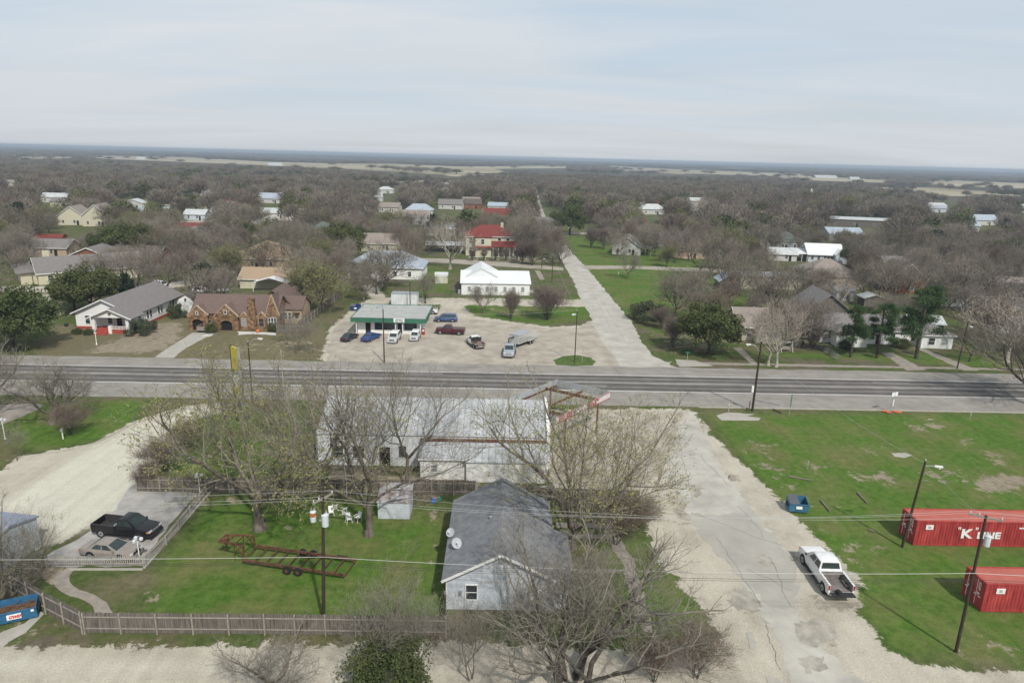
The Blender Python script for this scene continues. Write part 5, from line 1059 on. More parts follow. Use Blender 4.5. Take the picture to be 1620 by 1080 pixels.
# ---------------------------------------------------------------- containers
cred = mat('container_red', (.31,.030,.032), .65, .28, 1.6, detail=9, col2=(.40,.06,.055), stretch=(1,1,.22)); ctop = mat('container_faded_top', (.46,.13,.10), .75, .10, .8, detail=8)
cwhite = mat('container_lettering', (.80,.80,.78), .6, .08, 4)
def container(x, y, ang, label, decals):
    root = empty('shipping_container', (x, y, 0), R(ang), label, 'shipping container', 'red shipping containers'); Lc, Wc, Hc = 12.19, 2.44, 2.59
    f = MB()
    for yy in (0, Wc-.12): f.box(0,yy,0.03,Lc,yy+.12,.18); f.box(0,yy,Hc-.12,Lc,yy+.12,Hc)
    for xx in (0, Lc-.15):
        for yy in (0, Wc-.15): f.box(xx-.004,yy-.004,.02,xx+.154,yy+.154,Hc+.01)
        f.box(xx,.12,Hc-.12,xx+.15,Wc-.12,Hc); f.box(xx,.12,.03,xx+.15,Wc-.12,.18)
    f.build('frame', cred, root)
    n = int((Lc-.3)/.07); xs_ = [.15+i*(Lc-.3)/n for i in range(n+1)]
    for yy, s_ in ((.02, 1), (Wc-.02, -1)):
        off_ = [(0, 0, .045, .045)[i % 4] for i in range(n+1)]
        w_ = MB(); vs_ = [(x_, yy+s_*o_, .18) for x_, o_ in zip(xs_, off_)] + [(x_, yy+s_*o_, Hc-.12) for x_, o_ in zip(xs_, off_)]
        w_.add(vs_, [(i, i+1, n+2+i, n+1+i) for i in range(n)]); w_.build('side_panel', cred, root)
    n2 = int(Lc/.14); xs2 = [.15+i*(Lc-.3)/n2 for i in range(n2+1)]; r_ = MB()
    r_.add([(x_, .12, Hc-.03-(i % 2)*.03) for i, x_ in enumerate(xs2)]+[(x_, Wc-.12, Hc-.03-(i % 2)*.03) for i, x_ in enumerate(xs2)], [(i, i+1, n2+2+i, n2+1+i) for i in range(n2)])
    r_.build('roof_panel', ctop, root)
    MB().box(Lc-.06,.15,.18,Lc-.02,Wc-.15,Hc-.12).build('end_panel', cred, root)
    for k in range(2):
        y0_ = .16+k*1.065; dr = MB().box(.03,y0_,.19,.08,y0_+1.05,Hc-.13)
        d_ = dr.build('door', cred, root)
        for q in (.3, .75):
            MB().tube([(0.0,y0_+q,.22),(0.0,y0_+q,Hc-.16)], .02, 6).build('lock_rod', cwhite if q > .5 else cred, d_)
            MB().box(-.02,y0_+q-.1,1.05,.028,y0_+q+.2,1.1).build('handle', cwhite, d_)
        MB().box(.018,y0_+.40,1.2,.028,y0_+.70,1.35).build('marking_plate', cwhite, d_)
        for i, z_ in enumerate((2.15, 1.95, 1.75, 1.6)):
            if k == 0: MB().box(.018,y0_+.36,z_,.028,y0_+.36+(.34,.28,.3,.2)[i],z_+.08).build('marking', cwhite, d_)
    MB().box(.9,-.03,1.72,1.6,.015,2.18).build('sticker', cwhite, root)
    st_ = MB().box(1.12,-.04,1.85,1.38,-.0301,2.08); st_.build('sticker_emblem', mat('faded_emblem', (.45,.38,.38), .7, .2, 5), root)
    if decals:
        rt = (R(90), 0, 0)
        text('"', .95, cwhite, (3.95,-.012,1.62), rt, root, bold=.01); text('K', 1.30, cwhite, (4.32,-.012,1.30), rt, root, bold=.045, sx=1.25); text('"', .95, cwhite, (5.6,-.012,1.62), rt, root, bold=.01)
        text('LINE', .92, cwhite, (5.88,-.012,1.16), rt, root, bold=.035, sx=1.22)
        text('www.kline.com', .34, cwhite, (9.75,-.012,2.02), rt, root, bold=.012, sx=1.2)
    text('45G1', .14, cwhite, (Lc-.9,-.008,.6), (R(90),0,0), root)
    return root
ca = 1.0
g1 = G(1444, 862.5); container(g1.x, g1.y, ca, 'long red shipping container with white company lettering, farther of the two', True)
g2 = G(1551, 967.5); container(g2.x, g2.y, ca, 'red shipping container without lettering, nearer one cut by the right edge', False)

# ---------------------------------------------------------------- dumpsters
dbl = mat('dumpster_blue', (.05,.16,.26), .55, .22, 2.5, detail=7); dbr = mat('dumpster_bright_blue', (.035,.14,.27), .5, .2, 2.5, detail=7)
def dumpster(x, y, ang, label, m, w=1.9, d=1.3, fill=False, lids=True, logo=None):
    root = empty('dumpster', (x, y, 0.02), R(ang), label, 'dumpster'); t_ = .05
    b_ = MB(); hf, hb = 1.05, 1.35
    def wall(p, q): b_.slab
    o_ = [(-w/2,-d/2,.12),(w/2,-d/2,.12),(w/2,d/2,.12),(-w/2,d/2,.12),(-w/2,-d/2-.12,hf),(w/2,-d/2-.12,hf),(w/2,d/2,hb),(-w/2,d/2,hb)]
    i_ = [(-w/2+t_,-d/2+t_,.17),(w/2-t_,-d/2+t_,.17),(w/2-t_,d/2-t_,.17),(-w/2+t_,d/2-t_,.17),(-w/2+t_,-d/2-.12+t_,hf),(w/2-t_,-d/2-.12+t_,hf),(w/2-t_,d/2-t_,hb),(-w/2+t_,d/2-t_,hb)]
    b_.add(o_+i_, [(0,3,2,1),(0,1,5,4),(1,2,6,5),(2,3,7,6),(3,0,4,7),(8,9,10,11),(9,8,12,13),(10,9,13,14),(11,10,14,15),(8,11,15,12),(4,5,13,12),(5,6,14,13),(6,7,15,14),(7,4,12,15)])
    b_.build('bin', m, root)
    for sgn in (-1, 1): MB().box(min(sgn*w/2, sgn*(w/2+.12)),-.35,.55,max(sgn*w/2, sgn*(w/2+.12)),.35,.80).build('fork_pocket', M['trim_black'], root)
    MB().box(-w/2-.03,-d/2-.18,hf-.08,w/2+.03,-d/2-.121,hf+.02).build('rim_bar', m, root)
    if lids:
        l_ = MB(); l_.slab([(-w/2-.02,-d/2-.2,hf+.10),(-.02,-d/2-.2,hf+.10),(-.02,d/2,hb+.08),(-w/2-.02,d/2,hb+.08)], .06)
        for k in range(5): l_.bar((-w/2+.12+k*.18,-d/2-.15,hf+.12),(-w/2+.12+k*.18,d/2-.05,hb+.10),.05,.04)
        l_.build('lid', mat('grey_lid', (.13,.14,.16), .6, .1, 4), root)
    if fill:
        rng = random.Random(5); f_ = MB()
        for k in range(90):
            p = Vector((rng.uniform(-w/2+.2, w/2-.2), rng.uniform(-d/2+.1, d/2-.2), rng.uniform(.7, 1.1))); q = p + Vector((rng.uniform(-.6,.6), rng.uniform(-.5,.5), rng.uniform(-.1,.25))); q.x = max(-w/2+.08, min(w/2-.08, q.x)); q.y = max(-d/2, min(d/2-.1, q.y)); f_.bar(p, q, .025)
        f_.box(-w/2+.1,-d/2+.08,.3,w/2-.1,d/2-.1,.78)
        tag(f_.build('brush_pile', mat('dry_brush', (.16,.09,.055), .95, .3, 5), loc=(x, y, .02), rz=R(ang)), 'brown dry brush filling the open blue dumpster at the left edge', 'brush')
    if logo: logo(root)
    return root
def logo_r(root):
    MB().box(-.3,-.80,.50,.3,-.74,.80).build('emblem', cwhite, root)
g = G(1264, 812); dumpster(g.x, g.y+.7, -6, 'blue dumpster with a grey lid half open, on the grass by the street', dbl, logo=logo_r)
redlb = mat('red_label', (.55,.06,.05), .5, .1, 3)
def logo_l(root):
    MB().box(.25,-.86,.45,1.15,-.76,.85).build('emblem', cwhite, root); text('CWD', .30, redlb, (.36,-.87,.65), (R(90),0,0), root, bold=.02, shear=.3); MB().box(1.75,-.80,.75,1.95,-.745,.95).build('sticker', cwhite, root)
g = G(14, 985); dumpster(g.x-.4, g.y+.3, 26, 'bright blue open dumpster full of brown brush at the left edge', dbr, 4.2, 1.3, True, False, logo_l)
g = G(562, 492); dumpster(g.x, g.y+.7, 4, 'dark blue dumpster at the left rear corner of the cafe', mat('dumpster_navy', (.02,.05,.16), .5, .2, 3), 2.2, 1.4, False, True, logo_r)

# ---------------------------------------------------------------- rusty trailer frame in the yard
A_ = G(384, 894.5); B_ = G(546, 918.5); dx = (B_-A_); Lt = dx.length; ta = math.atan2(dx.y, dx.x)
tr = empty('trailer_frame', (A_.x, A_.y, 0), ta, 'rusty bare gooseneck trailer frame standing in the green yard', 'trailer'); Wt = 2.3; zt = .55
for y_ in (0, Wt): MB().bar((0,y_,zt),(Lt,y_,zt),.12,.2).build('side_rail', M['rust'], tr)
for k in range(10): MB().bar((Lt*(k+.02)/9.05+.02,.07,zt),(Lt*(k+.02)/9.05+.02,Wt-.07,zt),.07,.1).build('cross_member', M['rust'], tr)
for y_ in (.3, Wt-.3): 
    MB().bar((0,y_,zt+.1),(-.1,y_,1.75),.12,.14).build('riser', M['rust'], tr); MB().bar((-.02,y_,1.75),(-2.6,y_*.6+.4,1.65),.11,.16).build('neck_rail', M['rust'], tr); MB().bar((-.9,y_,1.70),(.1,y_,.7),.08).build('brace', M['rust'], tr)
for x_ in (-2.5, -1.7, -.9, -.1): MB().bar((x_,.5,1.69),(x_,Wt-.5,1.69),.08).build('neck_member', M['rust'], tr)
MB().bar((-2.2,Wt/2,1.6),(-2.2,Wt/2,.9),.1).build('hitch', M['rust'], tr); MB().box(-2.3,.5,1.75,-1.7,.95,1.95).build('winch', M['rust'], tr); MB().bar((-1.0,.45,1.6),(-1.0,.45,.05),.07).bar((-1.0,Wt-.45,1.6),(-1.0,Wt-.45,.05),.07).build('jack', M['rust'], tr)
for y_ in (-.34, Wt+.10):
    for x_ in (Lt*.455, Lt*.56):
        wh = MB().cyl((x_, y_, .36), .36, .24, 18, 'y').build('wheel', M['tyre'], tr, smooth=40); MB().cyl((x_, y_-.012 if y_ < 0 else y_+.241, .36), .17, .011, 10, 'y').build('rim', M['rust'], wh)
MB().box(Lt*.8,Wt+.1,.35,Lt*.9,Wt+.3,.6).build('tank', M['trim_black'], tr)
# ---------------------------------------------------------------- fences
def fence(name, pts, hgt, label, board='wood_grey', side=-1, gap=.006, bw=.145, post_every=2.4, rails=(.25, .8), cat='fence', seed=1, pick=False, postmat='wood_post'):
    rng = random.Random(seed); p0 = Vector((*pts[0][:2], 0)); root = empty(name, p0, 0, label, cat)
    for a, b_ in zip(pts, pts[1:]):
        a = Vector((*a[:2], 0)) - p0; b_ = Vector((*b_[:2], 0)) - p0; d = (b_-a); l = d.length; d.normalize(); n_ = Vector((d.y, -d.x, 0))*(1 if side < 0 else -1)
        mb = MB(); x = 0
        while x < l - bw*.5:
            h_ = hgt*(1 + rng.uniform(-.03, .03)); p = a + d*x; q = a + d*(x+bw-gap); t_ = n_*.02; tilt = d*rng.uniform(-.012, .012)
            if pick: top = [p+Vector((0,0,h_-.06)), (p+q)/2+Vector((0,0,h_)), q+Vector((0,0,h_-.06))]
            else: top = [p+tilt+Vector((0,0,h_)), q+tilt+Vector((0,0,h_))]
            f_ = [p+Vector((0,0,.05)), q+Vector((0,0,.05))] + top[::-1]; n2 = len(f_)
            mb.add([tuple(v) for v in f_]+[tuple(v-t_) for v in f_], [tuple(range(n2)), tuple(range(n2, 2*n2))[::-1]]+[(i, n2+i, n2+(i+1)%n2, (i+1)%n2) for i in range(n2)])
            x += bw if not pick else bw*1.75
        mb.build('board_panel', M[board], root, fix=False)
        for r_ in rails: MB().bar(a+n_*.03+Vector((0,0,hgt*r_)), b_+n_*.03+Vector((0,0,hgt*r_)), .045, .09).build('rail', M[postmat], root)
        k = max(1, round(l/post_every))
        for i in range(k+1):
            p = a + d*(l*i/k) + n_*.09; MB().box(p.x-.05, p.y-.05, 0, p.x+.05, p.y+.05, hgt*(1.0+rng.uniform(-.02,.05))).build('post', M[postmat], root)
    return root
def gg(u, v): g = G(u, v); return (g.x, g.y)
fence('wood_fence', [gg(136,1001), gg(420,1003), gg(706,1007)], 1.75, 'long weathered board fence between the green yard and the pale alley', seed=2)
fence('wood_fence', [gg(22,936), gg(75,970), gg(133,1001)], 1.85, 'short weathered board fence running from the bright blue dumpster to the long fence', seed=3)
fence('wood_fence', [gg(218,777), gg(545,782), gg(752,783)], 1.7, 'brown board fence behind the big trees, between yard and white metal building', seed=4)
fence('wood_fence', [gg(755,789), gg(1010,796)], 1.5, 'board fence section behind the cottage and its dark grey shingle roof', seed=14)
fence('wood_fence', [gg(706,965), gg(706,1006)], 1.75, 'short fence piece closing the gap at the cottage corner', seed=5)
fence('wood_fence', [gg(462,742), gg(500,722)], 1.6, 'short dark board fence at the left corner of the metal building', seed=6)
fence('wood_fence', [gg(438,526), gg(480,526)], 1.7, 'dark board fence at the right side of the stone house', seed=7)
fence('wood_fence', [gg(470,524), gg(540,468)], 1.7, 'board fence running back from the stone house beside the cafe lot', seed=8)
M['picket'] = mat('worn_picket_wood', (.36,.34,.31), .9, .2, 3)
fence('picket_fence', [gg(75,895), gg(229,895)], 1.0, 'pale worn picket fence in front of the tan sedan', 'picket', pick=True, bw=.10, rails=(.25,.78), postmat='picket', seed=9)
fence('picket_fence', [gg(229,895), gg(262,862), gg(300,815), gg(330,775)], 1.0, 'picket fence slanting along the edge of the concrete pad', 'picket', pick=True, bw=.10, rails=(.25,.78), postmat='picket', seed=10)
tag(MB().bar(G(228,899)+Vector((0,0,.05)), G(333,778)+Vector((0,0,.05)), .2, .12).build('curb', conc), kind='structure')
tag(MB().bar(G(110,901)+Vector((0,0,.05)), G(226,901)+Vector((0,0,.05)), .2, .12).build('curb', conc), kind='structure')
# chain link fences
clm = bpy.data.materials.new('chain_link'); clm.use_nodes = True; t = clm.node_tree; b = t.nodes['Principled BSDF']; b.inputs['Base Color'].default_value = (.22,.23,.22,1); b.inputs['Metallic'].default_value = .5; b.inputs['Roughness'].default_value = .5
def chain(pts, hgt, label):
    p0 = Vector((*pts[0], 0)); root = empty('chain_link_fence', p0, 0, label, 'fence')
    for a, b_ in zip(pts, pts[1:]):
        a = Vector((*a, 0))-p0; b_ = Vector((*b_, 0))-p0; d = b_-a; l = d.length; d.normalize(); mb = MB(); k = 0.0
        while k < l:
            q = min(l, k+hgt); mb.bar(a+d*k, a+d*q+Vector((0,0,q-k)), .012); mb.bar(a+d*k+Vector((0,0,hgt)), a+d*q+Vector((0,0,hgt-(q-k))), .012); k += .22
        mb.build('mesh_panel', clm, root, fix=False); MB().bar(a+Vector((0,0,hgt)), b_+Vector((0,0,hgt)), .04).build('rail', clm, root)
        m_ = max(1, round(l/3))
        for i in range(m_+1): p = a+d*(l*i/m_); MB().bar(p, p+Vector((0,0,hgt+.05)), .05).build('post', clm, root)
chain([gg(1293,549), gg(1326,571)], 1.3, 'chain link fence running to the pavement between two front lawns')
# white low rail fence in front of the farmhouse
h = empty('rail_fence', G(742, 410), R(6), 'low white rail fence in front of the red-roofed farmhouse', 'fence')
MB().box(0,-.03,.75,23,.03,.85).build('rail', M['white_paint'], h); 
for k in range(9): MB().box(k*2.87-.05,-.05,0,k*2.87+.05,.05,.9).build('post', M['white_paint'], h)

# ---------------------------------------------------------------- poles
WIRE = {}
M['transformer'] = mat('transformer_grey', (.60,.64,.66), .45, .08, 3); M['insul'] = mat('porcelain', (.55,.55,.56), .3, .1, 4)
lampm = M['galv_plain']
def pole(key, u, v, top, label, r=.14, lean=(0,0), cross=None, lamp=None, cans=(), name='utility_pole', cat='utility pole', box=False, m='pole_wood', hh=None, group=None):
    g = G(u, v); H_ = hh or HT(u, v, top); root = empty(name, g, 0, label, cat, group)
    sh = MB().tube([(0,0,0),(lean[0]*.5,lean[1]*.5,H_*.5),(lean[0],lean[1],H_)], [r, r*.88, r*.7], 10).build('shaft', M[m], root, smooth=50); T = Vector((lean[0], lean[1], H_))
    at_ = []
    if cross:
        w_, ang_, dz = cross; d = Vector((math.cos(ang_), math.sin(ang_), 0)); ca_ = MB().bar(T+Vector((0,0,-dz))-d*w_/2, T+Vector((0,0,-dz))+d*w_/2, .10, .12).build('crossarm', M['wood_post'], root)
        for q in (-.46, -.2, .46):
            p = T + d*w_*q + Vector((0,0,-dz+.07)); MB().lathe(p, [(.03,0),(.06,.05),(.03,.1),(.055,.14),(.02,.2)], 8).build('insulator', M['insul'], ca_); at_.append(g + p + Vector((0,0,.2)))
    else:
        MB().lathe(T, [(.03,0),(.06,.05),(.03,.1),(.05,.14),(.02,.2)], 8).build('insulator', M['insul'], root); at_ = [g + T + Vector((0,0,.2))]*3
    for cx_, cy_, cz_, s_, rust_ in cans:
        c_ = Vector((cx_, cy_, H_-cz_)); cn_ = MB().lathe(c_, [(.0,0),(.24*s_,.0),(.25*s_,.05),(.25*s_,.85*s_),(.27*s_,.87*s_),(.27*s_,.92*s_),(.12*s_,1.0*s_)], 16).build('transformer', M['rust_metal'] if rust_ == 2 else M['transformer'], root, smooth=40)
        if rust_: MB().lathe(c_+Vector((0,0,.5*s_)), [(.262*s_,0),(.266*s_,.35*s_),(.0,.42*s_)], 16).build('rust_cap', mat('rust_orange', (.42,.14,.05), .8, .3, 4), cn_)
        for q in (-.1, .1): MB().lathe(c_+Vector((q,0,1.0*s_)), [(.03,0),(.05,.06),(.03,.12),(.02,.25)], 6).build('bushing', M['insul'], cn_)
        MB().box(min(0,cx_)+.1 if cx_ > 0 else cx_+.1, cy_-.03, H_-cz_+.4, cx_-.1 if cx_ > 0 else -.1, cy_+.03, H_-cz_+.5).build('bracket', M['galv_plain'], cn_)
    if lamp:
        lx, ly, lz, up_ = lamp; a = T+Vector((0,0,-lz)); e_ = a+Vector((lx, ly, up_)); m_ = a+Vector((lx*.5, ly*.5, up_*.85))
        ar = MB().tube([a, m_, e_], .035, 6).build('lamp_arm', lampm, root)
        dn = Vector((lx, ly, 0)).normalized(); MB().bar(e_-dn*.1, e_+dn*.55, .22, .13).build('lamp_head', M['white_paint'], root); MB().lathe(e_+dn*.3+Vector((0,0,-.24)), [(.0,0),(.12,.05),(.13,.17)], 10).build('lamp_globe', M['lamp_clear'], root)
    if box: MB().box(-.45,-.12,2.9,-.18,.12,3.8).build('meter_box', M['white_paint'], root); MB().box(-.6,-.3,0,-.5,-.2,1.6).build('stub', M['rust'], root)
    WIRE[key] = (at_, g, H_, T); return root
pole('A', 1427, 865, 728, 'dark leaning wooden pole with a lamp in front of the lettered container', .13, lean=(.55,-.1), lamp=(.9,-.2,.5,.1))
pole('B', 1512, 1031, 815, 'wooden power pole with crossarm and pale transformer in front of the nearer container', .125, lean=(-.05,0), cross=(2.0, R(-28), .15), cans=((.34,-.1,2.3,.85,0),))
pole('C', 1190, 650, 540, 'thick black pole with a street lamp arm and meter box beside the highway', .17, lean=(.1,0), lamp=(-1.5,.1,1.6,1.1), box=True)
pole('Y', 512, 984, 786, 'wooden power pole with two transformers in the green yard', .14, lean=(.45,-.0), cross=(1.9, R(58), .1), cans=((-.34,.0,1.95,.85,1),(.52,.0,2.3,1.0,0)))
pole('D', 909, 573, 492, 'slim wooden pole with a white lamp on the grass island', .10, lamp=(-.35,-.1,.6,.05))
pole('E', 400, 640, 541, 'wooden pole with a white street lamp arm beside the yellow sign', .11, lamp=(1.6,-.2,.4,1.0))
pole('F', 608, 574, 489, 'wooden pole standing before the cafe fascia', .12)
pole('Gp', 649, 486, 445, 'thin wooden pole behind the cafe roof', .11)
pole('Hp', 857, 425, 402, 'short dark pole at the cross street corner', .11, lamp=(.5,-.3,1.5,.1))
pole('I', 873, 447, 403, 'dark pole right of the white hall', .12)
pole('J', 1514, 583, 507, 'brown leaning pole with a lamp beside the right driveway', .12, lean=(.3,0), lamp=(.0,-.7,.9,.05))
pole('K', 1066, 476, 441, 'thin pole on the mown lawn beside the bare tree', .10)
pole('Lp', 58, 480, 436, 'grey pole in front of the yellow brick house', .11, cross=(2.2, R(5), .1))
pole('Mp', 13, 347, 318, 'pale pole among trees at the far left', .14)
pole('Np', 902, 378, 358, 'pole with a white lamp beside the far street lawn', .12, lamp=(-.6,-.3,.6,.1))
pole('Op', 1388, 484, 432, 'tall thin pole in the right trees behind the pines', .12)
pole('Pp', 448, 610, 556, 'slim grey pole beside the highway left of the workshop', .08, m='galv_plain')
pole('Qp', 573, 690, 640, 'thin dark post against the galvanised roof', .10)
gL = Vector((-75, 43, 0)); gR = Vector((92, 44, 0))
def cable(p, q, sag, r, label, m='cable_grey', seg=28, group='overhead cables'):
    pts = [p.lerp(q, i/seg) + Vector((0,0,-4*sag*(i/seg)*(1-i/seg))) for i in range(seg+1)]
    mb = MB().tube([x_-p for x_ in pts], r, 4); o = mb.build('overhead_cable', MATS[m], loc=p, fix=False); return tag(o, label, 'cable', group)
mat('cable_grey', (.42,.43,.42), .5, .05, 1); mat('cable_black', (.03,.03,.03), .6, .1, 1); mat('cable_pale', (.50,.51,.48), .5, .05, 1)
Y_, B_, A_ = WIRE['Y'], WIRE['B'], WIRE['A']
tops = 'thin pale power wire strung along the pole tops above the yard and street'
for i in range(3):
    l_ = Vector((gL.x, gL.y+1.0*(i-1), 9.6)); cable(l_, Y_[0][i], .8, .0085, tops, group='power wires on the pole tops')
    cable(Y_[0][i], B_[0][i], 1.0, .0085, tops, group='power wires on the pole tops'); cable(B_[0][i], Vector((gR.x, gR.y+i*.8, 9.6)), .8, .0085, tops, group='power wires on the pole tops')
def onp(w_, f): return w_[1] + w_[3]*f + Vector((0,-.14,0))
for f1, f2, r_, lb, m_ in ((.545,.60,.018,'thick pale communications cable crossing the yard at mid pole height', 'cable_pale'), (.50,.555,.015,'upper thin black cable below the pale cable','cable_black'), (.485,.54,.013,'lowest thin dark cable crossing yard and street','cable_black')):
    cable(Vector((gL.x, gL.y-.5, 9.5*f1)), onp(Y_, f1), .25, r_, lb+', left span', m_); cable(onp(Y_, f1), onp(B_, f2), .5, r_, lb+', middle span', m_); cable(onp(B_, f2), Vector((gR.x, gR.y-.5, 9.5*f2)), .3, r_, lb+', right span', m_)
cable(onp(B_, .97), onp(A_, .97), .15, .012, 'short slack wire between the two poles by the containers'); cable(onp(A_, .98), onp(WIRE['C'], .9), .9, .012, 'wire from the leaning lamp pole back to the highway pole')
cable(WIRE['I'][0][0], WIRE['D'][0][0], .8, .012, 'wire running from the hall corner pole to the island pole'); cable(WIRE['F'][0][0], WIRE['D'][0][0], .9, .012, 'wire running from the cafe pole to the island pole'); cable(WIRE['Gp'][0][0], WIRE['I'][0][0], .7, .012, 'wire crossing in front of the white hall roof')
cable(WIRE['I'][0][0], WIRE['K'][0][0], 1.0, .012, 'wire crossing the street beyond the white hall')
# leave the far off-frame poles where the wires end
for k_, (g_, lb) in enumerate(((gL, 'wooden pole beyond the left end of the yard wires'), (gR, 'wooden pole beyond the right end of the street wires'))):
    root = empty('utility_pole', g_, 0, lb, 'utility pole'); MB().tube([(0,0,0),(0,0,9.8)], [.14,.1], 8).build('shaft', M['pole_wood'], root); MB().bar((0,-1.1,9.5),(0,1.1,9.5),.1,.12).build('crossarm', M['wood_post'], root)

# garden lamp posts
def lamppost(u, v, label, hh=2.3):
    root = empty('garden_lamp', G(u, v), R(15), label, 'lamp post', 'white garden lamp posts'); MB().tube([(0,0,0),(0,0,.15),(0,0,.16),(0,0,hh)], [.11,.09,.045,.04], 8).build('post', M['white_paint'], root)
    for k in range(3):
        a = k*2*math.pi/3; d = Vector((math.cos(a), math.sin(a), 0))*.32; MB().tube([(0,0,hh-.1), d*.6+Vector((0,0,hh)), d+Vector((0,0,hh-.02))], .022, 5).build('arm', M['white_paint'], root); MB().lathe(d+Vector((0,0,hh)), [(.03,0),(.15,.06),(.13,.20),(.17,.22),(.02,.34)], 10).build('globe', M['lamp_clear'], root, smooth=50)
lamppost(222, 893, 'white multi-globe garden lamp at the picket fence corner'); lamppost(317, 786, 'white multi-globe garden lamp behind the far fence corner'); lamppost(8, 694, 'white multi-globe garden lamp on the grass at the left edge')
root = empty('yard_post', G(153, 545), 0, 'slim white post with a flared foot on the bungalow lawn', 'post'); MB().tube([(0,0,0),(0,0,.5),(0,0,2.1)], [.16,.06,.05], 8).build('shaft', M['white_paint'], root); MB().box(-.18,-.1,2.1,.18,.1,2.25).build('cap', M['white_paint'], root)
# mailbox
root = empty('mailbox', G(100, 694), R(20), 'white mailbox on a post on the lawn beside the pale drive', 'mailbox'); MB().box(-.06,-.06,0,.06,.06,1.1).build('post', M['white_paint'], root)
b_ = MB(); pr = [(-.16,0),(-.16,.18)]+[(-.16*math.cos(math.pi*k/6), .18+.14*math.sin(math.pi*k/6)) for k in range(1,6)]+[(.16,.18),(.16,0)]; n=len(pr); b_.add([(x,-.3,1.1+z) for x,z in pr]+[(x,.3,1.1+z) for x,z in pr], [tuple(range(n)),tuple(range(n,2*n))[::-1]]+[(i,(i+1)%n,n+(i+1)%n,n+i) for i in range(n)]); b_.build('box', M['galv_plain'], root)

# ---------------------------------------------------------------- signs
gsn = mat('green_sign', (.02,.16,.09), .5, .08, 3); sgnw = cwhite
def sign(name, u, v, label, w, hgt, z, m, ang=0, txt=None, two=False, ts=.3, tm=None, postm='galv_plain', cat='road sign'):
    root = empty(name, G(u, v), R(ang), label, cat)
    for x_ in ((-w*.35, w*.35) if two else (0,)): MB().box(x_-.03,-.03,0,x_+.03,.03,z+hgt*.9).build('post', M[postm], root)
    bd = MB().box(-w/2,-.06,z,w/2,-.035,z+hgt).build('board', m, root)
    if txt:
        for i, s_ in enumerate(txt): text(s_, ts, tm or sgnw, (0,-.065,z+hgt*(1-(i+.5)/len(txt))), (R(90),0,0), bd, ax='CENTER', bold=.006)
    return root
sign('highway_sign', 1248, 659, 'narrow green highway sign seen edge-on beside the road', .95, 1.7, 1.6, gsn, 62)
sign('street_sign', 1086, 579, 'small green street name sign on the far corner pad', .8, .2, 2.4, gsn, 5)
sign('street_sign', 921, 573, 'thin street name sign on the grass island', .5, .18, 2.2, gsn, 80)
sign('street_sign', 978, 437, 'small white marker sign at the cross street corner', .4, .5, .8, M['white_paint'], 20)
sign('marker_post', 1277, 742, 'thin pale marker post in the bright green field', .15, .4, .7, M['galv_plain'], 20)
sign('marker_post', 1534, 664, 'small marker post on the grass near the highway', .15, .4, .7, M['galv_plain'], 10)
sign('parking_sign', 1152, 654, 'thin low post beside the concrete pad', .12, .15, 1.3, M['white_paint'], 10)
# yellow tall sign
root = empty('tall_sign', G(381, 668), R(-40), 'tall two-post sign with a yellow panel and smaller panels below', 'sign'); hs = HT(373, 668, 549)
for x_ in (-.95, .95): MB().box(x_-.12,-.12,0,x_+.12,.12,hs+.1).build('post', M['pole_wood'] if x_ < 0 else M['galv_plain'], root)
yel = mat('yellow_sign', (.50,.40,.05), .5, .15, 2)
MB().box(-.82,-.14,hs-3.0,.82,.14,hs).build('panel', yel, root); MB().box(-.82,-.1,hs-4.9,.82,.1,hs-4.0).build('white_panel', cwhite, root); MB().box(-.82,-.1,hs-6.3,.82,.1,hs-5.5).build('lower_panel', yel, root)
# route sign on skid stand with sandbags
root = empty('portable_sign', G(1410, 652), R(25), 'portable route sign on a skid stand with orange sandbags', 'road sign')
for x_ in (-.28, .28): MB().bar((x_,0,.05),(x_*.8,0,2.6),.05).build('post', M['galv_plain'], root)
MB().bar((-.4,-.7,.05),(-.4,.7,.05),.06).bar((.4,-.7,.05),(.4,.7,.05),.06).bar((-.4,0,.05),(.4,0,.05),.05).bar((-.3,.6,.08),(-.28,0,1.2),.04).build('skid', M['galv_plain'], root)
bl_ = mat('blue_shield', (.10,.18,.30), .5, .1, 3)
for x_ in (-.33, .33):
    bd = MB().box(x_-.29,-.09,2.5,x_+.29,-.05,3.1).build('plate', cwhite, root); MB().add([(x_-.2,-.095,3.02),(x_+.2,-.095,3.02),(x_+.22,-.095,2.75),(x_,-.095,2.55),(x_-.22,-.095,2.75)], [(0,1,2,3,4)]) or None
bd = MB().box(-.1,-.09,1.0,.1,-.04,2.0).build('plate', cwhite, root)
org = mat('orange_sandbag', (.62,.14,.04), .8, .12, 4)
for i, (dx_, dy_) in enumerate(((-1.0,.1),(-.6,-.35),(.55,.1),(.95,-.3))):
    g = G(1410, 652); b_ = MB(); b_.lathe((0,0,0), [(.05,0),(.27,.05),(.30,.14),(.18,.24),(.03,.26)], 10); o = b_.build('sandbag', org, loc=(g.x+dx_, g.y+dy_, .01), smooth=60); o.scale = (1.3,.8,1); tag(o, ('orange sandbag, outer left one at the portable sign foot', 'orange sandbag, inner left one at the portable sign foot', 'orange sandbag, inner right one at the portable sign foot', 'orange sandbag, outer right one at the portable sign foot')[i], 'sandbag', 'orange sandbags')
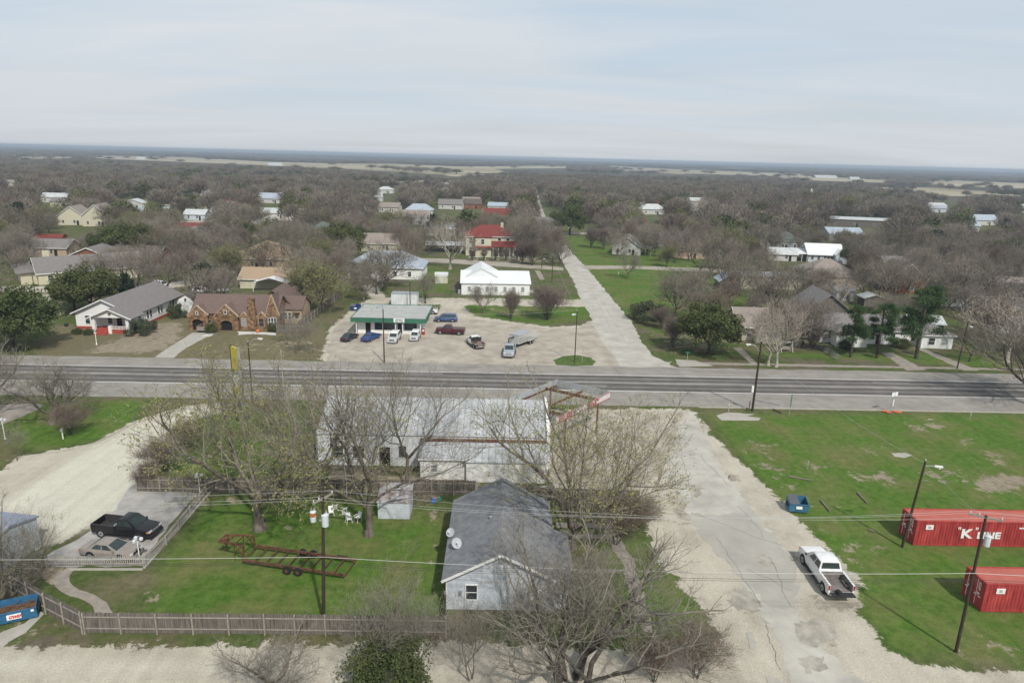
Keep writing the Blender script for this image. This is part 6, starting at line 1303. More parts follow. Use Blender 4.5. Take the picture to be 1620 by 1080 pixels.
# ---------------------------------------------------------------- yard things
pl = mat('white_plastic', (.80,.80,.78), .5, .04, 3)
def chair(u, v, rz, label, tip=None):
    root = empty('garden_chair', G(u, v), R(rz), label, 'chair', 'white plastic garden chairs')
    MB().box(-.24,-.24,.40,.24,.24,.44).build('seat', pl, root)
    b_ = MB(); b_.slab([(-.24,.22,.44),(.24,.22,.44),(.22,.36,.88),(-.22,.36,.88)], .035); b_.build('backrest', pl, root)
    for x_ in (-.22, .22):
        for y_ in (-.22, .22): MB().bar((x_,y_,.40),(x_*1.2,y_*1.2,0),.04).build('leg', pl, root)
        MB().box(x_-.03,-.24,.62,x_+.03,.26,.65).bar((x_,-.22,.64),(x_,-.22,.42),.035).build('armrest', pl, root)
    if tip: root.rotation_euler = tip; root.location.z = .25
    return root
chair(552, 826, 30, 'white plastic chair, left of the upright pair by the big trunk'); chair(566, 824, -35, 'white plastic chair, right of the upright pair by the big trunk')
chair(538, 812, 0, 'white plastic chair tipped onto its back near the upright pair', (R(80), 0, R(70))); chair(524, 815, 20, 'white plastic chair standing behind the yard pole transformers'); chair(531, 809, 0, 'white plastic chair lying behind the tipped chair', (R(-85), 0, R(20)))
root = empty('toy_slide', G(688, 791), R(30), 'small orange, teal and blue plastic toy by the board fence', 'toy'); to_ = mat('toy_orange', (.6,.16,.05), .5, .05, 3); tb_ = mat('toy_blue', (.03,.15,.45), .5, .05, 3); tt_ = mat('toy_teal', (.05,.35,.28), .5, .05, 3)
MB().lathe((0,0,0), [(.3,0),(.34,.1),(.2,.35),(.02,.4)], 10).build('body', to_, root); MB().slab([(-.6,-.5,.06),(-.2,-.6,.06),(.1,-.1,.4),(-.25,.0,.4)], .05).build('slide', tb_, root); MB().box(.2,-.3,0,.55,.1,.3).build('step', tt_, root)
# swing bench frame on the lawn across the highway
root = empty('garden_swing', G(1243, 556), R(2), 'white metal frame swing bench on the lawn of the stucco cottage', 'swing')
for x_ in (-1.1, 1.1): MB().bar((x_,-.6,0),(x_,0,1.9),.06).bar((x_,.6,0),(x_,0,1.9),.06).build('leg', M['white_paint'], root)
MB().bar((-1.2,0,1.92),(1.2,0,1.92),.07).build('top_bar', M['white_paint'], root); MB().box(-.8,-.25,.5,.8,.25,.56).box(-.8,.2,.56,.8,.26,1.0).build('seat', M['wood_post'], root)
for x_ in (-.75, .75): MB().bar((x_,0,.56),(x_,0,1.9),.025).build('chain', M['galv_plain'], root)
# vintage red fuel pump
root = empty('fuel_pump', G(670, 530), 0, 'red old fuel pump at the right corner of the cafe', 'fuel pump'); MB().box(-.28,-.22,0,.28,.22,1.35).build('cabinet', PR, root); MB().lathe((0,0,1.35), [(.2,0),(.18,.1),(.26,.2),(.26,.5),(.1,.62)], 12).build('globe', M['white_paint'], root); MB().box(-.2,-.25,.8,.2,-.221,1.15).build('dial', cwhite, root)
# logs and posts lying in the field
lw = mat('grey_log', (.20,.17,.14), .95, .2, 3)
for i, (a_, c_, lb) in enumerate((((1247,754),(1285,761),'long grey log lying in the green field near the dumpster'),((1298,792),(1313,810),'short pale log lying right of the dumpster'),((1356,780),(1372,797),'thin pale pole lying on the grass left of the container'),((1374,838),(1383,842),'stub of grey timber beside the lamp pole'))):
    p = G(*a_); q = G(*c_); o = MB().tube([(0,0,.1), (q-p)*.5+Vector((0,0,.09)), (q-p)+Vector((0,0,.1))], [.11,.10,.08], 7).build('log', lw, loc=(p.x,p.y,0)); tag(o, lb, 'log')
# lumber heap behind metal building
root = empty('timber_pile', G(820, 775), R(4), 'loose white boards stacked along the rear wall of the lean-to', 'timber'); rng = random.Random(3)
for k in range(7): a_ = rng.uniform(-.25,.25); x_ = -2+k*.8; MB().bar((x_-.9,-.2+a_,.1+.05*(k%3)),(x_+.9,.2-a_,.14+.05*(k%3)),.14,.04).build('board', M['white_paint'] if k % 2 else lw, root)
# pots and clutter by houses
for u, v, lb in ((408,526,'orange clay pot at the stone chimney foot'), (105,516,'dark kettle grill on the bungalow lawn')):
    b_ = MB().lathe((0,0,0), [(.22,0),(.34,.15),(.38,.45),(.28,.6),(.24,.58)], 12); g = G(u, v); tag(b_.build('plant_pot' if 'pot' in lb else 'grill', to_ if 'pot' in lb else M['trim_black'], loc=g, smooth=50), lb, 'pot' if 'pot' in lb else 'grill')
# ---------------------------------------------------------------- trees
bark = mat('tree_bark', (.105,.085,.068), .95, .3, 1.5, col2=(.17,.145,.12), stretch=(2,2,.5)); barkd = mat('dark_tree_bark', (.045,.037,.031), .95, .3, 1.5, col2=(.09,.077,.065)); barkp = mat('pale_tree_bark', (.33,.29,.24), .95, .2, 1.0, col2=(.42,.38,.32))
leafmat('twigs_grey', (.135,.118,.096), (.235,.205,.168), (.28,.245,.195)); leafmat('twigs_brown', (.12,.09,.074), (.19,.15,.122), (.23,.185,.145)); leafmat('twigs_near', (.15,.135,.11), (.26,.24,.20), (.22,.20,.16)); leafmat('twigs_pale', (.30,.26,.21), (.42,.37,.30), (.36,.31,.26))
leafmat('twigs_russet', (.115,.088,.076), (.18,.145,.125), (.20,.165,.14))
leafmat('buds_yellow', (.20,.20,.06), (.31,.30,.10), (.26,.26,.085)); leafmat('buds_brown', (.20,.13,.07), (.28,.19,.10), (.22,.15,.08)); leafmat('leaves_spring', (.12,.145,.04), (.20,.22,.065), (.17,.18,.06)); leafmat('leaves_oak', (.040,.062,.022), (.105,.122,.045), (.10,.11,.042)); leafmat('leaves_pine', (.035,.070,.024), (.075,.125,.045), (.06,.10,.035)); leafmat('leaves_cedar', (.015,.030,.014), (.03,.05,.022), (.025,.04,.02)); leafmat('leaves_olive', (.07,.075,.03), (.12,.12,.05), (.10,.10,.045)); leafmat('leaves_shrub', (.06,.075,.045), (.11,.12,.075), (.08,.09,.05)); leafmat('blossom', (.38,.30,.27), (.55,.45,.40), (.45,.38,.34))
class TB:
    "fast branch collector"
    def __init__(s): s.v = []; s.f = []
    def tube(s, pts, r0, r1, n):
        v = s.v; base = len(v); m = len(pts)
        for i in range(m):
            d = pts[min(i+1, m-1)] - pts[max(i-1, 0)]; d.normalize(); x = d.cross(Vector((.37,.21,.9))) ; 
            if x.length < .05: x = d.cross(Vector((1,0,0)))
            x.normalize(); y = d.cross(x); r = r0 + (r1-r0)*i/(m-1); p = pts[i]
            for k in range(n):
                a = 6.2832*k/n; c = math.cos(a)*r; s_ = math.sin(a)*r; v.append((p.x+x.x*c+y.x*s_, p.y+x.y*c+y.y*s_, p.z+x.z*c+y.z*s_))
        for i in range(m-1):
            for k in range(n):
                k2 = (k+1) % n; s.f.append((base+i*n+k, base+i*n+k2, base+(i+1)*n+k2, base+(i+1)*n+k))
    def blade(s, a, b_, w, rng):
        d = b_-a; x = d.cross(Vector((rng.uniform(-1,1), rng.uniform(-1,1), rng.uniform(-1,1)))); 
        if x.length < 1e-6: return
        x.normalize(); x *= w; n = len(s.v); s.v += [tuple(a-x), tuple(a+x), tuple(b_+x*.5), tuple(b_-x*.5)]; s.f.append((n, n+1, n+2, n+3))
    def leaf(s, p, r, rng):
        x = Vector((rng.gauss(0,1), rng.gauss(0,1), rng.gauss(0,1))).normalized(); y = x.cross(Vector((rng.gauss(0,1), rng.gauss(0,1), rng.gauss(0,1)))).normalized()*r*.7; x = x*r
        n = len(s.v); s.v += [tuple(p-x), tuple(p+y), tuple(p+x), tuple(p-y)]; s.f.append((n, n+1, n+2, n+3))
    def mesh(s, name, m, smooth=False):
        me = bpy.data.meshes.new(name); me.from_pydata(s.v, [], s.f); me.materials.append(m)
        if smooth: me.shade_smooth()
        return me
def grow(rng, H_, trunk_h, tr, n0, ang0, kids, lens, twr, wob=.16, trop=.10, multi=1, spread=1.0, leafs=None, leafn=0, leafr=.1, sides=7, droop=0.0, tmin=.3):
    "bare tree: trunk and limbs in one collector, fine branches in another, buds or leaves in a third"
    T = TB(); C = TB(); Lf = TB(); nl = len(kids)
    def branch(p, d, L_, r, lvl):
        ns = (5, 5, 4, 3, 2, 2, 1)[min(lvl, 6)]; pts = [p.copy()]; ds = [d.copy()]
        wb = wob*(.3 if lvl == 0 else 1)
        for i in range(ns):
            d = d + Vector((rng.gauss(0,wb), rng.gauss(0,wb), rng.gauss(0,wb)*.7 + trop - droop*lvl*.03)); d.normalize(); pts.append(pts[-1] + d*(L_/ns)*rng.uniform(.85,1.15)); ds.append(d.copy())
        r1 = r*(.62 if lvl < nl else .4)
        last = lvl >= nl
        if lvl <= (2 if sides < 7 and r > .05 else 1): T.tube(pts, r, r1, sides if lvl == 0 else 5)
        elif not last and r > twr*1.6: C.tube(pts, r, r1, 4 if lvl == 2 else 3)
        elif not last:
            for a, b_ in zip(pts, pts[1:]): C.blade(a, b_, max(r, twr), rng)
        else:
            for a, b_ in zip(pts, pts[1:]): C.blade(a, b_, twr, rng)
            for k in range(leafn):
                q = pts[-1].lerp(pts[0], rng.random()*.7); Lf.leaf(q + Vector((rng.gauss(0,.06), rng.gauss(0,.06), rng.gauss(0,.06))), leafr*rng.uniform(.6,1.2), rng)
            return
        n = kids[lvl]; az = rng.uniform(0, 6.28)
        for k in range(n):
            t_ = 1.0 if k == 0 else rng.uniform(tmin if lvl else .78, 1.0); x = t_*ns; i = min(int(x), ns-1); q = pts[i].lerp(pts[i+1], x-i); dd = ds[i+1 if i+1 < len(ds) else i]
            az += (6.283/n if lvl == 0 else 2.4) + rng.uniform(-.35,.35); an = (ang0 if lvl == 0 else rng.uniform(.45,.95)) * rng.uniform(.75,1.2)
            if k == 0 and lvl: an *= .35
            e1 = dd.cross(Vector((0.1,0.2,1))); e1 = Vector((1,0,0)) if e1.length < .05 else e1.normalized(); e2 = dd.cross(e1)
            nd = dd*math.cos(an) + (e1*math.cos(az) + e2*math.sin(az))*math.sin(an)*spread; nd.normalize(); nd.z = max(nd.z, (.42, .05, -.12)[lvl] if lvl < 3 else -1); nd.normalize()
            branch(q, nd, lens[lvl]*H_*rng.uniform(.75,1.2), max(twr, r1*(.9 if k == 0 else rng.uniform(.5,.75))), lvl+1)
    for m_ in range(multi):
        a = 6.283*m_/multi + rng.uniform(-.4,.4); q = Vector((math.cos(a), math.sin(a), 0))*(0 if multi == 1 else tr*1.5)
        d = Vector((math.cos(a)*.35*(multi > 1), math.sin(a)*.35*(multi > 1), 1)).normalized()
        if multi == 1: T.tube([Vector((0,0,-.05)), Vector((0,0,.15)), Vector((0,0,.7))], tr*1.5, tr*1.03, 9)
        branch(q, d, trunk_h*rng.uniform(.85,1.15), tr*(1 if multi == 1 else rng.uniform(.55,.8)), 0)
    return T, C, Lf
def clumps(rng, n, Rx, Rz, zc, nc, cr, lr, gap=.25):
    "foliage: leaf sized faces gathered in uneven clumps through the crown"
    Lf = TB(); cs = []
    for k in range(nc):
        a = rng.uniform(0, 6.283); ph = math.acos(rng.uniform(-.55,1)); q = rng.uniform(.45, 1.0); cs.append((Vector((math.cos(a)*math.sin(ph)*Rx*q, math.sin(a)*math.sin(ph)*Rx*q, zc+math.cos(ph)*Rz*q)), cr*rng.uniform(.6,1.3)))
    for k in range(n):
        c, r = cs[rng.randrange(nc)]; v = Vector((rng.gauss(0,1), rng.gauss(0,1), rng.gauss(0,1)*.75)); v.normalize(); p = c + v*r*(rng.random()**.35); Lf.leaf(p, lr*rng.uniform(.6,1.3), rng)
    return Lf
PROTO = {}
def proto(key, T, C, Lf, bm_, tm_, lm_, height):
    vs_ = [(T.mesh(key+'_trunk', MATS[bm_], True) if T and T.f else None, 'trunk'), (C.mesh(key+'_branches', MATS[tm_]) if C and C.f else None, 'branches'), (Lf.mesh(key+'_leaves', MATS[lm_]) if Lf and Lf.f else None, 'leaves')]
    top = 0
    for x in (T, C, Lf):
        if x and x.v: top = max(top, max(v[2] for v in x.v))
    PROTO[key] = ([q for q in vs_ if q[0]], top)
rng = random.Random(11)
# near, finely twigged
for i, (th, n0, ang, tr) in enumerate(((.20,5,1.0,.40), (.14,5,.8,.36), (.24,4,.75,.34))):
    T, C, Lf = grow(random.Random(102), 15, 15*th, tr, n0, ang, (n0,6,6,5,3), (.44,.28,.17,.10,.06), .014, wob=.19, trop=.06, leafn=0); proto('near%d' % i, T, C, None, 'tree_bark', 'twigs_near', None, 15)
T, C, Lf = grow(random.Random(103), 15, 3.4, .50, 6, 1.15, (6,6,6,5,4), (.52,.30,.17,.10,.055), .014, wob=.18, trop=.075, leafn=3, leafr=.08); proto('nearbud', T, C, Lf, 'tree_bark', 'twigs_near', 'buds_yellow', 15)
T, C, Lf = grow(random.Random(104), 15, 2.2, .42, 7, .48, (7,6,6,5,3), (.50,.28,.17,.10,.06), .014, wob=.14, trop=.09, leafn=0); proto('nearvase', T, C, Lf, 'tree_bark', 'twigs_near', 'buds_yellow', 15)
T, C, Lf = grow(random.Random(105), 15, 2.2, .42, 7, .80, (7,6,6,5,3), (.52,.28,.16,.10,.06), .014, wob=.12, trop=.10, leafn=3, leafr=.075); proto('nearvasebud', T, C, Lf, 'tree_bark', 'twigs_near', 'buds_yellow', 15)
T, C, Lf = grow(random.Random(106), 15, 2.6, .40, 5, .85, (5,6,6,5,3), (.48,.28,.17,.10,.06), .014, wob=.18, trop=.08, leafn=1, leafr=.06); proto('nearbrown', T, C, Lf, 'tree_bark', 'twigs_near', 'buds_brown', 15)
T, C, Lf = grow(random.Random(107), 6, 1.0, .10, 6, .5, (6,7,7,6), (.50,.25,.15,.10), .009, wob=.14, multi=4, leafn=0); proto('shrub', T, C, None, 'dark_tree_bark', 'twigs_brown', None, 6)
T, C, Lf = grow(random.Random(108), 9, 2.0, .10, 4, .45, (4,6,6,5), (.42,.25,.14,.08), .010, wob=.14, trop=.12, multi=2); proto('sapling', T, C, None, 'tree_bark', 'twigs_near', None, 9)
T, C, Lf = grow(random.Random(109), 10, 1.6, .42, 5, 1.0, (5,6,6,5,4), (.42,.27,.17,.10,.06), .013, wob=.28, trop=.05); proto('gnarly', T, C, None, 'tree_bark', 'twigs_near', None, 10)
T, C, Lf = grow(random.Random(110), 15, 2.6, .85, 3, .6, (3,6,6,5,4), (.50,.30,.18,.10,.055), .014, wob=.19, trop=.06, multi=4); proto('neardark', T, C, None, 'dark_tree_bark', 'twigs_near', None, 15)
# middle distance
mids = ['mid0','mid1','mid2','mid3','mid4','mid5']
for i, (th, n0, ang, tw, tr) in enumerate(((.22,5,.8,'twigs_grey',.32), (.16,6,.65,'twigs_grey',.30), (.25,4,.6,'twigs_brown',.28), (.18,6,.9,'twigs_grey',.34), (.15,6,.55,'twigs_brown',.26), (.2,5,.75,'twigs_grey',.3))):
    T, C, Lf = grow(random.Random(111), 12, 12*th, tr, n0, ang, (n0,6,6,5,3), (.44,.27,.17,.10,.07), .024, wob=.18, sides=5); proto(mids[i], T, C, None, ('tree_bark','dark_tree_bark')[i % 2], tw, None, 12)
T, C, Lf = grow(random.Random(112), 12, 2.4, .3, 6, .75, (6,6,6,5,3), (.42,.25,.16,.10,.065), .024, leafn=2, leafr=.16, sides=5); proto('midbud', T, C, Lf, 'dark_tree_bark', 'twigs_grey', 'leaves_spring', 12)
T, C, Lf = grow(random.Random(113), 12, 2.4, .3, 5, .75, (5,6,6,5,3), (.42,.25,.16,.10,.065), .024, leafn=1, leafr=.14, sides=5); proto('midolive', T, C, Lf, 'dark_tree_bark', 'twigs_grey', 'leaves_olive', 12)
T, C, Lf = grow(random.Random(114), 7, 1.0, .12, 7, .42, (7,6,6,4), (.55,.28,.16,.10), .020, wob=.10, trop=.14, multi=5); proto('vase', T, C, None, 'dark_tree_bark', 'twigs_russet', None, 7)
T, C, Lf = grow(random.Random(115), 13, 3.2, .42, 5, .8, (5,5,5,4,2), (.45,.27,.18,.11,.07), .026, wob=.24, sides=6); proto('sycamore', T, C, None, 'pale_tree_bark', 'twigs_pale', None, 13)
T, C, Lf = grow(random.Random(116), 8, 1.5, .2, 5, .75, (5,6,6,4), (.42,.25,.16,.10), .024, leafn=3, leafr=.12, sides=5); proto('blossomtree', T, C, Lf, 'dark_tree_bark', 'twigs_grey', 'blossom', 8)
def evergreen(key, H_, Rx, Rz, zc, n, nc, cr, lr, lm_, tr=.3):
    T, C, _ = grow(random.Random(117), H_, H_*.22, tr, 5, .8, (5,5,4), (.38,.2,.12), .03, sides=6); proto(key, T, C, clumps(rng, n, Rx, Rz, zc, nc, cr, lr), 'dark_tree_bark', 'twigs_grey', lm_, H_)
evergreen('oak', 9, 4.8, 3.9, 4.6, 16000, 90, 1.15, .17, 'leaves_oak'); evergreen('oak2', 9, 5.2, 3.6, 4.4, 15000, 80, 1.25, .18, 'leaves_oak'); evergreen('cedar', 9, 2.4, 4.2, 4.8, 5000, 36, .9, .17, 'leaves_cedar', .2)
L0 = clumps(rng, 16000, 1.6, 1.2, 1.1, 70, .5, .05); proto('bush', None, None, L0, None, None, 'leaves_oak', 2.4)
L0 = clumps(rng, 5000, 1.5, 1.0, .9, 30, .45, .07); proto('greybush', None, None, L0, None, None, 'leaves_shrub', 2)
# pine: tall trunk, tufts of needles at branch ends
T = TB(); C = TB(); Lf = TB(); T.tube([Vector((0,0,0)), Vector((.1,0,4)), Vector((0,.1,8)), Vector((.1,0,11))], .28, .08, 8)
for k in range(22):
    z = rng.uniform(3.5, 11); a = rng.uniform(0, 6.28); l_ = rng.uniform(1.4, 3.0)*(1.1-(z-3.5)/12); p = Vector((0,0,z)); q = p + Vector((math.cos(a)*l_, math.sin(a)*l_, rng.uniform(-.1,.8))); T.tube([p, p.lerp(q,.5)+Vector((0,0,-.1)), q], .06, .025, 4)
    for j in range(5):
        c = p.lerp(q, rng.uniform(.6,1.1)) + Vector((rng.gauss(0,.35), rng.gauss(0,.35), rng.gauss(0,.2)))
        for i in range(150): Lf.leaf(c + Vector((rng.gauss(0,.42), rng.gauss(0,.42), rng.gauss(0,.26))), .10, rng)
proto('pine', T, None, Lf, 'dark_tree_bark', None, 'leaves_pine', 11)
for key, (lst, top) in list(PROTO.items()): PROTO[key] = (lst, top)
NAMES = {'oak':('evergreen_tree','evergreen tree'), 'oak2':('evergreen_tree','evergreen tree'), 'cedar':('evergreen_tree','evergreen tree'), 'pine':('pine_tree','pine tree'), 'bush':('green_bush','bush'), 'greybush':('green_bush','bush'), 'shrub':('bare_shrub','shrub'), 'vase':('bare_shrub','shrub'), 'midbud':('budding_tree','tree'), 'midolive':('budding_tree','tree'), 'nearbud':('budding_tree','tree'), 'nearvasebud':('budding_tree','tree'), 'blossomtree':('blossoming_tree','tree')}
TREES = []
def tree(key, x, y, hgt, label, group=None, rz=None, wide=1.0, parts=True):
    nm, cat = NAMES.get(key, ('bare_tree', 'tree')); lst, top = PROTO[key]; s_ = hgt/top
    root = empty(nm, (x, y, 0), rng.uniform(0, 6.28) if rz is None else rz, label, cat, group); root.scale = (s_*wide, s_*wide, s_)
    for me_, pn in lst: o = bpy.data.objects.new(pn, me_); COL.objects.link(o); o.parent = root
    TREES.append((x, y, hgt*.35)); return root
def tp(key, u, v, top, label, rz=None, wide=1.0, dx=0, dy=0):
    g = G(u, v); return tree(key, g.x+dx, g.y+dy, HT(u, v, top) if top < v else -top, label, None, rz, wide)
tp('nearbud', 412, 836, 552, 'huge budding yellow-green tree with a thick trunk in the green yard', R(290), 1.0)
tp('nearbrown', 583, 846, 540, 'tall bare tree with brown tips left of the pale blue garden shed', R(30), .95)
tp('near2', 644, 770, 545, 'tall bare tree rising behind the pale blue garden shed', R(200), .8)
tp('nearvasebud', 903, 866, 585, 'large vase-shaped budding tree between the cottage and the street', R(10), 1.12)
tp('neardark', 905, 1085, 828, 'dark multi-stemmed bare tree at the bottom centre of the picture', R(40), .98)
tp('shrub', 975, 860, 762, 'dense grey bare shrub tree beside the old footpath', 0, 1.2)
tp('shrub', 1010, 835, 775, 'dense brown bare shrub at the edge of the pale street shoulder', 1, 1.15)
tp('shrub', 1100, 1072, 985, 'dense russet shrub at the bottom right corner of the yard', 2, 1.3); tp('shrub', 1035, 1078, 1005, 'bare shrub left of the dense russet shrub at the bottom', 3, 1.2)
tp('bush', 612, 1095, 1008, 'dark green leafy bush at the bottom edge below the long fence', 0, 1.1)
tp('sapling', 600, 1078, 885, 'pale thin bare sapling standing in the dark green bush', 0, 1.0); tp('sapling', 655, 1072, 905, 'thin bare sapling right of the dark green bush', 2, 1.0); tp('sapling', 745, 1075, 930, 'bare sapling in front of the cottage window', 4, 1.15); tp('sapling', 830, 1010, 905, 'slender bare tree against the front wall of the cottage', 1, 1.0)
tp('gnarly', 430, 1100, 1000, 'twisted bare tree at the bottom edge in the pale alley', R(80), 1.3)
tp('gnarly', -4, 965, 785, 'bare spreading tree at the left edge beside the metal shed', R(120), .75); tp('sapling', 62, 905, 800, 'thin bare tree between metal shed and picket fence', 1, 1.1)
tp('gnarly', 84, 670, 555, 'gnarled bare tree on the lawn beside the highway, left', R(140), 1.15); tp('gnarly', -14, 660, 535, 'bare spreading tree at the far left edge by the highway', R(250), 1.0)
tp('shrub', 110, 688, 632, 'low dark bare shrub behind the white mailbox', 1, 1.3); tp('sapling', 27, 728, 665, 'small pale bare sapling at the corner of the pale drive', 2, 1.0)
tp('near2', 392, 690, 560, 'bare tree behind the tall yellow sign', R(60), .9); tp('nearbrown', 440, 690, 590, 'bare tree on the grass left of the metal building', R(90), .9)
tp('shrub', 262, 750, 682, 'dense dark brush beside the pale drive', 4, 1.3); tp('shrub', 300, 715, 655, 'dark bare shrub on the grass right of the pale drive', 5, 1.2); tp('shrub', 236, 772, 722, 'small dark brush at the end of the board fence', 6, 1.1)
tp('nearbrown', 500, 690, 590, 'bare tree with brown tips at the left end of the workshop', R(300), .7)
tp('sapling', 470, 560, 500, 'thin bare thicket in the lot left of the cafe', 1, 1.1); tp('sapling', 492, 560, 490, 'grey sapling beside the cafe gravel', 3, 1.0); tp('sapling', 455, 545, 478, 'grey sapling in front of the dark board fence', 5, 1.0)
tp('oak2', 22, 552, 448, 'large dark live oak at the left edge in front of the yellow brick house', 1, 1.02); tp('oak', -30, 545, 470, 'dark live oak touching the left edge of the picture', 2, .8)
tp('oak', 146, 496, 412, 'round live oak between the yellow brick house and the bungalow', 3, 1.0); tp('oak2', 118, 490, 430, 'live oak left of the round one, beside the bungalow', 4, .9); tp('oak', 205, 410, 347, 'big live oak behind the low brick house', 5, 1.3); tp('oak2', 178, 408, 355, 'live oak on the left shoulder of the big live oak', 2, 1.0)
tp('midbud', 507, 494, 398, 'yellow-green leafing tree between the stone house and the cafe', 1, 1.15); tp('midbud', 478, 478, 412, 'smaller yellow-green tree behind the stone house', 3, 1.0); tp('midolive', 535, 470, 415, 'olive budding tree left of the gravel drive', 2, .9)
tp('mid3', 608, 456, 366, 'wide dark bare tree in front of the blue-grey hip roof', 1, 1.1); tp('sycamore', 712, 426, 338, 'pale-barked bare sycamore left of the red-roofed farmhouse', 2, 1.0); tp('mid1', 673, 480, 428, 'bare tree just behind the cafe', 4, 1.0)
tp('mid0', 765, 497, 440, 'round bare tree on the grass in front of the hall', 2, 1.0); tp('vase', 808, 505, 450, 'slim vase-shaped bare tree in front of the hall', 1, .75); tp('vase', 865, 506, 443, 'dense russet vase-shaped tree at the right end of the hall', 2, 1.45)
tp('mid3', 830, 408, 322, 'dark tall bare tree right of the red-roofed farmhouse', 3, .85); tp('vase', 842, 420, 372, 'russet bare tree at the cross street corner', 4, 1.0); tp('vase', 826, 418, 375, 'russet bare tree right in front of the farmhouse porch', 5, .8)
for i, u in enumerate((747, 765, 784, 801, 818)): tp('vase', u, 413, 388, ('first','second','third','fourth','fifth')[i] + ' from the left in the row of young bare trees before the farmhouse', i, .7)
tp('oak2', 901, 371, 321, 'rounded dark olive tree right of the street beyond the lawn', 2, .95); tp('cedar', 948, 352, 322, 'dark upright cedar beside the white-roofed garage', 1, 1.1); tp('cedar', 928, 345, 318, 'dark cedar left of the upright cedar', 2, 1.2)
tp('mid0', 993, 441, 388, 'small bare tree beside the cross street right of the white cottage', 5, .85); tp('mid3', 1092, 476, 412, 'wide bare tree standing alone on the big mown lawn', 2, 1.05); tp('mid1', 1122, 442, 352, 'tall thick-trunked bare tree at the far edge of the mown lawn', 1, .9)
tp('vase', 935, 392, 352, 'russet bare tree left of the white cottage', 1, .9); tp('vase', 955, 394, 356, 'russet bare tree touching the white cottage', 2, .85); tp('mid1', 1036, 400, 348, 'dark bare tree just right of the white cottage', 5, 1.0); tp('oak', 1024, 398, 366, 'small dark evergreen beside the white cottage', 4, .8)
tp('oak', 1121, 560, 474, 'dark round live oak left of the stucco cottage', 1, 1.12); tp('vase', 1064, 548, 492, 'pinkish bare tree left of the dark live oak', 2, 1.0); tp('greybush', 1028, 508, 476, 'round green bush at the street edge by the lawn', 1, 1.3); tp('vase', 1046, 520, 480, 'low bare thicket beside the round green bush', 4, 1.2)
tp('sycamore', 1215, 578, 472, 'pale double-trunked bare tree by the pavement, left trunk', 3, .75); tp('sycamore', 1228, 580, 458, 'pale double-trunked bare tree by the pavement, right trunk', 5, .75)
tp('mid3', 1270, 550, 458, 'very wide dark bare tree left of the grey hip roof', 4, 1.3); tp('mid1', 1246, 530, 462, 'dark bare tree behind the very wide one', 2, 1.1); tp('mid5', 1190, 512, 455, 'bare tree behind the stucco cottage', 3, 1.0); tp('vase', 1285, 552, 505, 'dark bare thicket below the very wide bare tree', 3, 1.3)
tp('pine', 1345, 565, 478, 'left pine of the two in front of the grey hip-roofed house', 1, 1.0); tp('pine', 1387, 566, 476, 'right pine of the two in front of the grey hip-roofed house', 2, 1.0); tp('pine', 1449, 567, 448, 'tallest pine, alone right of the white carport', 3, 1.0)
tp('bush', 1335, 548, 534, 'dark green bush under the left pine', 2, 1.2); tp('bush', 1425, 550, 532, 'dark green bush left of the tallest pine', 3, 1.3); tp('greybush', 1375, 498, 484, 'bright green bush behind the pines', 2, 1.0)
tp('mid5', 1533, 572, 500, 'small bare tree on the lawn right of the leaning lamp pole', 1, .8); tp('mid3', 1632, 640, 470, 'dark bare tree leaning in from the right edge over the highway', 2, 1.1); tp('sycamore', 1592, 572, 448, 'big pale grey bare tree at the right edge', 4, 1.1)
tp('mid3', 1525, 494, 392, 'massive bare tree in front of the long white building', 1, 1.1); tp('mid1', 1500, 492, 420, 'bare tree left of the massive one at the long white building', 5, .9); tp('cedar', 1470, 405, 362, 'broad dark cedar in the right woods', 2, 1.9); tp('cedar', 1592, 375, 345, 'dark pine-shaped tree near the right edge of the woods', 4, 1.2)
tp('midbud', 1340, 347, 304, 'pale yellow-green tree above the warehouse roof', 2, 1.2); tp('midbud', 1000, 372, 326, 'yellow-green tree behind the white cottage', 3, 1.1); tp('blossomtree', 1205, 352, 328, 'pale blossoming tree beside the peach-roofed house', 1, 1.2); tp('sycamore', 1090, 345, 305, 'large pale bare tree in front of the white two-storey house', 2, 1.3); tp('sycamore', 1115, 345, 306, 'large pale bare tree right of the white two-storey house', 4, 1.2)
tp('mid5', 1170, 468, 408, 'bare tree in front of the pale yellow building, left', 2, 1.0); tp('mid0', 1212, 470, 405, 'russet-tinged bare tree in front of the pale yellow building, right', 4, 1.1)
# shrubs near houses
def bushes(lst):
    for key, u, v, top, wd, lb in lst: tp(key, u, v, top, lb, None, wd)
bushes((('bush', 122, 528, 518, 1.4, 'clipped green hedge shrub under the bungalow window, left'), ('bush', 140, 529, 519, 1.4, 'clipped green hedge shrub beside the bungalow steps'), ('greybush', 222, 530, 504, 1.1, 'big grey-green bush at the bungalow side wall'), ('greybush', 238, 522, 506, 1.0, 'grey-green bush just behind the big one on the bungalow side'), ('greybush', 281, 502, 478, .9, 'loose yellow-green bush by the bungalow rear corner'),
        ('bush', 335, 527, 508, .8, 'dark green shrub between the two stone arches'), ('bush', 433, 525, 508, .8, 'dark green shrub at the right corner of the stone house'), ('bush', 1340, 552, 541, 1.4, 'low dark shrub along the white house wall'), ('greybush', 610, 404, 396, 1.2, 'green shrub beside the plain brown roof')))
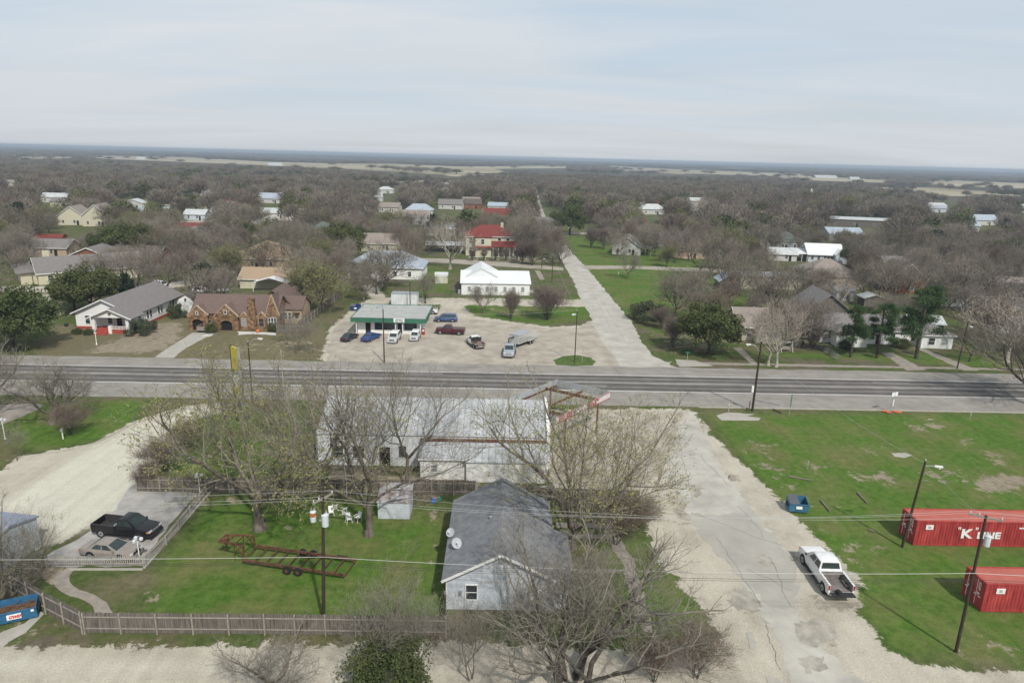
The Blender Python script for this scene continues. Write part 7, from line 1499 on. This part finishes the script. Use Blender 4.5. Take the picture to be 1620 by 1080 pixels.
# trees of the town: one by one, kept off streets, lawns, roofs and the view of the main houses
OPEN = [[(836,280),(855,280),(866,318),(876,362),(846,362),(838,310)], [(500,470),(560,480),(700,462),(945,468),(1000,560),(1000,582),(500,582)], [(640,405),(700,405),(880,415),(893,425),(945,470),(820,475),(600,470),(590,455),(690,440)],
        [(840,330),(880,330),(960,372),(960,420),(1080,430),(1140,452),(1150,500),(1010,500),(1030,580),(980,580),(900,440)], [(-50,500),(90,490),(260,500),(470,520),(520,580),(-50,580)],
        [(1000,515),(1160,545),(1640,560),(1640,600),(1000,590)], [(1240,418),(1340,430),(1420,440),(1420,450),(1240,440)], [(130,315),(330,315),(340,330),(200,340)], [(925,418),(1240,430),(1240,438),(925,428)], [(-50,448),(125,448),(210,448),(210,470),(-50,468)], [(1180,365),(1230,365),(1260,380),(1190,380)], [(400,355),(480,360),(470,380),(395,380)], [(870,365),(960,366),(960,375),(870,375)], [(1420,480),(1500,500),(1560,560),(1440,560)], [(1225,395),(1260,395),(1255,425),(1220,425)]]
KEEP = [(105,435,300,545),(285,440,470,530),(545,460,700,560),(722,408,845,470),(728,345,818,405),(958,370,1025,410),(1160,478,1232,540),(1255,385,1335,416),(0,392,125,450),(375,428,450,456),(90,330,168,360),(570,366,608,396),(1305,338,1400,358),(1085,318,1108,335),(55,370,90,392),(855,330,935,470),(290,320,330,345),(690,425,706,450)]
def inpx(u, v, poly):
    ins = False; n = len(poly)
    for i in range(n):
        x0, y0 = poly[i]; x1, y1 = poly[(i+1) % n]
        if (y0 > v) != (y1 > v) and u < (x1-x0)*(v-y0)/(y1-y0)+x0: ins = not ins
    return ins
def ok(x, y, h_, wr=4.5):
    u, v = PX(x, y, 0)
    if not (-60 < u < 1680): return False
    if any(inpx(u, v, p) for p in OPEN): return False
    for fx, fy, fr in FOOT:
        if (x-fx)**2+(y-fy)**2 < (fr+1.0)**2: return False
    ut, vt = PX(x, y, h_*.62); vtop = PX(x, y, h_)[1]; hw_ = FOCAL*wr/max(y, 1)
    for a, b_, c, d in KEEP:
        if ut+hw_*.8 > a and ut-hw_*.8 < c and vtop < d-2 and v > b_+.5*(d-b_) and v > d-3: return False
    return True
ZONES = [((-50,395,300,520), 'among the houses around the yellow brick house'), ((-50,330,300,395), 'in the woods around the pale yellow gabled pair'), ((300,380,560,500), 'around the tan-roofed house behind the stone house'), ((300,300,560,380), 'near the steep grey gable in the left woods'),
         ((560,380,740,470), 'around the blue-grey hip roof and pale sycamore'), ((560,300,870,405), 'in the woods behind the red-roofed farmhouse'), ((870,300,1100,420), 'around the small white cottage right of the street'), ((1100,300,1300,420), 'around the house with the bright metal roof'), ((1300,300,1700,420), 'in the woods below the white warehouse roof'), ((1100,420,1300,560), 'around the peach brick house and yellow building'), ((1300,420,1700,600), 'around the long white building on the right')]
def zone(u, v):
    for (a, b_, c, d), s_ in ZONES:
        if a <= u < c and b_ <= v < d: return s_
    return 'at the far edge of the town houses'
rt = random.Random(77); placed = [(x, y) for x, y, r in TREES if y > 100]; cnt = 0
KINDS = [('mid0',15,'bare grey tree'),('mid1',15,'bare grey tree'),('mid2',11,'bare brown tree'),('mid3',15,'bare grey tree'),('mid4',10,'bare brown tree'),('mid5',13,'bare grey tree'),('midolive',9,'olive-tinged budding tree'),('midbud',4,'yellow-green budding tree'),('oak',4,'dark evergreen tree'),('cedar',3,'dark narrow cedar'),('sycamore',2,'pale-barked bare tree'),('vase',3,'low russet bare tree')]
wts = [k[1] for k in KINDS]; limit_y = 300
for att in range(9000):
    if cnt >= 330: break
    y = math.sqrt(rt.uniform(112**2, limit_y**2)); x = rt.uniform(-.80, .80)*y*1.02; h_ = rt.uniform(8.0, 14.5)
    if not ok(x, y, h_): continue
    if any((x-a)**2+(y-b_)**2 < 8.0**2 for a, b_ in placed): continue
    k = rt.choices(KINDS, wts)[0]; u, v = PX(x, y, 0); z_ = zone(u, v); lb = '%s %s' % (k[2], z_)
    tree(k[0], x, y, h_*(.62 if k[0] == 'vase' else .9 if k[0] in ('oak','cedar') else 1), lb, lb, rt.uniform(0, 6.28), rt.uniform(.95, 1.25)); placed.append((x, y)); cnt += 1
print('town trees', cnt, 'all', len(TREES))

# ---------------------------------------------------------------- the woods beyond, too many to count
fcol = bpy.data.collections.new('woodland_kinds')
def fuzz(seed, m, n, w, L_, trunk=True, leafy=0):
    rg = random.Random(seed); C = TB()
    for i in range(n):
        a = rg.uniform(0, 6.283); ct = rg.uniform(-.25, 1); st = math.sqrt(max(0, 1-ct*ct)); q = rg.uniform(.25, 1.0); lump = 1 + .18*math.sin(a*3+seed)
        c = Vector((math.cos(a)*st*5.0*lump, math.sin(a)*st*5.0*lump, ct*5.2))*q + Vector((0,0,4.8)); d = (c-Vector((0,0,2.0))).normalized() + Vector((rg.gauss(0,.45), rg.gauss(0,.45), rg.gauss(0,.3)))
        if leafy: C.leaf(c, L_, rg)
        else: C.blade(c, c + d.normalized()*L_*rg.uniform(.6,1.4), w, rg)
    if trunk:
        for k in range(6):
            a = k*1.05; C.tube([Vector((0,0,0)), Vector((0,0,2.5)), Vector((math.cos(a)*2.6, math.sin(a)*2.6, 6.5))], .25, .10, 3)
    me_ = C.mesh('woodland_kind%d' % seed, MATS[m]); o = bpy.data.objects.new('woodland_kind%02d' % seed, me_); fcol.objects.link(o); return o
leafmat('far_grey', (.118,.102,.084), (.20,.175,.145), (.26,.225,.18)); leafmat('far_brown', (.10,.078,.066), (.16,.13,.105), (.21,.165,.13))
fz = [fuzz(1,'far_grey',900,.09,1.5), fuzz(2,'far_grey',900,.09,1.4), fuzz(3,'far_brown',900,.09,1.4), fuzz(4,'far_grey',1000,.08,1.3), fuzz(5,'far_brown',800,.09,1.6), fuzz(6,'leaves_olive',900,0,.38,True,1), fuzz(7,'leaves_oak',900,0,.5,True,1), fuzz(8,'leaves_spring',800,0,.32,True,1)]
K_ = [20,19,14,18,9,11,6,4]
def fieldmask(u, v): return any(inpx(u, v, p) for p in FIELDS_PX)
# houses glimpsed between the trees
rh = random.Random(9); HK = [('dull_siding','faded_white_roof'),('dull_siding','blue_roof'),('dull_siding','pale_brown_shingle'),('cream','mid_shingle'),('tan_brick','pale_brown_shingle'),('dull_siding','mid_shingle'),('red_brick','dark_brown_shingle'),('dull_siding','red_roof'),('blue_siding','galv_plain')]
for k in range(46):
    y = rh.uniform(235, 640); x = rh.uniform(-.78, .78)*y; u, v = PX(x, y, 0)
    if any(inpx(u, v, p) for p in OPEN) or any((x-fx)**2+(y-fy)**2 < (fr+13)**2 for fx, fy, fr in FOOT) or any((x-a)**2+(y-b_)**2 < 60 for a, b_ in placed): continue
    wm, rm_ = rh.choice(HK); z_ = zone(u, v).replace('at the far edge of the town houses', 'between far trees of the town'); cn = {'faded_white_roof':'faded white','blue_roof':'pale blue-grey','pale_brown_shingle':'pale brown','mid_shingle':'grey-brown','dark_brown_shingle':'dark brown','red_roof':'dull red','galv_plain':'plain grey'}[rm_]
    lb = 'house with a %s roof glimpsed %s' % (cn, z_); w_ = rh.uniform(11, 18); plain('house', lb, 'house', u, v, w_, rh.uniform(8, 11), 3.2, rh.uniform(2, 3.4), rh.choice(('gx','gx','hip')), wm, rm_, rh.choice((2, 5, -4)), 2, None, 0, group=lb)
    if rh.random() < .45: KEEP.append((u-3, v-18*FOCAL/1080*300/y, u+w_*FOCAL/y+2, v-3))
pts = []; rs = []; ki = []; sc = []
def vnoise(x, y, s_):
    return (math.sin(x/s_*1.7+2.1*math.sin(y/s_*.9+1.3)) + math.sin(y/s_*1.3+1.7*math.sin(x/s_*.7+.4)) + math.sin((x+y)/s_*.8))/3
def scatter(y0, y1, sp, smin, smax, thr, flat=1.0):
    y = y0
    while y < y1:
        half = .84*y; x = -half
        while x < half:
            px, py = x+rt.uniform(-.5,.5)*sp, y+rt.uniform(-.5,.5)*sp; x += sp
            if vnoise(px, py, 90 if y < 1200 else 420) < thr: continue
            u, v = PX(px, py, 0); h_ = 10*smax; vt = PX(px, py, h_)[1]
            if (fieldmask(u, v) or fieldmask(u, (v+vt)/2) or fieldmask(u, vt+.6)) and rt.random() > .015 + .5*(vnoise(px*1.7, py*1.3, 160) > .72): continue
            if y < 700:
                if any(inpx(u, v, p) for p in OPEN): continue
                if any((px-fx)**2+(py-fy)**2 < (fr+2)**2 for fx, fy, fr in FOOT): continue
                hit = False
                for a, b_, c, d in KEEP:
                    if a-4 < u < c+4 and vt < d-1 and v > d-2: hit = True; break
                if hit: continue
            pts.append((px, py, -.15)); rs.append(rt.uniform(0, 6.283)); ki.append(rt.choices(range(8), K_)[0]); s_ = rt.uniform(smin, smax); sc.append((s_*flat*rt.uniform(.9,1.2), s_*flat*rt.uniform(.9,1.2), s_))
        y += sp
scatter(301, 620, 9.4, .6, 1.35, -.50); scatter(620, 1250, 13, .7, 1.1, -.45, 1.35); scatter(1250, 3000, 26, .8, 1.05, -.35, 2.6); scatter(3000, 9000, 85, .9, 1.1, -.05, 8.0)
print('woodland', len(pts))
me = bpy.data.meshes.new('woodland'); me.from_pydata(pts, [], [])
for nm, ty, dat, f_ in (('rot','FLOAT',rs,'value'), ('kind_index','INT',ki,'value')):
    at = me.attributes.new(nm, ty, 'POINT'); at.data.foreach_set(f_, dat)
at = me.attributes.new('sca', 'FLOAT_VECTOR', 'POINT'); at.data.foreach_set('vector', [c for s_ in sc for c in s_])
wl = tag(bpy.data.objects.new('woodland', me), kind='stuff'); COL.objects.link(wl)
ng = bpy.data.node_groups.new('woodland', 'GeometryNodeTree'); ng.interface.new_socket('Geometry', in_out='INPUT', socket_type='NodeSocketGeometry'); ng.interface.new_socket('Geometry', in_out='OUTPUT', socket_type='NodeSocketGeometry')
n_ = ng.nodes.new; gi = n_('NodeGroupInput'); go = n_('NodeGroupOutput'); ip = n_('GeometryNodeInstanceOnPoints'); ci = n_('GeometryNodeCollectionInfo'); ci.inputs['Collection'].default_value = fcol; ci.inputs['Separate Children'].default_value = True; ci.inputs['Reset Children'].default_value = True
def attr(nm, ty): a = n_('GeometryNodeInputNamedAttribute'); a.data_type = ty; a.inputs['Name'].default_value = nm; return a.outputs['Attribute']
cx_ = n_('ShaderNodeCombineXYZ'); lk = ng.links.new; lk(attr('rot','FLOAT'), cx_.inputs[2]); lk(gi.outputs[0], ip.inputs['Points']); lk(ci.outputs[0], ip.inputs['Instance']); ip.inputs['Pick Instance'].default_value = True
lk(attr('kind_index','INT'), ip.inputs['Instance Index']); lk(cx_.outputs[0], ip.inputs['Rotation']); lk(attr('sca','FLOAT_VECTOR'), ip.inputs['Scale']); lk(ip.outputs[0], go.inputs[0])
md = wl.modifiers.new('woodland', 'NODES'); md.node_group = ng
# ---------------------------------------------------------------- haze
hb = MB().box(-16000, -300, -1.0, 16000, 16000, 38.0)
hm = bpy.data.materials.new('haze'); hm.use_nodes = True; t = hm.node_tree; t.nodes.clear()
o_ = t.nodes.new('ShaderNodeOutputMaterial'); v_ = t.nodes.new('ShaderNodeVolumePrincipled'); v_.inputs['Color'].default_value = (.72, .84, .98, 1); v_.inputs['Density'].default_value = 2.3e-4; v_.inputs['Anisotropy'].default_value = 0.2
t.links.new(v_.outputs[0], o_.inputs['Volume'])
tag(hb.build('haze', hm), kind='stuff')
